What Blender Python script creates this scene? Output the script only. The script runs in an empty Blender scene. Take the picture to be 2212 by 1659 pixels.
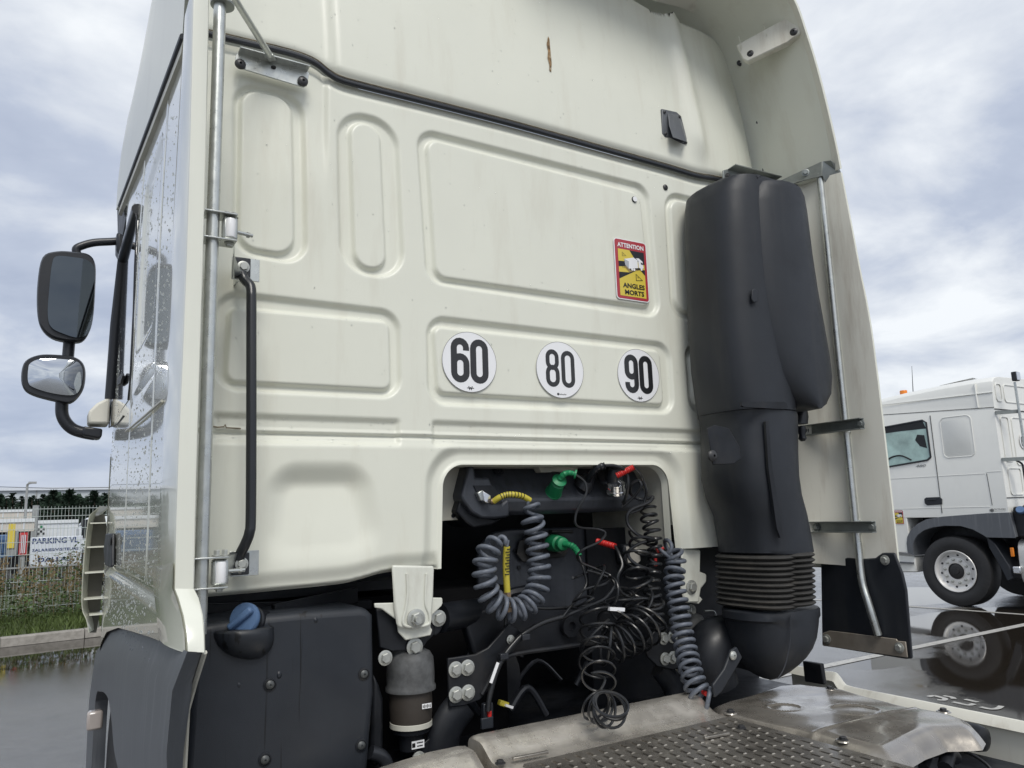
import bpy, bmesh, math, random
import numpy as np
from mathutils import Vector, Matrix
random.seed(7)
S = bpy.context.scene
COL = S.collection
R = math.radians
# ------------------------------------------------------------------ camera
CAMPOS = Vector((0.0, -2.2, 1.55))
YAW, PIT, ROL = R(31.31), R(9.49), R(-1.925)
fw = Vector((math.sin(YAW)*math.cos(PIT), math.cos(YAW)*math.cos(PIT), math.sin(PIT)))
r0 = Vector((math.cos(YAW), -math.sin(YAW), 0)); u0 = r0.cross(fw)
rt = math.cos(ROL)*r0 + math.sin(ROL)*u0
up = -math.sin(ROL)*r0 + math.cos(ROL)*u0
cd = bpy.data.cameras.new('camera'); cam = bpy.data.objects.new('camera', cd); COL.objects.link(cam)
m = Matrix((rt, up, -fw)).transposed().to_4x4(); m.translation = CAMPOS
cam.matrix_world = m
cd.lens = 27.0; cd.sensor_width = 36.0; cd.clip_start = .02; cd.clip_end = 5000
S.camera = cam
# ------------------------------------------------------------------ world, sun
SUN_EL, SUN_AZ = R(50), R(194)      # azimuth measured from +Y clockwise: behind the photographer, a little right
w = bpy.data.worlds.new('World'); S.world = w; w.use_nodes = True
nt = w.node_tree; nt.nodes.clear()
def WN(t, **k):
    n = nt.nodes.new(t)
    for a, b in k.items(): setattr(n, a, b)
    return n
def wl(a, b): nt.links.new(a, b)
out = WN('ShaderNodeOutputWorld'); bg = WN('ShaderNodeBackground'); bg.inputs[1].default_value = .1
wl(bg.outputs[0], out.inputs[0])
sky = WN('ShaderNodeTexSky', sky_type='NISHITA', sun_disc=False); sky.sun_elevation = SUN_EL; sky.sun_rotation = SUN_AZ
sky.dust_density = 2.0
tc = WN('ShaderNodeTexCoord'); sep = WN('ShaderNodeSeparateXYZ'); wl(tc.outputs['Generated'], sep.inputs[0])
def WM(op, a, b=None, c=None):
    n = WN('ShaderNodeMath', operation=op)
    for i, v in enumerate((a, b, c)):
        if v is None: continue
        if isinstance(v, (int, float)): n.inputs[i].default_value = v
        else: wl(v, n.inputs[i])
    return n.outputs[0]
zc = WM('ADD', WM('MAXIMUM', sep.outputs[2], 0.0), .22)
comb = WN('ShaderNodeCombineXYZ'); wl(WM('DIVIDE', sep.outputs[0], zc), comb.inputs[0]); wl(WM('DIVIDE', sep.outputs[1], zc), comb.inputs[1])
n1 = WN('ShaderNodeTexNoise'); n1.inputs['Scale'].default_value = 2.3; n1.inputs['Detail'].default_value = 9; n1.inputs['Roughness'].default_value = .55; n1.inputs['Distortion'].default_value = .25
mp = WN('ShaderNodeMapping'); mp.inputs['Location'].default_value = (3.1, 1.7, 0); wl(comb.outputs[0], mp.inputs[0]); wl(mp.outputs[0], n1.inputs['Vector'])
n2 = WN('ShaderNodeTexNoise'); n2.inputs['Scale'].default_value = .42; n2.inputs['Detail'].default_value = 3; wl(mp.outputs[0], n2.inputs['Vector'])
cr = WN('ShaderNodeValToRGB'); wl(WM('ADD', WM('MULTIPLY', n1.outputs[0], .6), WM('MULTIPLY', n2.outputs[0], .4)), cr.inputs[0])
e = cr.color_ramp.elements
e[0].position = .36; e[0].color = (.34, .385, .485, 1); e[1].position = .60; e[1].color = (.72, .745, .77, 1)
x = e.new(.44); x.color = (.40, .445, .54, 1); x = e.new(.51); x.color = (.54, .575, .635, 1)
# lower sky: soft greyer-blue layer
hz = WN('ShaderNodeMapRange'); hz.inputs[1].default_value = 0.0; hz.inputs[2].default_value = .22; hz.inputs[3].default_value = .85; hz.inputs[4].default_value = 0.0; wl(sep.outputs[2], hz.inputs[0])
ab = WN('ShaderNodeMapRange'); ab.inputs[1].default_value = .15; ab.inputs[2].default_value = .75; ab.inputs[3].default_value = 1; ab.inputs[4].default_value = .25; wl(sep.outputs[0], ab.inputs[0])
mx = WN('ShaderNodeMix', data_type='RGBA'); wl(WM('MULTIPLY', hz.outputs[0], ab.outputs[0]), mx.inputs['Factor']); wl(cr.outputs[0], mx.inputs['A']); mx.inputs['B'].default_value = (.30, .355, .48, 1)
sc = WN('ShaderNodeMix', data_type='RGBA', blend_type='MULTIPLY'); sc.inputs['Factor'].default_value = 1; wl(mx.outputs['Result'], sc.inputs['A']); sc.inputs['B'].default_value = (10, 10, 10, 1)
cv = WN('ShaderNodeMix', data_type='RGBA'); cv.inputs['Factor'].default_value = .94; wl(sky.outputs[0], cv.inputs['A']); wl(sc.outputs['Result'], cv.inputs['B'])
wl(cv.outputs['Result'], bg.inputs[0])
sl = bpy.data.lights.new('sun', 'SUN'); sl.energy = 1.5; sl.angle = R(24); sl.color = (1, .965, .90)
so = bpy.data.objects.new('sun', sl); COL.objects.link(so)
sd = Vector((math.sin(SUN_AZ)*math.cos(SUN_EL), math.cos(SUN_AZ)*math.cos(SUN_EL), math.sin(SUN_EL)))
so.rotation_euler = (-sd).to_track_quat('-Z', 'Y').to_euler(); so.location = sd*50
S.view_settings.view_transform = 'Standard'; S.view_settings.look = 'None'; S.view_settings.gamma = 1
S.view_settings.exposure = 0.42; S.view_settings.use_curve_mapping = False
S.render.engine = 'CYCLES'

# ------------------------------------------------------------------ helpers
def at(u, v, ax, val):
    """point of the place seen in direction (u, v) (photo 2212 px wide) that lies on the plane axis ax = val"""
    d = fw + (u-1106)/1659.0*rt - (v-829.5)/1659.0*up
    i = 'xyz'.index(ax)
    return CAMPOS + d*((val-CAMPOS[i])/d[i])
def Z1(x, y): return (x/3, y/3)
def Z2(x, y): return (737.4+x/3, 1106+y/3)        # lower middle
def Z3(x, y): return (1474.7+x/3, 1106+y/3)       # lower right
def ZL(x, y): return (x/3, 1106+y/3)              # lower left
def ZO(x, y): return ((1640+x*600/2212)/1.736, (1700+y*600/2212)/1.736)   # opening left
def ZP(x, y): return ((2160+x*600/2212)/1.736, (1700+y*600/2212)/1.736)   # opening right
def catmull(P, n=10, closed=False):
    P = [Vector(p) for p in P]; out = []; k = len(P)
    rng = range(k if closed else k-1)
    for i in rng:
        if closed: a, b, c, d = P[(i-1) % k], P[i], P[(i+1) % k], P[(i+2) % k]
        else: a, b, c, d = P[max(i-1, 0)], P[i], P[i+1], P[min(i+2, k-1)]
        for j in range(n):
            t = j/n
            out.append(.5*((2*b)+(c-a)*t+(2*a-5*b+4*c-d)*t*t+(3*b-a-3*c+d)*t**3))
    if not closed: out.append(P[-1])
    return out
def frames(P):
    n = len(P); T = [(P[min(i+1, n-1)]-P[max(i-1, 0)]).normalized() for i in range(n)]
    a = Vector((0, 0, 1)) if abs(T[0].z) < .9 else Vector((1, 0, 0))
    N = [(a - T[0]*a.dot(T[0])).normalized()]
    for i in range(1, n):
        q = N[-1]-T[i]*N[-1].dot(T[i])
        N.append(q.normalized() if q.length > 1e-6 else N[-1])
    return T, N, [T[i].cross(N[i]) for i in range(n)]
def helix(P, Rr, turns, seg=20, phase=0, blend=.0):
    """coil wound round the path P; Rr radius (number or function of t)"""
    L = [0]
    for i in range(1, len(P)): L.append(L[-1]+(P[i]-P[i-1]).length)
    T, N, B = frames(P); tot = L[-1]; n = int(turns*seg); out = []; j = 0
    for k in range(n+1):
        t = k/n; s = t*tot
        while j < len(P)-2 and L[j+1] < s: j += 1
        f = (s-L[j])/max(1e-9, L[j+1]-L[j])
        c = P[j].lerp(P[j+1], f); nn = N[j].lerp(N[j+1], f); bb = B[j].lerp(B[j+1], f)
        a = phase+2*math.pi*turns*t; rr = Rr(t) if callable(Rr) else Rr
        out.append(c+rr*(math.cos(a)*nn+math.sin(a)*bb))
    return out
class MB:
    def __init__(s): s.v = []; s.f = []; s.mi = []; s.cur = 0
    def add(s, v, f):
        o = len(s.v); s.v += [tuple(p) for p in v]
        for q in f: s.f.append(tuple(i+o for i in q)); s.mi.append(s.cur)
        return s
    def box(s, c, d, M=None):
        x, y, z = (k/2 for k in d); c = Vector(c)
        V = [Vector((a*x, b*y, e*z)) for a in (-1, 1) for b in (-1, 1) for e in (-1, 1)]
        if M: V = [M @ p for p in V]
        return s.add([p+c for p in V], [(0, 1, 3, 2), (4, 6, 7, 5), (0, 4, 5, 1), (2, 3, 7, 6), (0, 2, 6, 4), (1, 5, 7, 3)])
    def bar(s, a, b, wd, th, upv=(0, 0, 1)):
        a, b = Vector(a), Vector(b); t = (b-a).normalized(); upv = Vector(upv)
        n = (upv-t*upv.dot(t)).normalized(); k = t.cross(n)
        M = Matrix((k, t, n)).transposed()
        return s.box((a+b)/2, (wd, (b-a).length, th), M)
    def tube(s, P, r, n=10, cap=True, sy=1.0):
        P = [Vector(p) for p in P]; T, N, B = frames(P); V = []
        for i, p in enumerate(P):
            rr = r(i/(len(P)-1)) if callable(r) else r
            for k in range(n):
                a = 2*math.pi*k/n; V.append(p+rr*(math.cos(a)*N[i]+sy*math.sin(a)*B[i]))
        F = [(i*n+k, i*n+(k+1) % n, (i+1)*n+(k+1) % n, (i+1)*n+k) for i in range(len(P)-1) for k in range(n)]
        if cap: F += [tuple(range(n))[::-1], tuple((len(P)-1)*n+k for k in range(n))]
        return s.add(V, F)
    def loft(s, rings, cap=True, closed=True):
        n = len(rings[0]); V = [p for r_ in rings for p in r_]; F = []
        for i in range(len(rings)-1):
            for k in range(n if closed else n-1):
                F.append((i*n+k, i*n+(k+1) % n, (i+1)*n+(k+1) % n, (i+1)*n+k))
        if cap: F += [tuple(range(n))[::-1], tuple((len(rings)-1)*n+k for k in range(n))]
        return s.add(V, F)
    def lathe(s, prof, o, ax=(0, 0, 1), n=32, cap=True):
        ax = Vector(ax).normalized(); q = ax.to_track_quat('Z', 'Y'); o = Vector(o)
        return s.loft([[o+q @ Vector((r_*math.cos(2*math.pi*k/n), r_*math.sin(2*math.pi*k/n), h)) for k in range(n)] for r_, h in prof], cap)
    def prism(s, poly, off):
        off = Vector(off); poly = [Vector(p) for p in poly]
        return s.loft([poly, [p+off for p in poly]])
    def build(s, name, mat, parent=None, bevel=0, ang=38, label=None, kind=None, sub=0, seg=2):
        me = bpy.data.meshes.new(name); me.from_pydata(s.v, [], s.f)
        mats = mat if isinstance(mat, (list, tuple)) else [mat]
        for q in mats: me.materials.append(q)
        if len(mats) > 1: me.polygons.foreach_set('material_index', s.mi)
        bm = bmesh.new(); bm.from_mesh(me); bmesh.ops.recalc_face_normals(bm, faces=bm.faces); bm.to_mesh(me); bm.free()
        me.polygons.foreach_set('use_smooth', [True]*len(me.polygons)); me.set_sharp_from_angle(angle=R(ang)); me.update()
        return link(name, me, parent, bevel, label, kind, sub, seg)
def link(name, me, parent=None, bevel=0, label=None, kind=None, sub=0, seg=2):
    o = bpy.data.objects.new(name, me); COL.objects.link(o)
    if parent is not None:
        o.parent = parent
        r_ = parent
        while r_.parent: r_ = r_.parent
        if r_.get('_world') and not parent.parent: o.matrix_parent_inverse = Matrix.Translation(-r_.location)
    if bevel:
        b = o.modifiers.new('bevel', 'BEVEL'); b.width = bevel; b.segments = seg; b.limit_method = 'ANGLE'; b.angle_limit = R(30); b.harden_normals = False
    if sub: mm = o.modifiers.new('sub', 'SUBSURF'); mm.levels = sub; mm.render_levels = sub
    if label: o['label'] = label
    if kind: o['kind'] = kind
    return o
def thing(name, label, cat, loc=(0, 0, 0), rz=0, group=None, world=True):
    o = bpy.data.objects.new(name, None); COL.objects.link(o); o.location = loc; o.rotation_euler = (0, 0, rz)
    o.empty_display_size = .2
    o['label'] = label; o['category'] = cat
    if group: o['group'] = group
    if world: o['_world'] = 1
    return o
def tag(o, label, cat, group=None):
    o['label'] = label; o['category'] = cat
    if group: o['group'] = group
    return o

# ------------------------------------------------------------------ materials
def mat(name, col, rough=.5, sharp=0, metal=0, coat=0, spec=.5, var=.06, vscale=6, dirt=None, dirt_amt=.0, dscale=(3, 3, .6), bump=0, bscale=200, rvar=0, drops=0, transmission=0, dspecks=0, emis=None):
    mt = bpy.data.materials.new(name); mt.use_nodes = True; t = mt.node_tree; b = t.nodes['Principled BSDF']; L = t.links.new
    b.inputs['Roughness'].default_value = rough; b.inputs['Metallic'].default_value = metal; b.inputs['Coat Weight'].default_value = coat; b.inputs['Coat Roughness'].default_value = .04 if coat >= .9 or metal == 0 else .12
    b.inputs['Specular IOR Level'].default_value = spec
    if transmission: b.inputs['Transmission Weight'].default_value = transmission
    if emis: b.inputs['Emission Color'].default_value = (*emis[:3], 1); b.inputs['Emission Strength'].default_value = emis[3]
    co = t.nodes.new('ShaderNodeTexCoord').outputs['Object']
    def noise(scale, detail=4, vec=co, rough=.6):
        n = t.nodes.new('ShaderNodeTexNoise'); n.inputs['Scale'].default_value = scale; n.inputs['Detail'].default_value = detail; n.inputs['Roughness'].default_value = rough; L(vec, n.inputs['Vector']); return n.outputs[0]
    def ramp(i, a, b_, v0=0., v1=1.):
        n = t.nodes.new('ShaderNodeMapRange'); L(i, n.inputs[0]); n.inputs[1].default_value = a; n.inputs[2].default_value = b_; n.inputs[3].default_value = v0; n.inputs[4].default_value = v1; return n.outputs[0]
    def mix(f, a, b_):
        n = t.nodes.new('ShaderNodeMix'); n.data_type = 'RGBA'
        if isinstance(f, float): n.inputs['Factor'].default_value = f
        else: L(f, n.inputs['Factor'])
        for k, q in (('A', a), ('B', b_)):
            if isinstance(q, tuple): n.inputs[k].default_value = (*q[:3], 1)
            else: L(q, n.inputs[k])
        return n.outputs['Result']
    c = tuple(col)
    if var:
        c = mix(ramp(noise(vscale), .3, .7), tuple(k*(1-var) for k in col), tuple(min(1, k*(1+var)) for k in col))
    if dirt:
        mp_ = t.nodes.new('ShaderNodeMapping'); mp_.inputs['Scale'].default_value = dscale; L(co, mp_.inputs[0])
        f = ramp(noise(1.0, 8 if not sharp else 3, mp_.outputs[0], .65), .52 if not sharp else .60, .78 if not sharp else .60+sharp, 0, dirt_amt)
        c = mix(f, c, dirt)
    if dspecks:
        f = ramp(noise(55, 3), .70, .74, 0, dspecks); c = mix(f, c, (.10, .08, .06))
    if isinstance(c, tuple): b.inputs['Base Color'].default_value = (*c, 1)
    else: L(c, b.inputs['Base Color'])
    if rvar: L(ramp(noise(vscale*1.7, 5), .3, .7, max(.02, rough-rvar), rough+rvar), b.inputs['Roughness'])
    hgt = None
    if bump:
        bn = t.nodes.new('ShaderNodeBump'); bn.inputs['Strength'].default_value = bump; bn.inputs['Distance'].default_value = .002; L(noise(bscale, 3), bn.inputs['Height']); L(bn.outputs[0], b.inputs['Normal']); hgt = bn
    if drops:
        vo = t.nodes.new('ShaderNodeTexVoronoi'); vo.inputs['Scale'].default_value = drops
        mp2 = t.nodes.new('ShaderNodeMapping'); mp2.inputs['Scale'].default_value = (1, 1, .7); L(co, mp2.inputs[0]); L(mp2.outputs[0], vo.inputs['Vector'])
        sz = t.nodes.new('ShaderNodeSeparateColor'); L(vo.outputs['Color'], sz.inputs[0])
        dm = ramp(noise(3.2, 2), .34, .58, 0, 1)
        th = t.nodes.new('ShaderNodeMath'); th.operation = 'MULTIPLY'; L(sz.outputs[0], th.inputs[0]); L(dm, th.inputs[1])
        rad = ramp(th.outputs[0], .35, 1, 0.0, .30)
        df = t.nodes.new('ShaderNodeMath'); df.operation = 'SUBTRACT'; L(rad, df.inputs[0]); L(vo.outputs['Distance'], df.inputs[1])
        h = ramp(df.outputs[0], 0.0, .12, 0, 1)
        bn = t.nodes.new('ShaderNodeBump'); bn.inputs['Strength'].default_value = .9; bn.inputs['Distance'].default_value = .004; L(h, bn.inputs['Height'])
        if hgt: L(hgt.outputs[0], bn.inputs['Normal'])
        L(bn.outputs[0], b.inputs['Normal']); L(bn.outputs[0], b.inputs['Coat Normal'])
    return mt
CREAM = (.755, .762, .668)
M = {}
M['paint'] = mat('cream_white_paint', CREAM, .36, coat=.0, spec=.5, var=.022, vscale=3, rvar=.08, dirt=(.50, .45, .35), dirt_amt=.34, dscale=(9, 9, 1.4))
M['gloss'] = mat('glossy_wet_paint', CREAM, .22, coat=1.0, var=.02, vscale=3, dirt=(.5, .5, .46), dirt_amt=.18, dscale=(5, 5, .8), bump=.02)
M['roofpaint'] = mat('semi_gloss_roof_paint', CREAM, .34, coat=.25, var=.02, vscale=3, dirt=(.5, .48, .42), dirt_amt=.2, dscale=(5, 5, .8))
M['console'] = mat('slate_moulded_plastic', (.040, .045, .056), .42, var=.12, vscale=6, bump=.2, bscale=500, dirt=(.010, .011, .013), dirt_amt=.9, dscale=(30, 30, 1.6), rvar=.12, coat=.2)
M['matt_paint'] = mat('unpolished_inner_paint', (.78, .765, .68), .55, var=.03, vscale=4, dirt=(.34, .27, .19), dirt_amt=.55, dscale=(13, 13, 1.6), spec=.35)
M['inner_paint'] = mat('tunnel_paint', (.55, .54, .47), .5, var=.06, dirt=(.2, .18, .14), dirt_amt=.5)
M['white_plate'] = mat('white_bracket_paint', (.68, .69, .62), .4, var=.03, dirt=(.33, .29, .22), dirt_amt=.35, dscale=(20, 20, 8), coat=.2)
M['plastic'] = mat('black_plastic', (.020, .023, .029), .46, var=.14, vscale=5, bump=.25, bscale=600, dirt=(.050, .050, .048), dirt_amt=.5, dscale=(10, 10, 1.0), rvar=.08, spec=.4)
M['tankplastic'] = mat('wet_black_plastic', (.019, .0225, .029), .42, var=.12, vscale=6, bump=.2, bscale=500, dirt=(.003, .0033, .004), dirt_amt=1.0, dscale=(46, 46, 1.1), sharp=.05, rvar=.14, drops=30)
M['greyplastic'] = mat('grey_plastic', (.105, .113, .125), .42, var=.05, vscale=4, dirt=(.30, .31, .33), dirt_amt=.35, dscale=(26, 26, 1.0), bump=.15, bscale=500)
M['rubber'] = mat('black_rubber', (.018, .020, .025), .35, var=.12, rvar=.08)
M['dusty'] = mat('dusty_rubber', (.035, .034, .032), .6, var=.2, vscale=14, dirt=(.16, .14, .12), dirt_amt=.55, dscale=(4, 4, 30))
M['black'] = mat('black_chassis_paint', (.010, .0115, .015), .45, spec=.35, var=.3, vscale=9, rvar=.12, dirt=(.06, .052, .042), dirt_amt=.3, dscale=(7, 7, 5))
M['handle'] = mat('black_powder_coat', (.014, .016, .020), .35, var=.05, coat=.25)
M['zinc'] = mat('galvanised_steel', (.56, .58, .56), .34, metal=.85, var=.12, vscale=25, rvar=.12, dirt=(.25, .23, .2), dirt_amt=.3, dscale=(12, 12, 3))
M['bracket'] = mat('grey_green_steel', (.27, .29, .28), .42, metal=.55, var=.14, vscale=18, dirt=(.12, .10, .08), dirt_amt=.5, dscale=(14, 14, 7))
M['bolt'] = mat('zinc_bolt', (.47, .48, .45), .42, metal=.6, var=.15, vscale=60, dirt=(.2, .19, .16), dirt_amt=.4, dscale=(60, 60, 60))
M['screw'] = mat('dark_screw', (.05, .05, .052), .4, metal=.4, var=.1)
M['alu'] = mat('worn_aluminium', (.76, .715, .64), .30, metal=.7, var=.14, vscale=9, rvar=.14, bump=.35, bscale=60, dirt=(.22, .18, .13), dirt_amt=.6, dscale=(7, 7, 7), dspecks=.5)
M['wetalu'] = mat('wet_dirty_aluminium', (.30, .275, .24), .25, metal=.5, var=.25, vscale=7, rvar=.17, bump=.15, bscale=25, dirt=(.40, .38, .34), dirt_amt=.5, dscale=(12, 12, 5), coat=.7)
M['plate'] = mat('dirty_tread_plate', (.27, .25, .22), .30, metal=.6, var=.25, vscale=12, rvar=.14, dirt=(.08, .07, .06), dirt_amt=.6, dscale=(9, 9, 9), coat=.35, bump=.2, bscale=60)
M['hosegrey'] = mat('grey_coiled_hose', (.125, .14, .17), .40, var=.1, dirt=(.025, .028, .034), dirt_amt=1.0, dscale=(24, 24, 24), spec=.4)
M['cable'] = mat('wet_black_cable', (.014, .015, .017), .28, var=.15, dirt=(.055, .05, .04), dirt_amt=.45, dscale=(18, 18, 18))
M['yellow'] = mat('yellow_boot', (.52, .44, .05), .5, var=.15, vscale=30, dirt=(.2, .16, .06), dirt_amt=.4, dscale=(30, 30, 30))
M['green'] = mat('green_plug', (.012, .22, .085), .45, var=.08, vscale=20)
M['red'] = mat('red_boot', (.55, .022, .018), .4, var=.08, vscale=20)
M['brass'] = mat('dull_brass', (.28, .2, .13), .45, metal=.7)
M['chrome'] = mat('bright_aluminium', (.75, .76, .77), .18, metal=.95, var=.05)
M['glass'] = mat('dark_window_glass', (.012, .016, .018), .04, spec=.8, coat=1, var=0)
M['mirror'] = mat('mirror_glass_dark_sky', (.10, .115, .13), .02, metal=1, var=0)  # dark colour stands for the dark sky reflected in the main mirror
M['mirror2'] = mat('wide_mirror_glass', (.62, .65, .68), .02, metal=1, var=0)
M['seal'] = mat('roof_rubber_seal', (.020, .023, .030), .45, var=.1)
M['cap'] = mat('blue_filler_cap', (.085, .155, .29), .5, var=.08, vscale=30, dirt=(.03, .06, .12), dirt_amt=.4, dscale=(20, 20, 20))
M['white'] = mat('white_sticker', (.85, .855, .87), .3, var=0, coat=.4)
M['ink'] = mat('black_print', (.012, .012, .013), .35, var=0, coat=.4)
M['sred'] = mat('sticker_red', (.42, .035, .05), .35, var=.03, coat=.3)
M['syel'] = mat('sticker_yellow', (.70, .55, .07), .35, var=.03, coat=.3)
M['sbrown'] = mat('sticker_shadow_print', (.32, .24, .10), .4, var=0)
M['sgrey'] = mat('sticker_grey_print', (.45, .47, .5), .4, var=0)
M['farwhite'] = mat('white_truck_paint', (.82, .82, .775), .3, var=.015, coat=.5, dirt=(.55, .54, .5), dirt_amt=.15, dscale=(4, 4, 1))
M['farline'] = mat('panel_gap', (.05, .05, .05), .6, var=0)
M['tyre'] = mat('tyre_rubber', (.020, .020, .021), .55, var=.15, dirt=(.06, .055, .05), dirt_amt=.3, dscale=(8, 8, 8))
M['rim'] = mat('alloy_rim', (.72, .71, .69), .35, metal=.25, var=.08, vscale=12, dirt=(.3, .27, .22), dirt_amt=.3)
M['orange'] = mat('orange_lens', (.75, .22, .02), .25, var=.05)
M['farglass'] = mat('side_glass_with_sky', (.40, .56, .51), .12, var=.35, vscale=3, coat=1)  # pale mint colour paints in the sky showing through the fogged glass
M['darkint'] = mat('dark_cab_interior', (.015, .017, .02), .6)
M['navy'] = mat('navy_print', (.02, .045, .16), .5, var=0)
M['signw'] = mat('sign_board_white', (.66, .70, .76), .5, var=.03)
M['fence'] = mat('white_fence_wire', (.46, .51, .49), .45, var=.03)
M['post'] = mat('grey_post', (.30, .31, .31), .5)
M['conc'] = mat('kerb_concrete', (.30, .28, .25), .75, var=.18, vscale=14, bump=.4, bscale=90, dirt=(.12, .11, .09), dirt_amt=.5, dscale=(4, 4, 6))
M['redp'] = mat('red_banner', (.50, .03, .035), .5, var=.08, vscale=3)
M['bluep'] = mat('blue_container', (.07, .14, .28), .5, var=.15, vscale=3)
M['trailer'] = mat('white_trailer_side', (.70, .73, .75), .4, var=.05)
M['beige'] = mat('beige_trailer_side', (.60, .56, .50), .5, var=.06)
M['hall'] = mat('pale_hall_cladding', (.50, .54, .57), .6, var=.05, vscale=.2)
M['needle'] = mat('conifer_needles', (.030, .052, .034), .7, var=.5, vscale=1.2, spec=.2)
M['trunk'] = mat('tree_bark', (.07, .05, .035), .8, var=.3)
M['leaf'] = mat('weed_leaves', (.062, .098, .030), .6, var=.5, vscale=3, spec=.25)
M['dry'] = mat('dry_stalks', (.20, .15, .08), .7, var=.35, vscale=5, spec=.2)
M['grass'] = mat('grass_blades', (.075, .105, .030), .6, var=.35, vscale=1.5, spec=.25)
M['soil'] = mat('verge_soil', (.055, .070, .028), .9, var=.35, vscale=5)
M['paintline'] = mat('worn_white_line', (.44, .43, .40), .45, var=.12, vscale=20, dirt=(.12, .115, .105), dirt_amt=.95, dscale=(14, 14, 14))

# ------------------------------------------------------------------ ground
def asphalt():
    mt = bpy.data.materials.new('wet_asphalt'); mt.use_nodes = True; t = mt.node_tree; b = t.nodes['Principled BSDF']; L = t.links.new
    co = t.nodes.new('ShaderNodeTexCoord').outputs['Object']
    def N(sc_, d=5, r_=.6):
        n = t.nodes.new('ShaderNodeTexNoise'); n.inputs['Scale'].default_value = sc_; n.inputs['Detail'].default_value = d; n.inputs['Roughness'].default_value = r_; L(co, n.inputs['Vector']); return n.outputs[0]
    def MR(i, a, c, v0, v1):
        n = t.nodes.new('ShaderNodeMapRange'); L(i, n.inputs[0]); n.inputs[1].default_value = a; n.inputs[2].default_value = c; n.inputs[3].default_value = v0; n.inputs[4].default_value = v1; return n.outputs[0]
    def MX(f, a, c, ty='RGBA'):
        n = t.nodes.new('ShaderNodeMix'); n.data_type = 'RGBA'; L(f, n.inputs['Factor'])
        for k, q in (('A', a), ('B', c)):
            if isinstance(q, tuple): n.inputs[k].default_value = (*q, 1)
            else: L(q, n.inputs[k])
        return n.outputs['Result']
    def MA(op, a, c):
        n = t.nodes.new('ShaderNodeMath'); n.operation = op
        for i, q in enumerate((a, c)):
            if isinstance(q, (int, float)): n.inputs[i].default_value = q
            else: L(q, n.inputs[i])
        return n.outputs[0]
    base = MX(MR(N(220, 2), .35, .7, 0, 1), (.06, .058, .053), (.21, .203, .19))
    base = MX(MR(N(75, 2, .8), .60, .72, 0, .7), base, (.30, .29, .27)); base = MX(MR(N(48, 3, .8), .36, .28, 0, .6), base, (.02, .02, .019)); base = MX(MR(N(.35, 8, .75), .52, .60, 0, .35), base, (.05, .047, .042))
    base = MX(MR(N(.9, 4), .3, .7, 0, .35), base, (.085, .081, .075))
    # puddles: ellipses where the ground dips, with noisy edges
    sp = t.nodes.new('ShaderNodeSeparateXYZ'); L(co, sp.inputs[0])
    nz = MA('MULTIPLY', MA('SUBTRACT', N(1.3, 7), .5), .5)
    pud = None
    for cx, cy, rx, ry in PUD:
        dx = MA('DIVIDE', MA('SUBTRACT', sp.outputs[0], cx), rx); dy = MA('DIVIDE', MA('SUBTRACT', sp.outputs[1], cy), ry)
        d = MA('SQRT', MA('ADD', MA('MULTIPLY', dx, dx), MA('MULTIPLY', dy, dy)), 0)
        f = MA('ADD', d, nz)
        pud = f if pud is None else MA('MINIMUM', pud, f)
    mask = MR(pud, .95, 1.06, 1, 0)
    dxs = MA('DIVIDE', MA('SUBTRACT', sp.outputs[0], -1.2), 7.0); dys = MA('DIVIDE', MA('SUBTRACT', sp.outputs[1], 9.2), 2.7)
    sft = MA('ADD', MA('SQRT', MA('ADD', MA('MULTIPLY', dxs, dxs), MA('MULTIPLY', dys, dys)), 0), nz)
    mask = MA('MAXIMUM', mask, MR(sft, .35, 1.25, 1, 0))
    mask2 = MR(N(.55, 5), .50, .58, 0, 1)
    base = MX(mask, base, (.020, .016, .012))
    L(base, b.inputs['Base Color'])
    rg = MR(N(1.6, 6), .35, .7, .10, .27)
    rg = MA('MULTIPLY', rg, MR(mask2, 0, 1, 1, .72))
    rm = t.nodes.new('ShaderNodeMix'); rm.data_type = 'FLOAT'; L(mask, rm.inputs['Factor']); L(rg, rm.inputs['A']); rm.inputs['B'].default_value = .035
    L(rm.outputs['Result'], b.inputs['Roughness'])
    bn = t.nodes.new('ShaderNodeBump'); bn.inputs['Distance'].default_value = .004; L(MR(mask, 0, 1, .34, 0.008), bn.inputs['Strength']); L(N(120, 5, .75), bn.inputs['Height']); L(bn.outputs[0], b.inputs['Normal'])
    b.inputs['Specular IOR Level'].default_value = .6
    return mt
PUD = [(9.2, .3, 3.5, 2.6), (10.4, 3.3, 1.8, .9), (12.2, 5.6, 1.6, 1.0), (6.95, 2.65, .45, .22)]
M['asphalt'] = asphalt()
g = MB().add([(-900, -900, 0), (900, -900, 0), (900, 900, 0), (-900, 900, 0)], [(0, 1, 2, 3)]).build('ground', M['asphalt'], kind='structure')
def ground_line(a, b, wd, z=.004):
    a = Vector((*a, z)); b = Vector((*b, z)); t_ = (b-a).normalized(); n = Vector((-t_.y, t_.x, 0))*wd/2
    return MB().add([a-n, b-n, b+n, a+n], [(0, 1, 2, 3)])
la = at(1780, 1440, 'z', 0); lb = at(2212, 1350, 'z', 0); lb2 = lb+(lb-la)*1.5; la2 = la-(lb-la)*.4
ground_line(la2[:2], lb2[:2], .11).build('road_marking', M['paintline'], kind='structure')
lc = at(1960, 1310, 'z', 0); ld = at(2212, 1328, 'z', 0)
ground_line((lc+(lc-ld)*1.2)[:2], (ld+(ld-lc)*3)[:2], .10, .005).build('road_marking', M['paintline'], kind='structure')

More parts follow.
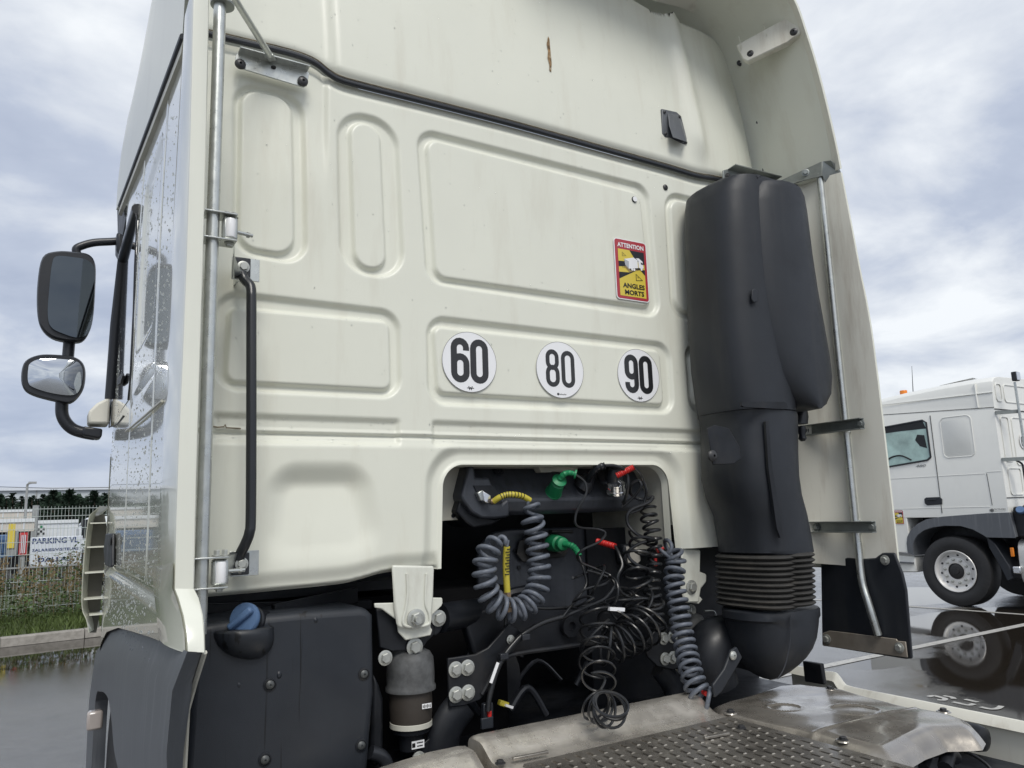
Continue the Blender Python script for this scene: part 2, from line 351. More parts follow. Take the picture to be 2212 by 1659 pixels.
for pts_ in (((1592, 1196), (1625, 1190), (1660, 1197), (1700, 1208), (1690, 1218), (1650, 1216)), ((1690, 1190), (1745, 1200), (1757, 1210)), ((1750, 1230), (1790, 1238), (1850, 1250), (1890, 1242)), ((1830, 1212), (1870, 1222), (1912, 1232)), ((1930, 1262), (1990, 1275), (2040, 1272), (2066, 1256))):
    P_ = catmull([at(*Z3(x_, y_), 'z', .004) for x_, y_ in pts_], 4); ring_ = MB()
    T_, N_, B_ = frames(P_); sd_ = [Vector((-t_.y, t_.x, 0)).normalized()*.020 for t_ in T_]
    ring_.add([p+q for p, q in zip(P_, sd_)]+[p-q for p, q in zip(P_, sd_)], [(i, i+1, len(P_)+i+1, len(P_)+i) for i in range(len(P_)-1)])
    ring_.build('road_marking', M['paintline'], kind='structure')

# kerb, verge
k0 = at(0, 1400, 'z', 0); k1 = at(195, 1378, 'z', 0); kd = (k1-k0).normalized(); kn = Vector((-kd.y, kd.x, 0))
kb = k0-kd*30; kstruct = thing('kerb', 'x', 'x'); del kstruct['label']; del kstruct['category']; kstruct['kind'] = 'structure'; kstruct.location = k0
stone = MB(); ln = 1.0
prof = [(0, 0), (.012, .115), (.03, .13), (.13, .13), (.13, 0)]
stone.loft([[kd*s_+kn*a+Vector((0, 0, z)) for a, z in prof] for s_ in (0, ln-.008)])
sm = stone.build('kerb_stone', M['conc'], kstruct, bevel=.006)
sm.matrix_parent_inverse = Matrix.Identity(4); sm.location = kd*-20
for i in range(1, 42):
    c = sm.copy(); COL.objects.link(c); c.parent = kstruct; c.matrix_parent_inverse = Matrix.Identity(4); c.location = kd*(-20+i*ln)+Vector((0, 0, random.uniform(-.002, .002)))
ve = MB(); a = k0-kd*30+kn*.13; b_ = k0+kd*40+kn*.13
nx, ny = 60, 8
V = [(a+(b_-a)*(i/nx)+kn*(j/ny*9)+Vector((0, 0, .11+.06*min(1, j/2)+.03*math.sin(i*1.7+j)*min(j, 1)))) for j in range(ny+1) for i in range(nx+1)]
ve.add(V, [(j*(nx+1)+i, j*(nx+1)+i+1, (j+1)*(nx+1)+i+1, (j+1)*(nx+1)+i) for j in range(ny) for i in range(nx)])
ve.build('grass_verge', M['soil'], kind='structure')
# grass blades on the verge
gb = MB(); rnd = random.Random(3)
for i in range(14000):
    s_ = rnd.uniform(-6, 4.2); tt = rnd.uniform(.14, 2.0)
    p = k0+kd*s_+kn*tt+Vector((0, 0, .12)); h = rnd.uniform(.05, .13)*(1+tt*.35); an = rnd.uniform(0, 6.28); wv = Vector((math.cos(an), math.sin(an), 0))*rnd.uniform(.006, .012)
    ln_ = Vector((rnd.uniform(-.6, .6), rnd.uniform(-.6, .6), 1))*h
    gb.add([p-wv, p+wv, p+ln_*.6+wv*.7, p+ln_], [(0, 1, 2, 3)])
gb.build('grass', M['grass'], kind='stuff')['label'] = 'short green grass along the kerb'
wb = MB()
for i in range(27000):
    s_ = rnd.uniform(-6, 4.2); tt = rnd.uniform(1.1, 3.6)
    clump = .5+.5*math.sin(s_*2.3+1.0)*math.cos(s_*.9+tt)
    hh = rnd.random()**1.2*(.55+.75*clump)*min(1.0, (tt-.9)/.9)
    p = k0+kd*s_+kn*tt+Vector((0, 0, .14+hh)); sz = rnd.uniform(.012, .048)
    an = rnd.uniform(0, 6.28); wv = Vector((math.cos(an), math.sin(an), rnd.uniform(-.4, .4)))*sz; w2 = Vector((rnd.uniform(-1, 1), rnd.uniform(-1, 1), rnd.uniform(-.2, 1))).normalized()*sz
    wb.add([p-wv*.5, p+w2*.6, p+wv, p-w2*.6], [(0, 1, 2, 3)])
wb.build('weeds', M['leaf'], kind='stuff')['label'] = 'tangle of green weeds growing through the fence'
db = MB()
for i in range(420):
    s_ = rnd.uniform(-6, 3.4); tt = rnd.uniform(1.4, 3.4); p = k0+kd*s_+kn*tt+Vector((0, 0, .12)); h = rnd.uniform(.5, 1.05)
    q = p+Vector((rnd.uniform(-.12, .12), rnd.uniform(-.12, .12), h)); db.tube([p, (p+q)/2+Vector((rnd.uniform(-.03, .03), 0, 0)), q], .004, 3, False)
    for k in range(14):
        c = p.lerp(q, rnd.uniform(.55, 1))+Vector((rnd.uniform(-.05, .05), rnd.uniform(-.05, .05), rnd.uniform(-.03, .03))); z_ = rnd.uniform(.008, .02)
        db.add([c+Vector((-z_, 0, 0)), c+Vector((0, 0, -z_)), c+Vector((z_, z_*.5, 0)), c+Vector((0, 0, z_))], [(0, 1, 2, 3)])
db.build('dry_weed_stalks', M['dry'], kind='stuff')['label'] = 'brown dry weed stalks standing along the fence'

# ------------------------------------------------------------------ left background
YF = 12.6
fe = thing('mesh_fence', 'white welded wire mesh fence standing in weeds behind the kerb', 'fence', (-2, YF, 0))
fx0, fx1 = -8.0, 3.6
wm = MB()
k = 0; xx = fx0
while xx < fx1:
    wm.box((xx, YF, 1.0), (.005, .005, 1.8)); xx += .05
wm.build('vertical_wires', M['fence'], fe, kind='stuff')
for i, z in enumerate([.12, .32, .52, .72, .94, 1.14, 1.34, 1.54, 1.74, 1.86]):
    hb = MB(); th = .009 if i != 4 else .026
    hb.box(((fx0+fx1)/2, YF-.008, z), (fx1-fx0, .008, th)); hb.build('horizontal_wire', M['fence'] if i != 4 else M['post'], fe)
for x_ in (-7.1, -4.6, -2.1, 2.9):
    MB().box((x_, YF+.05, 1.0), (.05, .05, 1.95)).build('fence_post', M['fence'], fe, bevel=.004)

def cz(x, y): return (x*.2361, 1013.8+y*.2361)     # crop of the left background
def board(name, cx0, cy0, cx1, cy1, Y, th, mt, label, cat, toground=True, parts=None):
    a = at(*cz(cx0, cy1), 'y', Y); b = at(*cz(cx1, cy0), 'y', Y); z0 = a.z
    t_ = thing(name, label, cat, ((a.x+b.x)/2, Y, 0))
    MB().box(((a.x+b.x)/2, Y+th/2, (z0+b.z)/2), (b.x-a.x, th, b.z-z0)).build('panel', mt, t_, bevel=.01)
    return t_, a, b
def font_mesh(txt, size, bold=0.0, align='CENTER', shear=0, space=1.0):
    c = bpy.data.curves.new('t', 'FONT'); c.body = txt; c.size = size; c.offset = bold; c.align_x = align; c.shear = shear; c.space_character = space; c.resolution_u = 3
    o = bpy.data.objects.new('t', c); COL.objects.link(o); bpy.context.view_layer.update()
    me = bpy.data.meshes.new_from_object(o.evaluated_get(bpy.context.evaluated_depsgraph_get()))
    bpy.data.objects.remove(o); v = np.array([q.co[:] for q in me.vertices]) if len(me.vertices) else np.zeros((0, 3)); f = [tuple(p.vertices) for p in me.polygons]
    bpy.data.meshes.remove(me); return v, f
def text_on(name, txt, o, ex, ez, size, mt, parent, bold=0.0, width=None, shear=0, space=1.0, height=None):
    v, f = font_mesh(txt, size, bold, 'LEFT', shear, space)
    x0, x1 = v[:, 0].min(), v[:, 0].max(); y0, y1 = v[:, 1].min(), v[:, 1].max()
    sx = 1 if width is None else width/(x1-x0); sy = 1 if height is None else height/(y1-y0)
    o = Vector(o); ex = Vector(ex); ez = Vector(ez)
    V = [o+ex*((p[0]-(x0+x1)/2)*sx)+ez*((p[1]-(y0+y1)/2)*sy) for p in v]
    me = bpy.data.meshes.new(name); me.from_pydata([tuple(p) for p in V], [], f); me.materials.append(mt)
    return link(name, me, parent)
EX, EZ = Vector((1, 0, 0)), Vector((0, 0, 1))
sg, a, b = board('sign_board', 262, 606, 757, 905, 14.6, .03, M['signw'], 'white board with navy stencilled lettering PARKING VL behind the mesh fence', 'sign')
for px in (a.x+.15, b.x-.15): MB().box((px, 14.66, a.z/2+.2), (.06, .06, a.z+.4)).build('leg', M['post'], sg)
W_ = b.x-a.x; cx_ = (a.x+b.x)/2
for txt, cy, cw, ch, c0 in (('PARKING VL', 650, 420, 52, 510), ('SALARIES/VISITEURS', 733, 420, 26, 510), ('DALLAS', 822, 300, 42, 500)):
    o = at(*cz(c0, cy), 'y', 14.6-.004); l_ = at(*cz(c0-cw/2, cy), 'y', 14.6).x; r__ = at(*cz(c0+cw/2, cy), 'y', 14.6).x
    hh = at(*cz(c0, cy-ch/2), 'y', 14.6).z-at(*cz(c0, cy+ch/2), 'y', 14.6).z
    text_on('lettering', txt, (o.x, 14.596, o.z), EX, EZ, .3, M['navy'], sg, .008, width=r__-l_, height=hh)
rb, a, b = board('banner_stand', 166, 578, 260, 790, 15.8, .05, M['redp'], 'red upright banner left of the white parking board', 'banner')
for i in range(3): MB().box((a.x+(b.x-a.x)*(.3+.2*i), 15.79, (a.z+b.z)/2), (.015, .012, (b.z-a.z)*.8)).build('white_stripe', M['signw'], rb)
for px in (a.x+.05, b.x-.05): MB().box((px, 15.85, a.z/2), (.04, .04, a.z)).build('leg', M['post'], rb)
bc, a, b = board('container', -420, 600, 130, 830, 19.0, 2.2, M['bluep'], 'dark blue container behind the fence at the left edge', 'container')
for i in range(26): MB().box((a.x+.1+i*(b.x-a.x-.2)/25, 18.985, (a.z+b.z)/2), (.05, .03, b.z-a.z-.2)).build('rib', M['bluep'], bc)
ss, a, b = board('stillage_cage', 50, 560, 165, 790, 17.2, .9, M['post'], 'grey equipment cabinet beside the red banner', 'cabinet')
MB().box((at(*cz(105, 600), 'y', 17.19).x, 17.185, at(*cz(105, 610), 'y', 17.19).z), (.12, .02, .5)).build('yellow_panel', M['syel'], ss)
def trailer(cx0, cy0, cx1, cy1, Y, mt, label, zb=.95, seams=8):
    t_, a, b = board('box_trailer', cx0, cy0, cx1, cy1, Y, 2.4, mt, label, 'trailer')
    for i in range(1, seams): MB().box((a.x+i*(b.x-a.x)/seams, Y-.006, (a.z+b.z)/2), (.03, .012, b.z-a.z-.1)).build('panel_seam', M['signw'], t_)
    MB().box(((a.x+b.x)/2, Y-.01, b.z+.02), (b.x-a.x, .06, .10)).build('top_rail', M['trailer'], t_)
    MB().box(((a.x+b.x)/2, Y+1.2, a.z-.12), (b.x-a.x-.3, 1.0, .22)).build('chassis', M['black'], t_)
    for k_ in range(3):
        wz = .5; MB().lathe([(.25, 0), (.5, 0), (.52, .04), (.52, .26), (.5, .3), (.25, .3)], (b.x-1.2-k_*1.3, Y+.3, wz), (0, -1, 0), 20).build('wheel', M['tyre'], t_)
    return t_, a, b
tb, a, b = trailer(-500, 470, 318, 595, 24.0, M['beige'], 'long beige box trailer parked behind the blue container')
tb, a, b = trailer(338, 478, 716, 640, 25.5, M['trailer'], 'white box trailer with small chequered square on its side')
q0 = at(*cz(345, 535), 'y', 25.48); dd = at(*cz(367, 535), 'y', 25.48).x-q0.x
for i in range(3):
    for j in range(4):
        if (i+j) % 2: MB().box((q0.x+(i+.5)*dd, 25.488, q0.z-(j-.4)*dd*1.1), (dd*.95, .01, dd*1.05)).build('check_square', M['ink'] if j else M['green'], tb)
tb, a, b = trailer(-400, 380, 300, 470, 34.0, M['beige'], 'far beige trailer roof showing above the nearer trailers', seams=5)
# small white lorry cab beyond
lc_ = thing('lorry_cab', 'white lorry cab half hidden behind the near truck', 'truck', (*at(*cz(770, 590), 'y', 22.0)[:2], 0))
a = at(*cz(712, 780), 'y', 22.0); b = at(*cz(850, 430), 'y', 22.0)
MB().loft([[Vector((x_, y_, z_)) for x_, y_ in ((a.x, 22.0), (b.x+.8, 22.0), (b.x+.8, 24.2), (a.x, 24.2))] for z_ in (.9, b.z-.25)]).loft([[Vector((a.x, 22, b.z-.25)), Vector((b.x+.8, 22, b.z-.25)), Vector((b.x+.8, 24.2, b.z-.25)), Vector((a.x, 24.2, b.z-.25))], [Vector((a.x+.25, 22.2, b.z)), Vector((b.x+.8, 22.2, b.z)), Vector((b.x+.8, 24, b.z)), Vector((a.x+.25, 24, b.z))]]).build('body', M['trailer'], lc_, bevel=.08)
MB().box(((a.x+b.x)/2+.02, 21.98, at(*cz(760, 555), 'y', 22).z), ((b.x-a.x)*.8, .06, .42)).build('side_window', M['glass'], lc_, bevel=.03)
MB().box(((a.x+b.x)/2+.02, 21.97, at(*cz(760, 490), 'y', 22).z), ((b.x-a.x)*.95, .06, .18)).build('sun_visor', M['plastic'], lc_)
MB().lathe([(.25, 0), (.5, 0), (.52, .04), (.52, .26), (.5, .3)], ((a.x+b.x)/2+.3, 22.3, .52), (0, -1, 0), 20).build('wheel', M['tyre'], lc_)
# lamp post, small pole, hall
p = at(*cz(240, 470), 'y', 27); q = at(*cz(264, 140), 'y', 27)
lp = thing('street_lamp', 'tall thin street lamp rising in front of the conifers', 'street lamp', (p.x, 27, 0))
MB().tube([(q.x-.04, 27, 0), (q.x-.04, 27, q.z)], lambda t_: .055-.02*t_, 8).build('pole', M['post'], lp)
MB().tube([(q.x-.04, 27, q.z), (q.x+.0, 26.9, q.z+.03), (q.x+.12, 26.8, q.z+.05)], .03, 8).box((q.x+.10, 26.8, q.z+.05), (.22, .2, .06)).build('lamp_head', M['post'], lp)
p = at(*cz(330, 330), 'y', 29); MB2 = MB().tube([(p.x, 29, 0), (p.x, 29, p.z)], .10, 10).build('vent_pipe', M['post']); tag(MB2, 'short grey post beside the street lamp in front of the trees', 'post')
hb = thing('warehouse', 'long pale flat roofed warehouse beyond the conifer row', 'building', (10, 95, 0))
zt = at(*cz(0, 200), 'y', 95).z; zt2 = at(*cz(880, 186), 'y', 95).z
MB().box((10, 105, zt2/2), (160, 20, zt2)).build('wall', M['hall'], hb)
MB().box((10, 105, zt2+.15), (160.6, 20.6, .3)).build('roof_edge', M['signw'], hb)
for i in range(20): MB().box((-60+i*7.4, 94.96, zt2/2), (.12, .08, zt2)).build('cladding_joint', M['post'], hb)
cw = MB(); p = at(*cz(-200, 155), 'y', 60); q = at(*cz(1100, 165), 'y', 60)
cw.tube([p+Vector((-20, 0, .6)), p, (p+q)/2-Vector((0, 0, .1)), q, q+Vector((20, 0, .6))], .02, 5); tag(cw.build('overhead_cable', M['black']), 'thin overhead cable crossing the sky above the trees', 'cable')

def conifer(x, y, h, wd, label):
    t_ = thing('conifer_tree', label, 'tree', (x, y, 0), group='conifers in the row before the warehouse')
    MB().tube([(x, y, 0), (x+.05, y, h*.5), (x, y, h*.95)], lambda q_: .16*(1-q_)+.02, 7).build('trunk', M['trunk'], t_)
    cb = MB(); rr = random.Random(int(x*100+y)); n = int(h*12)
    for i in range(n):
        f = i/n; z = h*(.08+.9*f); L_ = wd*1.25*(1-f)**.85*(.7+.6*rr.random())+.05
        for k_ in range(7):
            an = rr.uniform(0, 6.28); Lk = L_*rr.uniform(.55, 1.1); d = Vector((math.cos(an), math.sin(an), rr.uniform(.05, .45)))
            for s_ in range(9):
                q_ = (s_+rr.random())/9; p_ = Vector((x, y, z))+d*Lk*q_; sz = (.07+.12*(1-q_))*wd*.6+.03
                a1 = Vector((rr.uniform(-1, 1), rr.uniform(-1, 1), rr.uniform(-.5, .7))).normalized()*sz; b1 = (d*.8+Vector((0, 0, rr.uniform(-.2, .5)))).normalized()*sz*1.1
                cb.add([p_-a1*.5, p_+b1*.2-a1*.1, p_+b1, p_+a1*.5], [(0, 1, 2, 3)])
    cb.build('crown', M['needle'], t_)
for i, (cx, cy, wd_) in enumerate([(-160, 230, 1.1), (-80, 250, .9), (0, 222, 1.0), (62, 258, .8), (122, 208, 1.0), (205, 238, .8), (295, 234, 1.0), (345, 262, .8), (402, 225, 1.1), (450, 240, .9), (492, 190, 1.5), (565, 235, 1.0), (640, 182, 1.7), (735, 250, 1.0), (800, 245, .9), (865, 192, 1.5), (960, 215, 1.4), (1060, 190, 1.4), (1160, 210, 1.3)]):
    Y_ = 44+(i % 3)*1.6; p = at(*cz(cx, cy-8), 'y', Y_)
    lab = ['slender dark conifer in the row', 'broad dark conifer in the row', 'medium dark conifer in the row'][0 if wd_ < .95 else (1 if wd_ > 1.3 else 2)]
    lab += [' furthest left', ' second from the left', ' third from the left', ' left of the street lamp, short one', ' just left of the street lamp', ' just right of the street lamp', ' right of the street lamp, second one', ' with the lowest top', ' behind the short grey post', ' behind the white trailer front', ' with the tallest spire left of centre', ' between the two tallest trees', ' with the tallest and widest crown', ' right of the widest crown', ' above the lorry cab', ' touching the cab side of the near truck', ' hidden behind the near cab, first', ' hidden behind the near cab, second', ' hidden behind the near cab, last'][i]
    conifer(p.x, Y_, p.z, wd_*1.05, lab)
hd = MB(); rr = random.Random(9)
for i in range(5200):
    x_ = rr.uniform(-14, 14); z_ = rr.uniform(.1, 3.05)+.25*math.sin(x_*1.9)+.2*math.sin(x_*5.3); p = Vector((x_, 48+rr.uniform(-.6, .6), z_)); sz = rr.uniform(.15, .4)
    a1 = Vector((rr.uniform(-1, 1), rr.uniform(-1, 1), rr.uniform(-1, 1))).normalized()*sz; b1 = Vector((rr.uniform(-1, 1), 0, rr.uniform(-1, 1))).normalized()*sz
    hd.add([p-a1, p+b1, p+a1, p-b1], [(0, 1, 2, 3)])
hd.build('hedge', M['needle'], kind='stuff')['label'] = 'dark dense hedge under the conifers'

# ------------------------------------------------------------------ near truck
XL, XR, YT = .247, 2.747, -.358
T = thing('tractor_unit', 'large cream white truck tractor seen close up from behind its cab', 'truck', (1.5, 1.2, 0))
def smooth(a, b, x_): t_ = np.clip((x_-a)/(b-a), 0, 1); return t_*t_*(3-2*t_)
def poly_sdf(P, X, Z, rad):
    """rounded convex polygon; negative inside"""
    P = np.array(P, float); c = P.mean(0); n = len(P); Q = []
    area = sum(P[i][0]*P[(i+1) % n][1]-P[(i+1) % n][0]*P[i][1] for i in range(n))
    if area < 0: P = P[::-1]
    Ls = []
    for i in range(n):
        a_, b_ = P[i], P[(i+1) % n]; d = (b_-a_)/np.linalg.norm(b_-a_); nn = np.array([d[1], -d[0]]); Ls.append((nn, nn@a_-rad))
    for i in range(n):
        (n1_, c1), (n2_, c2) = Ls[i-1], Ls[i]; Q.append(np.linalg.solve(np.array([n1_, n2_]), np.array([c1, c2])))
    Q = np.array(Q); dmin = np.full(X.shape, 1e9); ins = np.full(X.shape, -1e9)
    for i in range(n):
        a_, b_ = Q[i], Q[(i+1) % n]; e_ = b_-a_; px, pz = X-a_[0], Z-a_[1]; t_ = np.clip((px*e_[0]+pz*e_[1])/(e_@e_), 0, 1)
        dmin = np.minimum(dmin, np.hypot(px-t_*e_[0], pz-t_*e_[1])); ins = np.maximum(ins, Ls[i][0][0]*X+Ls[i][0][1]*Z-Ls[i][1])
    return np.where(ins < 0, ins, dmin)-rad
def relief(name, F, bounds, cell, disp, mp_, mt, parent, **kw):
    """sheet over a 2-D domain: F(X,Z)<0 is inside, edge vertices snapped on to the outline, disp = relief depth"""
    x0, x1, z0, z1 = bounds; nx = int((x1-x0)/cell)+1; nz = int((z1-z0)/cell)+1
    X, Z = np.meshgrid(np.linspace(x0, x1, nx), np.linspace(z0, z1, nz)); f = F(X, Z); h = 1e-4
    ins = f < 0
    quad = ins[:-1, :-1] | ins[1:, :-1] | ins[:-1, 1:] | ins[1:, 1:]
    X2, Z2_ = X.copy(), Z.copy()
    need = ~ins
    for _ in range(4):
        fv = F(X2, Z2_); gx = (F(X2+h, Z2_)-F(X2-h, Z2_))/(2*h); gz = (F(X2, Z2_+h)-F(X2, Z2_-h))/(2*h); g2 = gx*gx+gz*gz+1e-9
        st = np.clip(fv/g2, -cell, cell); X2 = np.where(need, X2-st*gx, X2); Z2_ = np.where(need, Z2_-st*gz, Z2_)
    D = disp(X2, Z2_)
    V = mp_(X2, Z2_, D); V = np.stack([v.ravel() for v in V], 1)
    jj, ii = np.nonzero(quad); A = jj*nx+ii; Fc = np.stack([A, A+1, A+nx+1, A+nx], 1)
    used, inv = np.unique(Fc.ravel(), return_inverse=True); V = V[used]; Fc = inv.reshape(-1, 4)
    me = bpy.data.meshes.new(name); me.from_pydata(V.tolist(), [], Fc.tolist()); me.materials.append(mt)
    me.polygons.foreach_set('use_smooth', [True]*len(me.polygons)); me.update()
    return link(name, me, parent, **kw)
def wq(*pts, y=0.0): return [(lambda p: (p.x, p.z))(at(u_, v_, 'y', y)) for u_, v_ in pts]
def curve_fn(pts):
    P = sorted(pts); xs = np.array([p[0] for p in P]); zs = np.array([p[1] for p in P])
    return lambda X: np.interp(X, xs, zs)
def sm_curve(px, y=0.0, n=6):
    P = [at(u_, v_, 'y', y) for u_, v_ in px]; C_ = catmull(P, n); return [(p.x, p.z) for p in C_]
SEAL_PX = [(430, 70), (480, 82), (540, 96), (600, 110), (650, 124), (685, 140), (710, 160), (735, 174), (780, 187), (900, 217), (1100, 268), (1300, 323), (1440, 362), (1500, 380), (1535, 386), (1560, 391), (1610, 400), (1700, 418)]
seal_c = sm_curve(SEAL_PX); seal_f = curve_fn(seal_c)
BOT_PX = [(430, 1293), (470, 1290), (540, 1284), (620, 1276), (700, 1268), (750, 1262), (790, 1252), (820, 1243), (850, 1237), (900, 1233), (946, 1230)]
bot_c = sm_curve(BOT_PX)
xb = at(948, 1230, 'y', 0).x; zr = at(1500, 1184, 'y', 0).z
bot_f = curve_fn(bot_c+[(xb+.001, bot_c[-1][1]), (xb+.3, zr), (3.5, zr)])
OPEN = wq((961, 1003), (1444, 1004), (1480, 1330), (955, 1330))
panels = [  # outer, inner, r_out, r_in, depth
    ([(503, 165), (663, 203), (667, 578), (498, 547)], [(527, 188), (630, 212), (632, 548), (518, 529)], .075, .05),
    ([(735, 232), (852, 260), (864, 608), (748, 590)], [(760, 262), (818, 276), (832, 582), (771, 570)], .10, .045),
    ([(897, 272), (1402, 400), (1430, 690), (920, 612)], [(926, 302), (1382, 420), (1406, 660), (945, 595)], .07, .035),
    ([(463, 622), (866, 670), (870, 864), (458, 844)], [(501, 668), (838, 698), (841, 838), (492, 820)], .07, .022),
    ([(919, 678), (1449, 740), (1459, 897), (923, 876)], [(940, 708), (1424, 761), (1432, 872), (950, 845)], .07, .022),
    ([(1434, 410), (1560, 440), (1572, 705), (1450, 690)], [(1449, 430), (1545, 455), (1555, 680), (1463, 668)], .08, .05),
    ([(1477, 740), (1570, 750), (1578, 900), (1489, 892)], [(1492, 765), (1560, 772), (1566, 880), (1502, 872)], .06, .03)]
panels = [(wq(*a_), wq(*b__), r1, r2) for a_, b__, r1, r2 in panels]
dent = wq((578, 1000), (795, 1000), (842, 1215), (548, 1245))
zseam = at(990, 942, 'y', 0).z
def seg_x(X, a_, b__, w_=.02): return smooth(a_, a_+w_, X)*(1-smooth(b__-w_, b__, X))
xa1, xa2, xa3, xa4 = (at(u_, 930, 'y', 0).x for u_ in (452, 868, 930, 1540))
xs0 = at(705, 300, 'y', 0).x; zfade0, zfade1 = at(715, 430, 'y', 0).z, at(705, 250, 'y', 0).z
def wall_disp(X, Z):
    D = np.zeros_like(X)
    for Po, Pi, r1, r2 in panels:
        so_ = poly_sdf(Po, X, Z, r1); si = poly_sdf(Pi, X, Z, r2)
        D += .0160*smooth(.001, -.016, so_)*smooth(.0, .012, si)
    sd_ = poly_sdf(dent, X, Z, .10); D += .036*smooth(.01, -.075, sd_)*np.clip((Z-at(700, 1240, 'y', 0).z)/(at(700, 1040, 'y', 0).z-at(700, 1240, 'y', 0).z), 0, 1)**1.0
    # pressed channels either side of the waist seam
    sx_ = seg_x(X, xa1, xa2)+seg_x(X, xa3, xa4)
    D += .013*sx_*(smooth(zseam+.052, zseam+.034, Z)*smooth(zseam-.040, zseam-.020, Z))
    # seam lip with dark gap beneath
    D -= .006*np.exp(-((Z-zseam-.004)/.0035)**2)
    D += .012*np.exp(-((Z-zseam+.006)/.0035)**2)
    # lower half stands a little further back towards the rear
    D -= .006*smooth(zseam-.01, zseam-.045, Z)
    D += .012*(1-smooth(xs0-.010, xs0+.012, X))*smooth(zfade0, zfade1, Z)
    # fold under the roof seal
    ds = seal_f(X)-Z; D += .010*smooth(.045, .022, ds)
    # rolled rim round the opening and along the bottom edge
    so_ = poly_sdf(OPEN, X, Z, .075); D += .024*smooth(.075, .030, so_)-.006*smooth(.014, .003, so_)
    db_ = Z-bot_f(X); D += .016*smooth(.060, .012, db_)*(X < xb+.0) + .03*smooth(.012, 0, db_)*(X < xb)
    D += .0012*np.sin(X*5.1+1)*np.sin(Z*4.3)
    return D
def wall_F(X, Z):
    return np.maximum(np.maximum(Z-(seal_f(X)-.004), bot_f(X)-Z), -poly_sdf(OPEN, X, Z, .075))
wl_map = lambda X, Z, D: (X, D, Z)
relief('rear_wall', wall_F, (.30, 2.64, bot_c[-1][1]-.12, 2.99+.05), .0050, wall_disp, wl_map, M['paint'], T)
# returned flange of the opening
def outline_px(pts): return [at(u_, v_, 'y', 0) for u_, v_ in pts]
def sdf_contour(poly, rad, n=14):
    P = [Vector((p[0], p[1])) for p in poly]; out_ = []; k_ = len(P)
    for i in range(k_):
        a_, b__, c_ = P[i-1], P[i], P[(i+1) % k_]; d1 = (a_-b__).normalized(); d2 = (c_-b__).normalized(); ang = d1.angle(d2)/2
        dist = rad/math.tan(ang); p1 = b__+d1*dist; p2 = b__+d2*dist; ctr = b__+(d1+d2).normalized()*(rad/math.sin(ang))
        for j in range(n+1):
            q_ = ((p1-ctr).lerp(p2-ctr, j/n)).normalized()*rad+ctr; out_.append(q_)
    return out_
oc = sdf_contour(OPEN, .075); top = [p for p in oc]
i0 = min(range(len(oc)), key=lambda i: (oc[i].y > 1.5, ) and abs(oc[i].x-OPEN[3][0])+abs(oc[i].y-OPEN[3][1]))
ocl = list(oc[:30])
ocl = [Vector((OPEN[3][0]+.0, bot_f(np.array([OPEN[3][0]]))[0]))]+ocl[:]+[Vector((OPEN[2][0]-.028, zr))]
rim = MB(); rim.loft([[Vector((p.x, .016, p.y)) for p in ocl], [Vector((p.x+(.006 if p.x < 1.2 else -.006), .045, p.y-.004)) for p in ocl]], cap=False, closed=False)
rim.build('opening_flange', M['paint'], T)
# recess liner going forward
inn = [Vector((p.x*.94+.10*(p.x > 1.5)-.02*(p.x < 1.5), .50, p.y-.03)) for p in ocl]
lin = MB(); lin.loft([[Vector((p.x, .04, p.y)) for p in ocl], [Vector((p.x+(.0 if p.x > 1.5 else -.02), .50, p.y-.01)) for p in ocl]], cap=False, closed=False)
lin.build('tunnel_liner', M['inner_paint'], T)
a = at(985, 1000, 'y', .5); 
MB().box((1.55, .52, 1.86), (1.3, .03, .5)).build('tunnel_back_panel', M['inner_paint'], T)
# underbody behind everything in the gap below the cab: black panels colour in the engine bay darkness
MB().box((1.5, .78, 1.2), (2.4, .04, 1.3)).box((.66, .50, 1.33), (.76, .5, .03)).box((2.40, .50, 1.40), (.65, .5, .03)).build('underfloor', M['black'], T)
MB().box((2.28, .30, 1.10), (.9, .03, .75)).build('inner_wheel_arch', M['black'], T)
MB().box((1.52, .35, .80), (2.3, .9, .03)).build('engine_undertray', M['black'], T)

# roof seal
sp_ = catmull([at(u_, v_-1, 'y', -.006) for u_, v_ in SEAL_PX[:-1]], 6)
MB().tube(sp_, .0092, 10).build('roof_seal', M['seal'], T)
M['grime'] = mat('road_grime', (.20, .165, .115), .85, var=.5, vscale=40)
MB().tube([p+Vector((0, -.004, .0125)) for p in sp_], .0022, 5).build('seal_grime_line', M['grime'], T)
MB().tube([at(u_, v_, 'y', .004) for u_, v_ in ((458, 921), (470, 923), (484, 922), (486, 917), (489, 924), (505, 925), (520, 926))], .0022, 5).build('seam_debris', M['grime'], T)
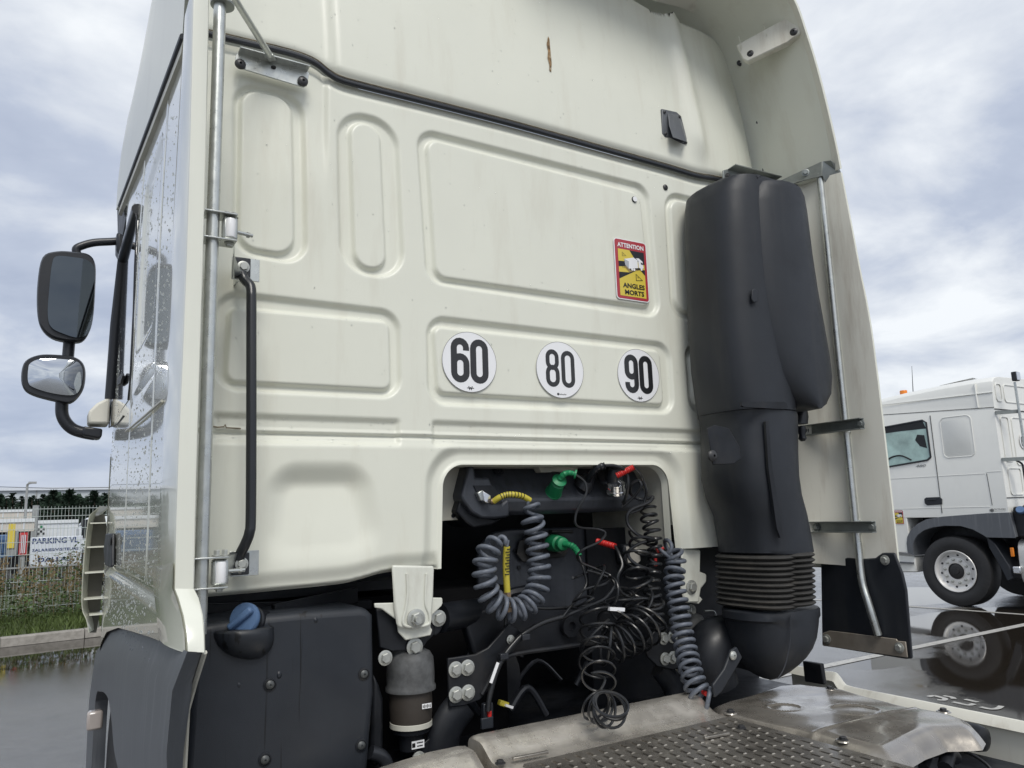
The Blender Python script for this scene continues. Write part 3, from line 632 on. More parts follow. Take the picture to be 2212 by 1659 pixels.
# roof shell
SHTOP = [(1370, -8), (1430, 6), (1480, 20), (1530, 48), (1562, 74), (1586, 104), (1605, 160), (1622, 230), (1638, 310), (1647, 350), (1650, 386), (1652, 420)]
sh = [at(u_, v_, 'y', 0) for u_, v_ in SHTOP]
ztop = sh[0].z+.02; shf_pts = [(.0, ztop+.25), (sh[0].x-.5, ztop+.15)]+[(p.x, p.z) for p in sh]
def shell_F(X, Z):
    P = np.array([(p.x, p.z) for p in catmull(sh, 5)]); x_of_z = np.interp(Z, P[::-1, 1], P[::-1, 0]); x_of_z = np.where(Z > P[0, 1], P[0, 0]-(Z-P[0, 1])*6, x_of_z)
    a_ = X-x_of_z
    return np.maximum(a_*.8, (seal_f(X)+.004)-Z)
cz1 = at(697, 20, 'y', 0).x; cz2 = at(718, 150, 'y', 0).x
def shell_disp(X, Z):
    h = Z-2.95
    D = -.022-.0*h + .10*np.clip(h, 0, 2)**1.6
    xc = cz1+(cz2-cz1)*np.clip((3.75-Z)/.8, 0, 1)
    D += .022*(1-smooth(xc-.02, xc+.02, X))
    # rounded right-hand corner with a soft vertical rib
    xr = 2.36-.0*h; D += .16*np.clip((X-xr)/.5, 0, 1)**2
    D -= .030*np.exp(-((X-(2.30-.10*np.clip(h, 0, 1)))/.045)**2)*smooth(0, .15, h)
    D += .018*smooth(.03, .0, Z-seal_f(X))
    return D
relief('roof_shell', shell_F, (.30, 2.9, 2.90, 4.25), .012, shell_disp, wl_map, M['paint'], T)
MB().tube([at(u_, v_, 'y', .03) for u_, v_ in SHTOP[5:]], .004, 6).build('shell_edge_seam', M['seal'], T)

# right-hand side air deflector: inner sheet, trailing edge, outer skin
outer = [(1180, -420), (1330, -330), (1500, -215), (1610, -120), (1675, -55), (1715, 0), (1742, 75), (1765, 150), (1788, 240), (1805, 315), (1815, 365)]
inner = [(1370, -8), (1430, 6), (1480, 20), (1530, 48), (1562, 74), (1586, 104), (1607, 165), (1622, 230), (1636, 290), (1645, 335), (1651, 400)]
Po = catmull([at(u_, v_, 'y', YT) for u_, v_ in outer], 5); Pi = catmull([at(u_, v_, 'y', .04) for u_, v_ in inner], 5)
rows = []
for t_ in (0, .12, .3, .5, .7, .85, 1):
    rows.append([a_.lerp(b__, t_)+Vector((.035, 0, .0))*math.sin(math.pi*t_) for a_, b__ in zip(Pi, Po)])
MB().loft(rows, cap=False, closed=False).build('upper_side_deflector', M['matt_paint'], T)
ow = [p+Vector((.012, 0, .006)) for p in Po]
MB().loft([Po, ow, [p+Vector((.03, 1.2, .0)) for p in ow]], cap=False, closed=False).build('deflector_outer_skin', M['paint'], T)
low = [(1816, 372), (1835, 470), (1855, 575), (1880, 705), (1905, 900), (1922, 1050), (1937, 1185), (1941, 1235)]
Lo = catmull([at(u_, v_, 'x', XR) for u_, v_ in low], 5)
Li = [Vector((2.60+.05*min(1, max(0, (2.0-p.z)/1)), .02, p.z+.03)) for p in Lo]
rows = []
for t_ in (0, .08, .2, .45, .55, .62, .8, 1):
    bul = .075*(1-(1-min(1, t_/.25))**2)*(1 if t_ < .5 else 1)
    rows.append([Vector((a_.x+(b__.x-a_.x)*min(1, t_*1.8)-(.012 if .5 < t_ < .9 else 0), a_.y+(b__.y-a_.y)*t_, a_.z+(b__.z-a_.z)*t_)) for a_, b__ in zip(Li, Lo)])
MB().loft(rows, cap=False, closed=False).build('lower_side_deflector', M['matt_paint'], T)
ow = [p+Vector((.010, 0, 0)) for p in Lo]
MB().loft([Lo, ow, [p+Vector((.0, 2.3, 0)) for p in ow]], cap=False, closed=False).build('deflector_outer_skin', M['paint'], T)
# horizontal joint strip of the deflector
p = at(1882, 905, 'x', XR-.012); q = at(1905, 898, 'x', XR-.004)
MB().bar((XR-.014, .0, q.z-.02), (XR-.006, -.352, q.z-.0), .004, .006).build('joint_line', M['farline'], T)
# mounting pad high on the deflector inner face
pad = [Z3(x_, y_) for x_, y_ in ((0, 0),)]
def zt3(x_, y_): return (1474.7+x_/3, y_/3)
def on_defl(u_, v_, off=0): return at(u_, v_, 'x', 2.62-off)
pp = [zt3(355, 315), zt3(745, 105), zt3(775, 240), zt3(690, 305), zt3(430, 425), zt3(400, 410)]
Dp = [at(*q_, 'y', y_) for q_, y_ in zip(pp, (-.09, -.30, -.315, -.26, -.12, -.10))]
MB().prism(Dp, Vector((-.035, -.02, -.004))).build('mounting_pad', M['matt_paint'], T, bevel=.008, label='dirty cream mounting pad high on the deflector')
def bolt(loc, d, r_=.012, name='bolt', mt=None, washer=True, parent=None, h=None):
    loc = Vector(loc); d = Vector(d).normalized(); h = h or r_*.75; b_ = MB(); q = d.to_track_quat('Z', 'Y')
    if washer: b_.lathe([(r_*1.45, 0), (r_*1.45, r_*.22), (r_*1.2, r_*.3)], loc, d, 18)
    hx = lambda rr_, z_: [loc+q @ Vector((rr_*math.cos(math.pi/3*k_+.3), rr_*math.sin(math.pi/3*k_+.3), z_)) for k_ in range(6)]
    b_.loft([hx(r_, r_*.2), hx(r_, r_*.2+h*.85), hx(r_*.86, r_*.2+h)])
    return b_.build(name, mt or M['bolt'], parent or T, ang=25)
def screw(loc, d, r_=.008, mt=None, parent=None):
    loc = Vector(loc); return MB().lathe([(r_*1.25, 0), (r_*1.2, r_*.35), (r_*.75, r_*.7), (r_*.3, r_*.75), (r_*.28, r_*.3)], loc, d, 16).build('screw', mt or M['screw'], parent or T)
for q_, y_ in ((zt3(720, 208), -.33), (zt3(438, 350), -.15)): screw(at(*q_, 'y', y_), (-1, -.5, 0), .013)
for q_ in (zt3(365, 235), zt3(525, 155), zt3(690, 75)):
    p = at(*q_, 'y', -.12-(q_[0]-1597)/110*.17); MB().add([p, p+Vector((-.004, 0, .0)), p+Vector((-.012, -.02, -.07)), p+Vector((.006, -.004, -.07))], [(0, 1, 2), (0, 2, 3), (0, 3, 1), (1, 3, 2)]).build('moulded_web', M['matt_paint'], T)
for q_ in (zt3(370, 410), zt3(495, 792)): screw(at(*q_, 'y', .0), (-.5, -1, 0), .012)
# moulded circles (ejector marks) on the deflector
for u_, v_, X_ in [(1702, 127, 2.62), (1753, 148, 2.68), (1717, 196, 2.65), (1647, 206, 2.6), (1778, 249, 2.72), (1675, 316, 2.62), (1718, 362, 2.66)]:
    pass
# rear hatch-like vent cover on the shell
vc = thing  # (name kept free)
vo = [(1430, 234), (1462, 241), (1472, 250), (1487, 308), (1480, 313), (1448, 297), (1437, 296), (1431, 288)]
ysh = -.022+.10*.25**1.6
rr_ = [[p+Vector((0, .041, 0)) for p in (at(u_, v_, 'y', ysh-.011) for u_, v_ in vo)]]
cxy = sum((p for p in rr_[0]), Vector())/len(vo)
def shr(ps, f, dy): c_ = sum(ps, Vector())/len(ps); return [c_+(p-c_)*f+Vector((0, dy, 0)) for p in ps]
hv = MB().loft([rr_[0], shr(rr_[0], 1, -.036), shr(rr_[0], .98, -.041)]).build('vent_cover', M['greyplastic'], T, bevel=.003)
hA = [at(u_, v_, 'y', ysh-.010) for u_, v_ in ((1441, 243), (1464, 247), (1473, 262), (1484, 300), (1452, 292), (1443, 270))]
hB = [at(u_, v_, 'y', ysh-.010-d_) for u_, v_, d_ in ((1444, 250, .006), (1462, 252, .008), (1470, 264, .018), (1483, 307, .045), (1453, 297, .045), (1446, 272, .020))]
MB().loft([hA, hB]).build('vent_hood', M['greyplastic'], hv, bevel=.006)
for u_, v_ in ((1436, 242), (1468, 252), (1438, 289), (1482, 308)): screw(at(u_, v_, 'y', ysh-.014), (0, -1, 0), .005)

# mud flap below the right deflector with its plate
fl = [(1772, 1195), (1790, 1199), (1855, 1207), (1890, 1205), (1905, 1194), (1932, 1194), (1950, 1240), (1958, 1275), (1970, 1423), (1955, 1424), (1775, 1395)]
fp = [at(u_, v_, 'x', XR-.016) for u_, v_ in fl]
MB().prism(fp, (.012, 0, 0)).build('side_skirt_flap', M['plastic'], T, bevel=.006)
pl = [(1778, 1368), (1793, 1362), (1830, 1366), (1938, 1380), (1940, 1384), (1958, 1386), (1962, 1420), (1780, 1395)]
pq = [at(u_, v_, 'x', XR-.022) for u_, v_ in pl]
MB().prism(pq, (-.006, 0, 0)).build('skirt_plate', mat('dirty_galvanised_plate', (.33, .29, .24), .45, metal=.3, var=.2, vscale=10, dirt=(.14, .10, .07), dirt_amt=.5, dscale=(8, 8, 8)), T, bevel=.002)
for u_, v_ in ((1786, 1380), (1943, 1399)): bolt(at(u_, v_, 'x', XR-.030), (-1, 0, 0), .013)
bolt(at(1912, 1210, 'x', XR-.018), (-1, 0, 0), .013)

# right pole with its brackets
pr = [at(1771, 376, 'y', -.27), at(1781, 470, 'y', -.27), at(1848, 1128, 'y', -.27), at(1855, 1190, 'y', -.275), at(1862, 1255, 'y', -.285), at(1878, 1310, 'x', 2.70), at(1897, 1372, 'x', 2.712)]
MB().tube(pr[:3]+catmull(pr[2:], 8)[1:], .0145, 16).build('right_support_pole', M['zinc'], T)
def channel(p0, p1, hgt, dep, th=.004, name='channel_bracket', nrm=(-1, 0, 0)):
    """U-section rail lying against the deflector, web towards the skin"""
    p0, p1 = Vector(p0), Vector(p1); n = Vector(nrm); t_ = (p1-p0).normalized(); upv = Vector((0, 0, 1)); b_ = MB()
    def bx(c0, c1, off, zo, w_, hh):
        a_ = c0+n*off+upv*zo; c_ = c1+n*off+upv*zo; b_.bar(a_, c_, w_, hh)
    bx(p0, p1, th/2, 0, th, hgt); bx(p0, p1, dep/2, hgt/2, dep, th); bx(p0, p1, dep/2, -hgt/2, dep, th)
    return b_.build(name, M['bracket'], T, bevel=.001)
a_ = at(1740, 922, 'x', XR-.03); b__ = at(1873, 915, 'x', XR-.03)
za = at(1873, 915, 'x', XR-.03).z
channel((2.70, -.01, za), (2.70, b__.y, za), .040, .026)
for u_, v_ in ((1741, 930), (1860, 915)): bolt((2.692, at(u_, v_, 'x', 2.692).y, za), (-1, 0, 0), .011, mt=M['bracket'])
za2 = at(1893, 1138, 'x', 2.70).z
channel((2.70, -.01, za2), (2.70, at(1893, 1138, 'x', 2.70).y, za2), .040, .026)
for u_, v_ in ((1763, 1140), (1885, 1139)): bolt((2.692, at(u_, v_, 'x', 2.692).y, za2), (-1, 0, 0), .011, mt=M['bracket'])
for zz in (za, za2): MB().lathe([(.019, 0), (.019, .05)], (pr[1].x+.0, -.27, zz-.025), (0, 0, 1), 18).build('pole_sleeve', M['zinc'], T)
# top bracket pair
g0 = at(1560, 380, 'y', -.055); g1 = at(1672, 398, 'y', -.06)
tb_ = [at(u_, v_, 'y', -.05) for u_, v_ in ((1562, 368), (1572, 365), (1672, 390), (1680, 404), (1562, 395))]
MB().prism(tb_, (0, .006, 0)).build('corner_bracket', M['bracket'], T, bevel=.0015)
tp = [at(u_, v_, 'y', -.05) for u_, v_ in ((1572, 365), (1672, 390))]
MB().add([tp[0], tp[1], tp[1]+Vector((0, -.045, .004)), tp[0]+Vector((0, -.045, .004)), tp[0]+Vector((0, 0, -.004)), tp[1]+Vector((0, 0, -.004)), tp[1]+Vector((0, -.045, 0)), tp[0]+Vector((0, -.045, 0))], [(0, 1, 2, 3), (4, 7, 6, 5), (0, 4, 5, 1), (1, 5, 6, 2), (2, 6, 7, 3), (3, 7, 4, 0)]).build('corner_bracket', M['bracket'], T)
for u_, v_ in ((1572, 381), (1637, 399)): bolt(at(u_, v_, 'y', -.052), (0, -1, 0), .010, mt=M['screw'])
a_ = at(1675, 398, 'y', -.06); b__ = at(1775, 362, 'y', -.29)
t1 = [at(1672, 396, 'y', -.06), at(1776, 348, 'y', -.29), at(1776, 380, 'y', -.29), at(1740, 388, 'y', -.23), at(1725, 392, 'y', -.2), at(1672, 413, 'y', -.06)]
MB().prism(t1, (.006, 0, 0)).build('deflector_bracket', M['bracket'], T, bevel=.0015)
t2 = [at(1776, 348, 'y', -.29), at(1795, 346, 'y', -.33), at(1812, 360, 'y', -.34), at(1790, 378, 'y', -.31), at(1776, 380, 'y', -.29)]
MB().prism(t2, (.02, -.0, -.035)).build('bracket_end', M['bracket'], T, bevel=.002)
for u_, v_, y_ in ((1740, 373, -.22), (1677, 398, -.07)): bolt(at(u_, v_, 'y', y_), (-.8, -.6, 0), .011, mt=M['bracket'])
blk = [at(1670, 400, 'y', -.03), at(1740, 392, 'y', -.16), at(1735, 400, 'y', -.16), at(1690, 418, 'y', -.03)]
MB().prism(blk, (.0, .05, -.02)).build('gap_shield', M['black'], T)

# ------------------------------------------------------------------ left fairing strip, pole, hinges, grab handle
strip = [(417, 452, -30), (410, 446, 280), (402, 439, 553), (393, 432, 780), (384, 426, 979), (379, 422, 1130), (376, 419, 1272), (384, 429, 1292), (395, 438, 1330), (402, 442, 1370), (404, 443, 1409)]
So, Si = [], []
for ul, ur, v_ in strip:
    y_ = YT if v_ < 1280 else YT-.09*min(1, (v_-1272)/110)
    So.append(at(ul, v_, 'y', y_)); Si.append(at(ur, v_, 'y', y_))
rows = [[p+Vector((-.0, float(np.interp(p.z, [1.0, 2.2, 3.0, 3.9], [.30, .27, .10, .05])), 0)) for p in So], [p+Vector((-.001, .012, 0)) for p in So], [p+Vector((.002, .001, 0)) for p in So], So and [p+Vector((.006, 0, 0)) for p in So], [p-Vector((.002, 0, 0)) for p in Si], [p+Vector((.001, .004, 0)) for p in Si], [p+Vector((.001, .022, 0)) for p in Si]]
MB().loft(rows, cap=False, closed=False).build('left_side_deflector', M['gloss'], T)
MB().loft([[p+Vector((.002, .03, 0)) for p in Si], [p+Vector((.012, .27, 0)) for p in Si]], cap=False, closed=False).build('deflector_inner_skin', M['matt_paint'], T)
xp = at(443, 1000, 'y', -.27).x; yp = -.27
MB().tube([(xp, yp, 1.30), (xp, yp, 3.9)], .0155, 18).build('left_support_pole', M['zinc'], T)
hp1 = at(457, 490, 'y', yp).z; hp2 = at(440, 1238, 'y', yp).z
for nm, zc_, s_ in (('hinge', hp1, 1), ('hinge', hp2, 1)):
    hb_ = MB()
    hb_.box((xp+.012, yp+.005, zc_+.034), (.085, .06, .004))
    hg = hb_.build('hinge', M['zinc'], T, bevel=.001)
    MB().box((xp+.012, yp+.005, zc_-.034), (.085, .06, .004)).build('lower_plate', M['zinc'], hg, bevel=.001)
    MB().box((xp+.040, yp+.0, zc_), (.036, .030, .060)).build('hinge_block', M['zinc'], hg, bevel=.006)
    MB().lathe([(.0115, -.024), (.0125, -.021), (.0125, .021), (.0115, .024)], (xp+.040, yp-.010, zc_), (0, 0, 1), 18).build('roller', M['white'], hg)
    for dx in (.034, .052): bolt((xp+dx, yp+.012, zc_+.037), (0, 0, 1), .0075, h=.012, washer=True)
    bolt((xp+.040, yp, zc_-.037), (0, 0, -1), .008)
    MB().tube([(xp+.06, yp+.01, zc_), (xp+.10, yp+.02, zc_)], .005, 10).build('adjuster_stud', M['zinc'], hg)
    bolt((xp+.085, yp+.018, zc_), (1, .2, 0), .008, washer=False)
    up_ = zc_ == hp1
    c2 = at(523, 578, 'y', -.098) if up_ else at(519, 1218, 'y', -.098)
    a1_ = Vector((xp+.055, yp+.03, zc_-(.02 if up_ else 0))); a2_ = Vector((c2.x-.02, -.09, c2.z))
    MB().loft([[a1_+Vector((0, 0, .03)), a2_+Vector((0, 0, .032)), a2_+Vector((.05, .07, .032)), a2_+Vector((.05, .07, -.032)), a2_+Vector((0, 0, -.032)), a1_+Vector((0, 0, -.03))], [q+Vector((.003, .005, 0)) for q in (a1_+Vector((0, 0, .03)), a2_+Vector((0, 0, .032)), a2_+Vector((.05, .07, .032)), a2_+Vector((.05, .07, -.032)), a2_+Vector((0, 0, -.032)), a1_+Vector((0, 0, -.03)))]]).build('hinge_arm', M['zinc'], T)
# collar at the top and brace
zt_ = at(478, 12, 'y', yp).z
MB().lathe([(.030, 0), (.030, .006)], (xp+.006, yp, zt_), (0, 0, 1), 24).build('pole_collar', M['bracket'], T)
bd0 = at(490, -30, 'y', yp-.0); bd1 = at(588, 128, 'y', -.045)
MB().tube([bd0, bd1+(bd0-bd1)*.06], .0095, 12).bar(bd1+(bd0-bd1)*.07, bd1-(bd0-bd1)*.03, .022, .005).build('brace_rod', M['zinc'], T)
ab = [at(u_, v_, 'y', -.02) for u_, v_ in ((508, 125), (511, 117), (519, 114), (661, 152), (667, 160), (662, 187), (655, 190), (512, 147), (507, 141))]
MB().prism(ab, (0, -.005, 0)).build('angle_bracket', M['zinc'], T, bevel=.001)
tp = [at(u_, v_, 'y', -.022) for u_, v_ in ((514, 114), (664, 154))]
MB().bar(tp[0]+Vector((0, -.017, 0)), tp[1]+Vector((0, -.017, 0)), .034, .004).build('angle_bracket', M['zinc'], T, bevel=.001)
for u_, v_ in ((519, 139), (654, 176)): screw(at(u_, v_, 'y', -.028), (0, -1, 0), .013)
screw(at(591, 145, 'y', -.028), (0, -.2, -1), .006)
# grab handle
hh0 = [at(523, 562, 'y', -.10), at(523, 590, 'y', -.10), at(528, 603, 'y', -.105), at(541, 618, 'y', -.12), at(543, 640, 'y', -.13), at(543, 900, 'y', -.13), at(542, 1110, 'y', -.13), at(539, 1150, 'y', -.13), at(530, 1175, 'y', -.12), at(520, 1195, 'y', -.105), at(517, 1208, 'y', -.10)]
MB().tube(hh0[1:5]and catmull(hh0[1:5], 6)+catmull(hh0[5:], 8), .0135, 16).build('grab_handle', M['handle'], T)
for (u_, v_) in ((523, 578), (519, 1218)):
    c_ = at(u_, v_, 'y', -.098); MB().box(c_, (.044, .010, .056)).build('handle_lug', M['handle'], T, bevel=.003)
    MB().box(c_+Vector((.012, .012, 0)), (.074, .005, .064)).bar(c_+Vector((.0, .028, .0)), c_+Vector((.0, .10, 0)), .006, .05).build('handle_bracket', M['zinc'], T, bevel=.001)
    bolt(c_+Vector((.002, -.006, 0)), (0, -1, 0), .0115)
# small items on the rear wall
screw(at(1437, 405, 'y', .0), (0, -1, 0), .010); screw(at(681, 1218, 'y', .012), (0, -1, 0), .008)
cc = at(1370, 431, 'y', .0); MB().lathe([(.0125, 0), (.0125, .002), (.0105, .004)], cc, (0, -1, 0), 24).build('round_marker_rim', M['plastic'], T)
MB().lathe([(.0105, 0), (.0105, .006)], cc, (0, -1, 0), 24).build('round_marker', M['white'], T)
bolt(at(1497, 738, 'y', -.01), (0, -1, 0), .010, mt=M['screw']); bolt(at(1527, 985, 'y', -.01), (0, -1, 0), .014, mt=M['screw'])
# scar of torn paint on the roof shell
sc_ = [(1184, 78), (1181, 95), (1184, 110), (1183, 125), (1187, 140), (1187, 152), (1191, 156), (1191, 150), (1192, 138), (1190, 118), (1188, 98), (1187, 84)]
yy = lambda z_: -.022+.10*max(0, z_-2.95)**1.6-.0025
sp0 = [at(u_, v_, 'y', .0) for u_, v_ in sc_]
for _ in range(3): sp0 = [at(u_, v_, 'y', yy(p.z)) for (u_, v_), p in zip(sc_, sp0)]
M['scar'] = mat('torn_paint_scar', (.24, .15, .07), .8, var=.7, vscale=60, dirt=(.6, .55, .42), dirt_amt=1.0, dscale=(90, 90, 60))
MB().add(sp0, [tuple(range(len(sp0)))]).build('paint_scar', M['scar'], T, label='brown torn scar in the paint of the roof shell')

# ------------------------------------------------------------------ stickers
def ribbon(P, wd, y, mb, closed=False):
    P = [Vector((p[0], 0, p[1])) for p in P]; n = len(P); V = []
    for i in range(n):
        a_ = P[(i-1) % n] if closed or i > 0 else P[i]; c_ = P[(i+1) % n] if closed or i < n-1 else P[i]
        t_ = (c_-a_).normalized(); nn = Vector((-t_.z, 0, t_.x)); V += [P[i]+nn*wd/2+Vector((0, y, 0)), P[i]-nn*wd/2+Vector((0, y, 0))]
    k_ = n if closed else n-1
    mb.add(V, [(2*i, 2*i+1, (2*((i+1) % n))+1, 2*((i+1) % n)) for i in range(k_)])
def stadium(cx, cz_, w_, h_, n=10):
    r_ = w_/2; out_ = []
    for k_ in range(n+1): a_ = math.pi*k_/n; out_.append((cx+r_*math.cos(a_), cz_+h_/2-r_+r_*math.sin(a_)))
    for k_ in range(n+1): a_ = math.pi+math.pi*k_/n; out_.append((cx+r_*math.cos(a_), cz_-h_/2+r_+r_*math.sin(a_)))
    return out_
def digit(ch, cx, cz_, w_, h_, st, y, name, parent):
    mb = MB(); w_ -= st; h_ -= st
    if ch == '0': ribbon(stadium(cx, cz_, w_, h_), st, y, mb, True)
    elif ch == '8':
        ribbon(stadium(cx, cz_+h_*.26, w_*.94, h_*.49), st, y, mb, True); ribbon(stadium(cx, cz_-h_*.235, w_, h_*.53), st, y-.0001, mb, True)
    else:
        s_ = 1 if ch == '6' else -1
        lp_ = [(cx+(p_[0]-cx)*s_, cz_+(p_[1]-cz_)*s_) for p_ in stadium(cx, cz_-h_*.205, w_, h_*.59)]
        ribbon(lp_, st, y, mb, True)
        r_ = w_/2; pt_ = [(cx-r_, cz_-h_*.2), (cx-r_, cz_+h_/2-r_)]
        for k_ in range(1, 9): a_ = math.pi-math.pi*k_/8; pt_.append((cx+r_*math.cos(a_), cz_+h_/2-r_+r_*math.sin(a_)))
        pt_.append((cx+r_, cz_+h_*.26))
        pt_ = [(cx+(p_[0]-cx)*s_, cz_+(p_[1]-cz_)*s_) for p_ in pt_]
        ribbon(pt_, st, y-.0001, mb)
    return mb.build(name, M['ink'], parent)
for txt, u_, v_, wid, hgt_, st, gap in (('60', 1014.5, 782, .0680, .150, .0225, .0715), ('80', 1210, 799, .058, .134, .0165, .0665), ('90', 1379.5, 811, .066, .148, .0225, .0700)):
    c_ = at(u_, v_, 'y', -.003); d_ = MB().lathe([(.1015, 0), (.1015, .0012)], c_, (0, -1, 0), 64).build('speed_disc', M['white'], T, label='white round sticker with black number '+txt)
    rg_ = MB(); ribbon([(c_.x+.1008*math.cos(2*math.pi*k_/64), c_.z+.1008*math.sin(2*math.pi*k_/64)) for k_ in range(64)], .0010, c_.y-.0016, rg_, True); rg_.build('disc_border', M['ink'], d_)
    for k_, ch in enumerate(txt): digit(ch, c_.x+(k_-.5)*gap, c_.z+.004, wid, hgt_, st, c_.y-.0018, 'digit', d_)
    if txt != '80':
        e_ = MB(); o_ = Vector((c_.x, c_.y-.0018, c_.z-.0875))
        ribbon([(o_.x-.013, o_.z), (o_.x+.013, o_.z)], .0022, o_.y, e_)
        for s_ in (-1, 1): ribbon([(o_.x+s_*.0065, o_.z+.006), (o_.x+s_*.003, o_.z-.006), (o_.x, o_.z+.003)], .0035, o_.y-.0002, e_)
        e_.build('emblem', M['ink'], d_)
    else:
        MB().lathe([(.0045, 0), (.0045, .0004)], (c_.x-.014, c_.y-.0014, c_.z-.0875), (0, -1, 0), 16).build('emblem', M['ink'], d_)
        text_on('small_print', 'hallewallen', (c_.x+.006, c_.y-.0018, c_.z-.0875), EX, EZ, .008, M['ink'], d_, width=.030)
# blind-spot warning sticker: built flat in its own frame (width 1, height h)
def warn(o, ex, ez, n, wd, hg, parent, detail=True):
    o = Vector(o); ex = Vector(ex); ez = Vector(ez); n = Vector(n)
    P = lambda a_, b__, l_: o+ex*(a_*wd)+ez*(b__*hg)+n*(.0012*l_)
    def poly(pts, l_, mt, nm, par): return MB().add([P(a_, b__, l_) for a_, b__ in pts], [tuple(range(len(pts)))]).build(nm, M[mt], par)
    def rrect(x0, y0, x1, y1, r_, asp=wd/hg, n_=5):
        out_ = []
        for cx, cy, a0 in ((x1-r_, y1-r_*asp, 0), (x0+r_, y1-r_*asp, 90), (x0+r_, y0+r_*asp, 180), (x1-r_, y0+r_*asp, 270)):
            for k_ in range(n_+1): a_ = R(a0+90*k_/n_); out_.append((cx+r_*math.cos(a_), cy+r_*asp*math.sin(a_)))
        return out_
    base = MB().loft([[P(a_, b__, 0) for a_, b__ in rrect(-.5, -.5, .5, .5, .09)], [P(a_, b__, 1) for a_, b__ in rrect(-.5, -.5, .5, .5, .09)]]).build('warning_sticker', M['white'], parent, label='red and yellow blind spot warning sticker ATTENTION ANGLES MORTS')
    poly(rrect(-.475, -.485, .475, .485, .07), 1.5, 'sred', 'red_field', base)
    poly([(-.39, -.44), (.40, -.44), (.40, .325), (-.39, .325)], 2, 'syel', 'yellow_field', base)
    dk = 'plastic'
    poly([(-.04, .325), (.40, .325), (.40, .12), (.27, .12), (.09, .21)], 2.5, dk, 'dark_band', base)
    poly([(-.39, .12), (-.18, .13), (-.18, .05), (-.39, .03)], 2.5, dk, 'dark_band', base)
    poly([(-.39, -.17), (-.39, -.06), (-.08, -.045), (.17, .015)], 2.5, dk, 'dark_band', base)
    poly([(.25, .03), (.40, .035), (.40, -.06), (.33, -.02)], 2.5, dk, 'dark_band', base)
    poly([(-.24, .045), (-.08, -.04), (.24, .02), (.27, .06), (-.05, .07)], 2.7, 'sbrown', 'shadow_print', base)
    poly([(-.22, .165), (.07, .215), (.19, .18), (.19, .05), (-.10, .015), (-.20, .07)], 3, 'white', 'truck_box_print', base)
    poly([(-.22, .165), (-.08, .135), (-.10, .015), (-.20, .07)], 3.4, 'sgrey', 'truck_rear_print', base)
    poly([(.14, .21), (.23, .215), (.34, .17), (.36, .06), (.30, .045), (.21, .06), (.21, .17)], 3.2, 'white', 'truck_cab_print', base)
    poly([(.28, .155), (.34, .14), (.34, .115), (.29, .12)], 3.7, 'ink', 'cab_window_print', base)
    poly([(-.08, .015), (.22, .05), (.30, .045), (.30, .03), (.05, .015), (-.04, -.005)], 3.7, 'ink', 'chassis_print', base)
    for a_ in (-.0, .065, .29): poly([(a_+.03*math.cos(q_), (.012 if a_ < .2 else .035)+.022*math.sin(q_)) for q_ in [k_*math.pi/5 for k_ in range(10)]], 4, 'white', 'wheel_print', base)
    if detail:
        for cx, cy, s_ in ((-.22, .235, .07), (-.25, .035, .045), (.33, .065, .04), (.20, -.125, .12)):
            tb2 = MB(); pts = [(cx-s_*.75, cy+s_*.62), (cx-s_*.75, cy-s_*.35), (cx+s_, cy-s_*.2)]
            c3 = (sum(p_[0] for p_ in pts)/3, sum(p_[1] for p_ in pts)/3)
            o3 = [P(*p_, 3) for p_ in pts]; i3 = [P(c3[0]+(p_[0]-c3[0])*.8, c3[1]+(p_[1]-c3[1])*.8, 3) for p_ in pts]
            tb2.add(o3+i3, [(0, 1, 4, 3), (1, 2, 5, 4), (2, 0, 3, 5)])
            tb2.add([P(c3[0]-s_*.2, c3[1]+s_*.22, 3), P(c3[0]-s_*.08, c3[1]+s_*.20, 3), P(c3[0]+s_*.1, c3[1]-.0*s_, 3), P(c3[0]+s_*.05, c3[1]-.02*s_, 3)], [(0, 1, 2, 3)])
            tb2.build('warning_triangle', M['ink'], base)
    text_on('lettering', 'ATTENTION', P(0, .395, 2.5), ex, ez, .02, M['white'], base, .0006 if detail else .001, width=wd*.80, height=hg*.075)
    text_on('lettering', 'ANGLES', P(.03, -.265, 3), ex, ez, .02, M['ink'], base, .0006, width=wd*.66, height=hg*.080)
    text_on('lettering', 'MORTS', P(.04, -.375, 3), ex, ez, .02, M['ink'], base, .0006, width=wd*.58, height=hg*.080)
    return base
c_ = at(1364, 584, 'y', -.003); sw = at(1399, 584, 'y', 0).x-at(1329, 584, 'y', 0).x; shh = at(1330, 516, 'y', 0).z-at(1338, 648, 'y', 0).z
warn(c_, EX, EZ, (0, -1, 0), sw*1.0, shh, T)

# ------------------------------------------------------------------ air intake tower on the right
YC = -.17; DP = .17
def sec(ul, ur, v_, dep=DP, yc=YC, yf=None, n=28, pw=3.0, lb=.45):
    yface = yc-dep*.55
    a_ = at(ul, v_, 'y', yc+dep*lb); b__ = at(ur, v_, 'y', yface); z_ = b__.z; cx = (a_.x+b__.x)/2; hw = (b__.x-a_.x)/2; out_ = []
    for k_ in range(n):
        t_ = 2*math.pi*k_/n; c0, s0 = math.cos(t_), math.sin(t_)
        out_.append((cx+hw*math.copysign(abs(c0)**(2/pw), c0), yc+dep*math.copysign(abs(s0)**(2/pw), s0), z_))
    return out_
def levelled(lst, **kw): return [[Vector(p) for p in sec(*q_, **kw)] for q_ in lst]
def zsec(ul, ur, vv, **kw):
    return sec(ul, ur, vv, **kw)
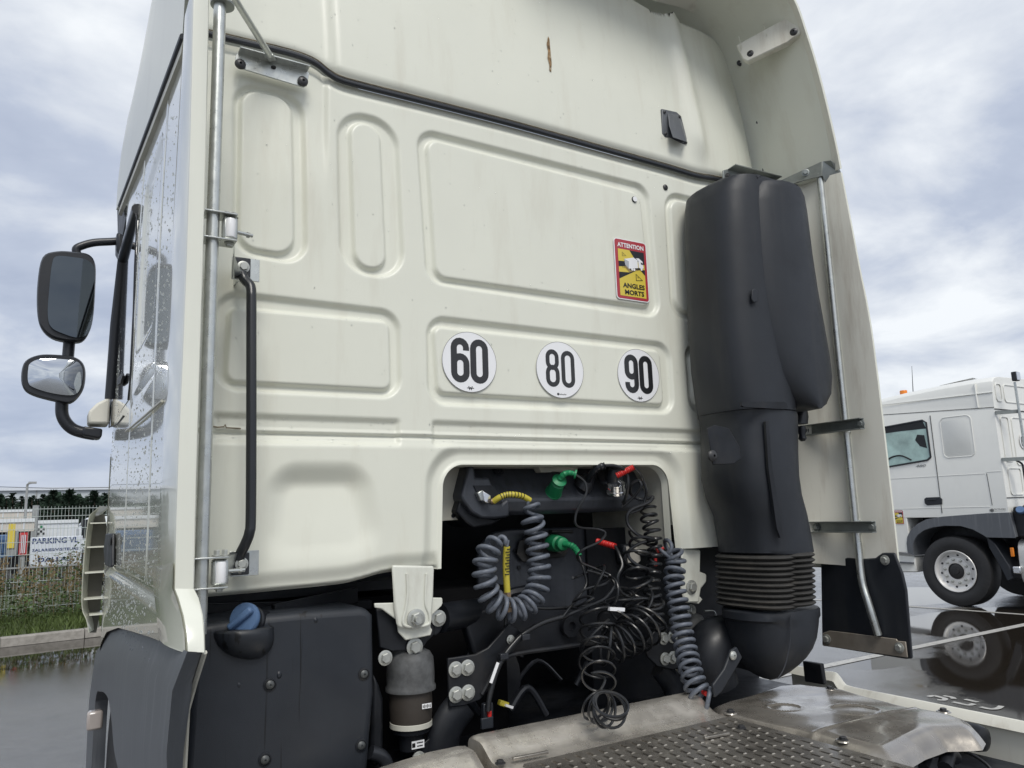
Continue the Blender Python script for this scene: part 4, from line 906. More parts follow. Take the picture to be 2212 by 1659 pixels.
# main body (left part) and rounded chamber (right part)
main = [(1540, 1600, 399), (1515, 1640, 402), (1498, 1675, 412), (1489, 1695, 428), (1485, 1703, 455), (1485, 1706, 520), (1488, 1710, 600), (1492, 1714, 700), (1500, 1716, 800), (1508, 1714, 850), (1513, 1714, 880), (1516, 1713, 892)]
MB().loft(levelled(main, dep=.165)).build('air_intake_tower', M['plastic'], T)
cham = [(1630, 1715, 419), (1622, 1727, 424), (1614, 1736, 438), (1612, 1743, 470), (1616, 1755, 560), (1622, 1768, 640), (1634, 1783, 720), (1648, 1793, 780), (1662, 1796, 820), (1684, 1790, 855), (1708, 1772, 878), (1730, 1750, 887)]
MB().loft(levelled(cham, dep=.155, yc=-.215, pw=2.7, lb=-.55)).build('intake_chamber', M['plastic'], T)
# seam round the chamber
cs = [at(u_, v_, 'y', -.235) for u_, v_ in ((1716, 424), (1736, 470), (1750, 560), (1763, 640), (1778, 720), (1787, 780), (1789, 825), (1778, 860), (1750, 884))]
MB().tube(catmull(cs, 5), .006, 6).build('chamber_seam', M['rubber'], T)
MB().lathe([(.020, -.01), (.020, .02), (.015, .03)], at(1637, 408, 'y', -.24), (0, -.5, 1), 16).build('plug', M['black'], T)
# raised spine and slot
MB().prism([at(u_, v_, 'y', -.338) for u_, v_ in ((1603, 868), (1602, 876), (1608, 879), (1695, 884), (1702, 880), (1700, 871), (1694, 868))], (0, .008, 0)).build('name_slot', M['black'], T)
MB().prism([at(u_, v_, 'y', -.334) for u_, v_ in ((1622, 627), (1628, 624), (1634, 628), (1634, 652), (1626, 655), (1622, 648))], (0, -.006, 0)).build('clip', M['plastic'], T, bevel=.003)
lowd = [(1514, 1716, 894), (1518, 1718, 902), (1521, 1718, 930), (1522, 1718, 980), (1524, 1720, 1030), (1534, 1725, 1070), (1552, 1735, 1110), (1558, 1743, 1150), (1563, 1748, 1180), (1563, 1749, 1186), (1568, 1749, 1190)]
MB().loft(levelled(lowd, dep=.16)).build('intake_duct', M['plastic'], T)
MB().prism([at(u_, v_, 'y', -.338) for u_, v_ in ((1654, 910), (1660, 909), (1667, 1000), (1690, 1150), (1692, 1160), (1686, 1162), (1678, 1140), (1660, 1010))], (0, .01, 0)).build('drain_groove', M['black'], T)
pk = [at(u_, v_, 'y', -.322) for u_, v_ in ((1528, 925), (1545, 918), (1575, 925), (1598, 965), (1602, 990), (1585, 1002), (1540, 1004))]
MB().prism(pk, (0, .004, 0)).build('duct_pocket_shade', M['black'], T, bevel=.006)  # flat black plate stands in for the shaded hollow of the pocket
screw(at(1538, 985, 'y', -.33), (0, -1, 0), .016)
MB().loft(levelled([(1726, 1742, 885), (1722, 1746, 900), (1722, 1744, 916)], dep=.03, yc=-.22, lb=-.5)).build('chamber_neck', M['rubber'], T)
MB().lathe([(.014, 0), (.018, -.02), (.012, -.035), (.016, -.05), (.008, -.06)], at(1731, 920, 'y', -.22), (0, 0, 1), 14).build('drain_valve', M['rubber'], T)
# bellows
def bsec(ul, ur, v_, dep, gap=0): return sec(ul, ur, v_, dep=dep, pw=2.6)
bl = []; v0_, v1_ = 1192, 1306; nf = 10
for i in range(nf*4+1):
    f = i/(nf*4); ph = (i % 4)/4; o_ = [0, 6, 9, 6][i % 4]; bl.append([Vector(p) for p in sec(1568-o_+2*f, 1702+o_+3*f, v0_+(v1_-v0_)*f+3, dep=.150+o_*.0018, pw=2.6)])
MB().loft(bl).build('rubber_bellows', M['dusty'], T, ang=60)
bl2 = []
for i in range(nf*4+1):
    f = i/(nf*4); o_ = [0, 6, 9, 6][i % 4]; bl2.append([Vector(p) for p in sec(1696-o_+2*f, 1755+o_+3*f, v0_+(v1_-v0_)*f-1, dep=.05+o_*.0018, yc=-.285, pw=2.2, lb=-.3)])
MB().loft(bl2).build('rubber_bellows', M['dusty'], T, ang=60)
elb = [(1563, 1770, 1306), (1559, 1774, 1309), (1559, 1775, 1324), (1566, 1770, 1330), (1569, 1768, 1345), (1573, 1763, 1370), (1579, 1754, 1392), (1588, 1740, 1412), (1600, 1722, 1430), (1614, 1704, 1445), (1630, 1686, 1457), (1643, 1671, 1464), (1652, 1661, 1467)]
MB().loft([[Vector(p) for p in sec(a_, b__, v_, dep=.165*min(1, (b__-a_)/190)**.8, pw=2.2)] for a_, b__, v_ in elb]).build('intake_elbow', M['plastic'], T)
MB().tube(catmull([at(u_, v_, 'y', .0) for u_, v_ in ((1640, 1400), (1590, 1385), (1545, 1390), (1530, 1430), (1540, 1480))], 6), .095, 20).build('elbow_pipe', M['black'], T)
MB().tube(catmull([at(u_, v_, 'y', -.33) for u_, v_ in ((1708, 1328), (1706, 1390), (1695, 1440), (1680, 1466))], 5), .0022, 6).build('mould_seam', M['rubber'], T)
MB().prism([at(u_, v_, 'y', -.27) for u_, v_ in ((1580, 1405), (1592, 1397), (1604, 1420), (1590, 1445), (1560, 1495), (1545, 1508), (1540, 1480), (1565, 1445))], (0, .012, 0)).build('elbow_strap', M['plastic'], T, bevel=.004)
screw(at(1583, 1416, 'y', -.275), (0, -1, 0), .012, mt=M['bolt'])

# ------------------------------------------------------------------ cab side, door, windows
pa = at(406, 96, 'x', .262); pb = at(272, 432, 'x', .262)
sk = (pb.z-pa.z)/(pb.y-pa.y)
sideseal = lambda y_: pa.z+sk*(y_-pa.y)
TPX = [(437, 1409), (405, 1407), (330, 1378), (290, 1366), (257, 1357), (233, 1366), (220, 1392), (205, 1440), (193, 1520)]
tw = sorted([(p.y, p.z) for p in (at(u_, v_, 'x', .25) for u_, v_ in TPX[1:])]); ty = np.array([p[0] for p in tw]); tz = np.array([p[1] for p in tw])
sidebot = lambda Y_: np.interp(Y_, ty, tz)
YFR = 2.05
zledge0 = at(245, 1228, 'x', .25); zledge1 = at(345, 1283, 'x', .25)
def ledge(Y_): return zledge1.z+(zledge0.z-zledge1.z)*(Y_-zledge1.y)/(zledge0.y-zledge1.y)
def side_F(X, Z): return np.maximum(np.maximum(Z-(pa.z+sk*(X-pa.y)-.03), sidebot(X)+.002-Z), np.maximum(X-(YFR-.10*np.clip((Z-1.9)/1.0, 0, 1.2)), np.where(Z < ledge(X)-.03, -.47+.30*smooth(1.10, 1.33, Z), -.09)-X))
def side_disp(X, Z):
    D = .0022*np.sin(X*2.2)+.010*np.clip((Z-2.2)/.8, 0, 1)**2
    D += .09*np.clip((X-1.6)/.5, 0, 1)**2.5*.5
    for yg in (.20, .93): D += .010*np.exp(-((X-yg-.02*(Z-2))/.006)**2)*(Z > ledge(X)+.01)
    L_ = ledge(X); D += .010*smooth(.012, .0, Z-L_)*smooth(-.030, -.012, Z-L_)-.005*smooth(-.012, -.04, Z-L_)
    D += .012*smooth(.15, .3, X)*0
    # pressed line below the window line, slanting
    D += .006*np.exp(-((Z-1.99-.0*X)/.008)**2)*(X < .9)*(X > .22)
    # sleeper-side pressing
    q_ = poly_sdf([(.30, 2.15), (.84, 2.15), (.84, 2.80), (.30, 2.80)], X, Z, .08); D += .012*smooth(.0, -.03, q_)
    return D
side_map = lambda X, Z, D: (.250+D, X, Z)
relief('cab_side', side_F, (-.52, 2.2, .80, 3.6), .014, side_disp, side_map, M['gloss'], T)
M['water'] = mat('rain_water', (.95, .97, 1), .02, var=0, transmission=1, spec=.6)
def droplets(name, pts, nrm, parent, lab):
    db_ = MB(); n = Vector(nrm); a_ = Vector((0, 0, 1)); b__ = n.cross(a_); rq_ = random.Random(11)
    for p, r_ in pts:
        p = Vector(p); st_ = rq_.uniform(1.0, 1.7)
        ring_ = [p+(b__*math.cos(k_*math.pi/3)+a_*st_*math.sin(k_*math.pi/3))*r_ for k_ in range(6)]; mid_ = [p+(b__*math.cos(k_*math.pi/3)+a_*st_*math.sin(k_*math.pi/3))*r_*.7+n*r_*.45 for k_ in range(6)]
        db_.add(ring_+mid_+[p+n*r_*.62], [(k_, (k_+1) % 6, 6+(k_+1) % 6, 6+k_) for k_ in range(6)]+[(6+k_, 6+(k_+1) % 6, 12) for k_ in range(6)])
    o_ = db_.build(name, M['water'], parent, kind='stuff', ang=180); o_['label'] = lab
rq = random.Random(21); Ys, Zs, Rs = [], [], []
while len(Ys) < 2600:
    y_ = rq.uniform(-.08, 1.9); z_ = rq.uniform(1.18, 2.95)
    if z_ > sideseal(y_)-.08 or rq.random() > .35+.65*(.5+.5*math.sin(y_*3+z_*4)) or rq.random() > (1.0 if z_ < 1.45 else .55): continue
    Ys.append(y_); Zs.append(z_); Rs.append(rq.uniform(.0010, .0022) if rq.random() < .6 else rq.uniform(.0022, .0038))
Ds = side_disp(np.array(Ys), np.array(Zs))
droplets('rain_droplets', [((.250+d_, y_, z_), r_) for d_, y_, z_, r_ in zip(Ds, Ys, Zs, Rs)], (-1, 0, 0), T, 'rain droplets clinging to the glossy cab side')
Xw, Zw, Rw = [], [], []
while len(Xw) < 420:
    x_ = rq.uniform(.36, 2.2); z_ = rq.choice([rq.uniform(1.75, 1.84), rq.uniform(1.95, 2.9), rq.uniform(3.0, 3.5)])
    Xw.append(x_); Zw.append(z_); Rw.append(rq.uniform(.0011, .0027))
Xw, Zw = np.array(Xw), np.array(Zw); low_ = Zw < seal_f(Xw)-.02; Dw = np.where(low_, wall_disp(Xw, Zw), shell_disp(Xw, Zw))
droplets('rain_droplets', [((x_, d_, z_), r_) for x_, d_, z_, r_ in zip(Xw, Dw, Zw, Rw)], (0, -1, 0), T, 'small rain droplets scattered on the rear wall')
# joint bead at rear of side
for yg, nm in ((.20, 'panel_gap'), (.93, 'door_gap')):
    MB().tube([(.2585+.012*max(0, (z_-2.2)/.8)**2, yg+.02*(z_-2), z_) for z_ in (ledge(yg)+.01, 2.0, 2.4, sideseal(yg)-.06)], .0035, 6).build(nm, M['farline'], T)
wg = [(1.02, 2.02), (1.02, 2.55), (1.10, 2.80), (1.75, 2.86), (1.93, 2.80), (1.99, 2.12), (1.93, 2.02)]
gl = MB(); gl.prism([(.252, y_, z_) for y_, z_ in wg], (.0, 0, 0.0001)); gl = MB().loft([[Vector((.2495, y_, z_)) for y_, z_ in wg], [Vector((.262, y_, z_)) for y_, z_ in wg]]); gl.build('door_window', M['glass'], T)
MB().tube(catmull([(.249, y_, z_) for y_, z_ in wg], 4, True), .003, 6, False).build('window_rubber', M['rubber'], T)
MB().tube([at(298, 452, 'x', .255), at(266, 560, 'x', .250), at(250, 700, 'x', .240), at(238, 862, 'x', .235)], .024, 10, sy=1).build('front_pillar_trim', M['handle'], T)
# drip rail (dirty grey band) under the roof and black double seal
ys = [pa.y-.0+(pb.y-pa.y)*i/8 for i in range(10)]
MB().loft([[Vector((.262, y_, sideseal(y_)-.035)) for y_ in ys], [Vector((.246, y_, sideseal(y_)-.03)) for y_ in ys], [Vector((.250, y_, sideseal(y_)+.012)) for y_ in ys], [Vector((.27, y_, sideseal(y_)+.02)) for y_ in ys]], cap=False, closed=False).build('drip_rail', M['inner_paint'], T)
MB().tube([Vector((.248, y_, sideseal(y_)+.020)) for y_ in ys], .008, 8).build('roof_side_seal', M['seal'], T)
# roof side above: curves in toward the front and the top
FRX = [(252, 436, 2.28), (254, 400, 2.28), (262, 330, 2.22), (276, 255, 2.15), (292, 190, 2.08), (311, 110, 1.98), (329, 45, 1.88), (345, -10, 1.78), (372, -90, 1.6)]
frp = [at(u_, v_, 'y', y_) for u_, v_, y_ in FRX]
rsr = []
for i, p in enumerate(frp):
    f = i/(len(frp)-1); zr_ = sideseal(-.10)+.028+f*1.15; row_ = []
    for g_ in [k_/14 for k_ in range(15)]:
        y_ = -.10+g_*(p.y+.10); lin_ = Vector((.252+.02*f+(p.x-.252-.02*f)*g_**2.2, y_, 0))
        zz_ = sideseal(y_)+.028+(zr_-sideseal(-.10)-.028)*(1-g_)+((p.z-sideseal(p.y)-.028)*g_ if i else 0)
        row_.append(Vector((lin_.x, y_, zz_)))
    rsr.append(row_)
MB().loft(rsr, cap=False, closed=False).build('roof_side', M['roofpaint'], T, ang=60)
fr_ = [r_[-1] for r_ in rsr]
MB().loft([fr_, [p+Vector((.03, .03, 0)) for p in fr_], [p+Vector((.12, .10, 0)) for p in fr_], [p+Vector((1.2, .32, 0)) for p in fr_]], cap=False, closed=False).build('roof_front', M['roofpaint'], T)
# dark sun visor end at the roof front
sv = [at(u_, v_, 'x', .27) for u_, v_ in ((252, 432), (262, 440), (272, 470), (262, 520), (254, 510))]
MB().prism(sv, (.9, 0.05, 0)).build('sun_visor', M['plastic'], T, bevel=.01)
# front corner mass of the cab
MB().loft([[Vector((.262, YFR-.02, z_)), Vector((.30, YFR+.16, z_)), Vector((.45, YFR+.26, z_)), Vector((1.5, YFR+.30, z_)), Vector((2.5, YFR+.26, z_)), Vector((2.7, YFR, z_))] for z_ in (.75, 1.9)], closed=False, cap=False).build('cab_front', M['gloss'], T)
MB().loft([[Vector((.29, YFR-.06, 1.9)), Vector((.33, YFR+.12, 1.9)), Vector((.5, YFR+.24, 1.9)), Vector((2.6, YFR+.2, 1.9))], [Vector((.31, YFR-.16, 2.95)), Vector((.36, YFR-.02, 2.95)), Vector((.55, YFR+.1, 2.95)), Vector((2.6, YFR+.05, 2.95))]], closed=False, cap=False).build('windscreen', M['glass'], T)
# door handle
dh = [at(u_, v_, 'x', .246) for u_, v_ in (ZL(705, 140), ZL(745, 138), ZL(743, 350), ZL(735, 358), ZL(700, 345), ZL(690, 240))]
dho = MB().prism(dh, (-.012, 0, 0)).build('door_handle', M['plastic'], T, bevel=.004)
MB().prism([at(u_, v_, 'x', .232) for u_, v_ in (ZL(705, 165), ZL(722, 165), ZL(718, 215), ZL(700, 215))], (-.002, 0, 0)).build('handle_grip', M['black'], dho)
# slanted trim line & badge lamp
MB().tube([at(*Z4, 'x', .245) for Z4 in ((272, 932), (305, 905), (350, 866))], .004, 6).build('side_crease_trim', M['inner_paint'], T)
MB().prism([at(u_, v_, 'x', .245) for u_, v_ in ((258, 820), (268, 806), (270, 812), (266, 828), (259, 834))], (-.01, 0, 0)).build('side_repeater', M['plastic'], T, bevel=.002)
# corner vane at the front
vo_ = [(258, 1094), (215, 1104), (204, 1114), (196, 1140), (190, 1190), (186, 1240), (182, 1290), (181, 1330), (186, 1350), (192, 1370), (192, 1366)]
def z7(x_, y_): return ((260+x_/2.127)/1.736, (1700+y_/2.127)/1.736)
vo_ = [z7(250, 420), z7(205, 460), z7(165, 500), z7(145, 600), z7(132, 720), z7(118, 880), z7(108, 1040), z7(104, 1180), z7(112, 1260), z7(138, 1320), z7(152, 1380), z7(158, 1430)]
yv = YFR+.12
vp_ = catmull([at(u_, v_, 'y', yv) for u_, v_ in vo_], 4)
vn = MB().loft([vp_, [p+Vector((-.004, -.004, 0)) for p in vp_], [p+Vector((.05, .18, 0)) for p in vp_], [p+Vector((.055, .18, 0)) for p in vp_]], cap=False, closed=False).build('corner_vane', M['gloss'], T)
for (x0_, x1_, y_) in ((165, 300, 558), (140, 275, 750), (122, 260, 955), (115, 250, 1165), (160, 225, 1290)):
    a_ = at(*z7(x0_, y_), 'y', yv); b__ = at(*z7(x1_, y_-4), 'y', yv)
    MB().box(((a_.x+b__.x)/2+.02, yv+.07, a_.z), (b__.x-a_.x+.04, .16, .006)).build('vane_fin', M['paint'], vn)
bkp = [at(*z7(x_, y_), 'y', yv+.10) for x_, y_ in ((165, 520), (280, 480), (300, 600), (270, 960), (240, 1300), (215, 1430), (165, 1430), (110, 1200), (130, 800))]
MB().prism(bkp, (0, .02, 0)).build('vane_duct', mat('grey_brown_duct', (.12, .115, .10), .6, var=.2), vn)  # grey-brown colour behind the fins
# marker lamp at the front wheel arch
MB().box(at(*ZL(560, 1355), 'x', .20)+Vector((.03, 0, 0)), (.06, .05, .075)).build('side_marker_lamp', mat('clear_lens', (.45, .40, .37), .15, var=.1, coat=1), T, bevel=.01)

# flared lower panel between the sill and the deflector strip
lq = [at(u_, v_, 'x', .246) for u_, v_ in ((330, 1225), (334, 1262), (336, 1285), (339, 1310), (342, 1340), (344, 1362), (346, 1380))]
rq = [So[5].lerp(So[6], .6)]+So[6:11]+[So[10]+Vector((0, 0, -.001))]
fl_ = []
for t_ in (0, .2, .4, .6, .8, .93, 1.0): fl_.append([a_.lerp(b__, t_)+Vector((-.009*math.sin(math.pi*t_)*min(1, i/3)-.003, 0, 0)) for i, (a_, b__) in enumerate(zip(lq, rq))])
MB().loft(fl_, cap=False, closed=False).build('lower_side_flare', M['gloss'], T, ang=60)

# wheel arch fender
FT = [(437, 1409, .30), (405, 1407, .262), (330, 1378, .262), (290, 1366, .262), (257, 1357, .262), (233, 1366, .262), (220, 1392, .262), (202, 1440, .262), (190, 1690, .262)]
FC = [(417, 1473, .295), (372, 1493, .238), (320, 1455, .238), (262, 1415, .238), (240, 1408, .238), (220, 1420, .238), (203, 1450, .238), (192, 1520, .238), (184, 1690, .238)]
FA = [(390, 1760, .295), (362, 1760, .238), (290, 1760, .238), (250, 1640, .238), (241, 1560, .238), (233, 1508, .238), (217, 1494, .238), (206, 1515, .238), (196, 1690, .238)]
rw = [(lambda P_: P_[:2]+catmull(P_[1:], 5)[1:])([at(u_, v_, 'x', x_) for u_, v_, x_ in r_]) for r_ in (FT, FC, FA)]
midr = [a_.lerp(b__, .5)+Vector((-.006, 0, 0)) for a_, b__ in zip(rw[1], rw[2])]
inr = [p+Vector((.05, 0, 0)) for p in rw[2]]
MB().loft([rw[0], rw[1], midr, rw[2], inr], cap=False, closed=False).build('wheel_arch_fender', M['greyplastic'], T, ang=25)
MB().tube([rw[0][0]+Vector((.004, -.002, 0)), rw[1][0]+Vector((.004, -.002, 0)), at(405, 1533, 'x', .297), at(397, 1680, 'x', .297)], .006, 6).build('fender_edge', M['inner_paint'], T)
wc_ = Vector((.30, 1.32, .52))
wh = MB().lathe([(.30, .0), (.42, -.01), (.50, .02), (.515, .06), (.515, .26), (.50, .30), (.30, .31)], wc_, (1, 0, 0), 48).build('front_wheel', M['tyre'], T)
MB().lathe([(.0, .05), (.12, .03), (.16, .10), (.28, .10), (.30, .01)], wc_, (1, 0, 0), 32, cap=False).build('wheel_rim', M['rim'], wh)
MB().box((.62, .30, 1.12), (.5, .02, .7)).box((.89, 1.25, .82), (1.08, 2.0, .95)).box((.45, 1.25, 1.27), (.36, 2.0, .02)).build('wheel_well_liner', mat('wheel_well_shade', (.006, .006, .007), .85, var=0, spec=.1), T)  # near-black colour puts the shade of the wheel well into the boxes

# ------------------------------------------------------------------ mirrors
def mirror(name, hout, gout, y0_, dep, gmat, gn, parent):
    H = catmull([at(u_, v_, 'y', y0_) for u_, v_ in hout], 4, True); G = catmull([at(u_, v_, 'y', y0_-.004) for u_, v_ in gout], 4, True)
    c_ = sum(H, Vector())/len(H)
    o_ = MB().loft([shr(H, .96, -.012), shr(H, 1.0, -.0), shr(H, .985, dep*.5), shr(H, .82, dep*.9), shr(H, .5, dep)]).build(name, M['rubber'], parent)
    q = Vector(gn[:3]).normalized(); gc = sum(G, Vector())/len(G)
    Gf = [Vector((p.x, y0_-.022-((p.x-gc.x)*q.x+(p.z-gc.z)*q.z)/q.y*0.12, p.z)) for p in G]
    gc = sum(Gf, Vector())/len(Gf); ring_in = [gc+(p-gc)*.5 for p in Gf]
    for p in ring_in: p.y -= gn[3] if len(gn) > 3 else 0
    mbb = MB(); nG = len(Gf); cen = gc+Vector((0, -(gn[3]*1.35 if len(gn) > 3 else 0), 0))
    V_ = Gf+ring_in+[cen]; mbb.add(V_, [(k_, (k_+1) % nG, nG+(k_+1) % nG, nG+k_) for k_ in range(nG)]+[(nG+k_, nG+(k_+1) % nG, 2*nG) for k_ in range(nG)])
    mbb.build('mirror_glass', gmat, o_, ang=80)
    return o_
MR_ = mirror
H1 = [(92, 556), (122, 543), (160, 544), (192, 550), (206, 572), (206, 620), (202, 680), (194, 715), (178, 736), (150, 738), (112, 729), (88, 706), (80, 672), (81, 610)]
G1 = [(122, 556), (160, 558), (186, 563), (203, 580), (203, 630), (199, 690), (189, 722), (168, 731), (135, 722), (110, 708), (103, 680), (106, 630), (112, 575)]
mirror('main_mirror_housing', H1, G1, 1.98, .12, M['mirror'], (.25, -1, .05), T)
H2 = [(55, 780), (83, 767), (120, 766), (160, 771), (180, 786), (185, 812), (178, 846), (153, 870), (117, 865), (70, 852), (49, 836), (46, 806)]
G2 = [(66, 786), (88, 777), (130, 777), (165, 782), (177, 796), (178, 818), (170, 846), (152, 855), (110, 850), (72, 838), (61, 826), (61, 800)]
mirror('wide_mirror_housing', H2, G2, 1.98, .12, M['mirror2'], (.1, -1, -.02, .012), T)
MB().tube(catmull([at(u_, v_, 'y', 2.03) for u_, v_ in ((168, 552), (165, 538), (180, 530), (205, 524), (240, 522), (268, 520))], 6), .020, 12).build('upper_mirror_arm', M['rubber'], T)
MB().tube([at(u_, v_, 'y', 2.03) for u_, v_ in ((150, 735), (147, 770))], .026, 12).build('mirror_link', M['rubber'], T)
MB().tube(catmull([at(u_, v_, 'y', 2.03) for u_, v_ in ((134, 866), (134, 893), (142, 912), (158, 927), (182, 935), (205, 939))], 6), .028, 12).build('lower_mirror_arm', M['rubber'], T)
MB().prism([at(u_, v_, 'y', 1.96) for u_, v_ in ((180, 920), (222, 926), (220, 944), (212, 947), (178, 940))], (0, .12, 0)).build('arm_socket', M['rubber'], T, bevel=.01)
MB().prism([at(u_, v_, 'y', 1.95) for u_, v_ in ((191, 888), (210, 870), (238, 857), (237, 916), (191, 915))], (0, .16, 0)).build('arm_cover', M['matt_paint'], T, bevel=.012)
MB().prism([at(u_, v_, 'y', 1.95) for u_, v_ in ((252, 500), (262, 504), (284, 520), (278, 545), (262, 560), (252, 540))], (0, .1, 0)).build('upper_arm_mount', M['rubber'], T, bevel=.012)

# ------------------------------------------------------------------ filler tank and blue cap (left, below the wall)
YB = -.02
tf = [at(u_, v_, 'y', YB) for u_, v_ in ((420, 1352), (560, 1330), (640, 1322), (780, 1312), (800, 1316), (808, 1330), (810, 1500), (798, 1640), (790, 1750), (390, 1760))]
tank = MB().prism(tf, (0, .45, 0)).build('filler_tank_cover', M['tankplastic'], T, bevel=.022, seg=4)
MB().loft([[Vector(p) for p in sec(a_, b__, v_, dep=d_, yc=YB+.01, lb=-.3, pw=2.2)] for a_, b__, v_, d_ in ((466, 590, 1352, .050), (462, 596, 1356, .056), (463, 597, 1364, .058), (470, 597, 1382, .054), (484, 592, 1398, .045), (504, 582, 1411, .034), (528, 568, 1420, .022))]).build('filler_pod', M['tankplastic'], T)
nk0 = at(562, 1345, 'y', .03); nk1 = at(508, 1331, 'y', -.07)
ax_ = (nk1-nk0).normalized()
MB().lathe([(.034, -.02), (.034, .04), (.037, .045), (.037, .052), (.034, .056), (.038, .066), (.038, .078)], nk0, ax_, 28).build('filler_neck', M['rubber'], T)
cb0 = nk0+ax_*.076
fc = MB().lathe([(.038, 0), (.041, .005), (.041, .014), (.038, .019), (.024, .021)], cb0, ax_, 32).build('filler_cap', M['cap'], T, label='blue twist cap on the filler neck')
qx = ax_.to_track_quat('Z', 'Y'); sidev = Vector((.7, -.2, .5)); sidev = (sidev-ax_*sidev.dot(ax_)).normalized()
MB().bar(cb0+ax_*.028-sidev*.042, cb0+ax_*.028+sidev*.034, .018, .020, upv=ax_).build('cap_grip', M['cap'], fc, bevel=.006)
for u_, v_ in ((583, 1479), (786, 1456), (572, 1641), (780, 1610)):
    c_ = at(u_, v_, 'y', YB); MB().lathe([(.017, -.002), (.017, .003), (.0135, .004), (.0125, .001)], c_, (0, -1, 0), 20).build('screw_recess', M['black'], T)
    screw(c_+Vector((0, -.001, 0)), (0, -1, 0), .0095, mt=mat('dull_screw', (.09, .095, .095), .45, metal=.4) if 'dull_screw' not in bpy.data.materials else bpy.data.materials['dull_screw'])
MB().prism([at(u_, v_, 'y', .05) for u_, v_ in ((808, 1455), (820, 1480), (829, 1510), (829, 1630), (815, 1660), (800, 1650))], (0, .3, 0)).build('tank_side_cover', M['black'], T, bevel=.01)
MB().tube(catmull([at(u_, v_, 'y', .02) for u_, v_ in ((800, 1625), (830, 1640), (845, 1690))], 5), .02, 12).build('tank_hose', M['rubber'], T)
MB().bar(at(590, 1325, 'y', .1), at(770, 1285, 'y', .2), .02, .05).bar(at(430, 1315, 'y', .2), at(800, 1305, 'y', .25), .03, .03).build('tank_strap', M['black'], T, bevel=.004)

# ------------------------------------------------------------------ white cab mounts and carriers
def cabmount(px_u, px_s, y_, boltpx):
    P_ = [at(u_, v_, 'y', y_) for u_, v_ in px_u]; MB().prism(P_, (0, .012, 0)).build('cab_mount_tongue', M['white_plate'], T, bevel=.006)
    P_ = [at(u_, v_, 'y', y_+.016) for u_, v_ in px_s]; MB().prism(P_, (0, .008, 0)).build('cab_mount_saddle', M['white_plate'], T, bevel=.003)
    for i, (u_, v_, r_) in enumerate(boltpx): bolt(at(u_, v_, 'y', y_-.001), (0, -1, 0), r_)
cabmount([Z2(330, 345), Z2(604, 350), Z2(598, 560), Z2(590, 640), Z2(588, 720), Z2(570, 738), Z2(430, 752), Z2(385, 755), Z2(362, 735), Z2(345, 600)],
         [Z2(214, 592), Z2(345, 588), Z2(598, 555), Z2(655, 556), Z2(658, 590), Z2(650, 610), Z2(592, 665), Z2(578, 745), Z2(592, 765), Z2(580, 800), Z2(418, 832), Z2(370, 780), Z2(360, 700), Z2(290, 650), Z2(262, 628), Z2(218, 622)], -.02,
         [(*Z2(482, 692), .020)])
MB().tube([at(*Z2(482, 692), 'y', -.03), at(*Z2(500, 700), 'y', -.07)], .008, 12).build('mount_stud', M['bolt'], T)
MB().tube(catmull([at(*Z2(x_, y_), 'y', -.022) for x_, y_ in ((425, 400), (430, 520), (418, 620), (400, 700), (412, 735), (470, 742), (540, 735), (572, 715), (570, 660), (548, 600), (546, 500), (552, 400))], 5), .0045, 8).build('pressed_rib', M['white_plate'], T)
tg = [at(*Z2(410+dx, 700-abs(dx-60)*1.2), 'y', -.022) for dx in range(0, 130, 20)]
cabmount([(1474, 1186), (1514, 1188), (1513, 1235), (1527, 1240), (1527, 1257), (1515, 1272), (1510, 1302), (1480, 1302), (1472, 1270)],
         [(1480, 1290), (1512, 1288), (1518, 1295), (1510, 1305), (1478, 1300)], .02, [(1493, 1268, .018)])
MB().tube([at(1491, 1268, 'y', .06), at(1500, 1270, 'y', .02)], .007, 12).build('mount_stud', M['bolt'], T)
# black carrier plates with bolts
cp = [Z2(225, 630), Z2(620, 620), Z2(655, 650), Z2(650, 700), Z2(600, 800), Z2(560, 840), Z2(520, 900), Z2(480, 930), Z2(400, 900), Z2(330, 905), Z2(250, 880), Z2(240, 760)]
MB().prism([at(u_, v_, 'y', .02) for u_, v_ in cp], (0, .01, 0)).build('cab_carrier_plate', M['black'], T, bevel=.004)
for q_, r_, y_ in ((Z2(628, 688), .017, .015), (Z2(473, 874), .018, .015), (Z2(283, 945), .015, .01)): bolt(at(*q_, 'y', y_), (0, -1, 0), r_)
MB().prism([at(*Z2(x_, y_), 'y', .03) for x_, y_ in ((590, 650), (660, 640), (668, 700), (630, 780), (600, 805), (585, 790))], (0, -.012, 0)).build('tie_link', M['black'], T, bevel=.006)
# air spring (left) and right one
def airspring(c_, sc_=1.0, full=True):
    bel = MB().lathe([(.030, .075), (.040, .072), (.060, .062), (.070, .045), (.0725, 0), (.072, -.030), (.076, -.036), (.076, -.046), (.066, -.048)], c_, (0, 0, 1), 40).build('air_spring_cup', mat('scuffed_rubber', (.085, .088, .090), .6, var=.35, vscale=30, dirt=(.03, .03, .03), dirt_amt=.8, dscale=(25, 25, 25)) if 'scuffed_rubber' not in bpy.data.materials else bpy.data.materials['scuffed_rubber'], T)
    MB().lathe([(.064, -.048), (.065, -.09), (.062, -.135)], c_, (0, 0, 1), 36).build('air_spring_bellows', mat('brown_black_rubber', (.040, .033, .027), .6, var=.2) if 'brown_black_rubber' not in bpy.data.materials else bpy.data.materials['brown_black_rubber'], T)
    MB().lathe([(.0625, -.135), (.0635, -.136), (.0635, -.150), (.061, -.151)], c_, (0, 0, 1), 36).build('clamp_ring', M['inner_paint'], T)
    MB().lathe([(.058, -.151), (.056, -.165), (.040, -.170), (.036, -.215), (.030, -.22)], c_, (0, 0, 1), 32).build('damper_foot', M['black'], T)
    return bel
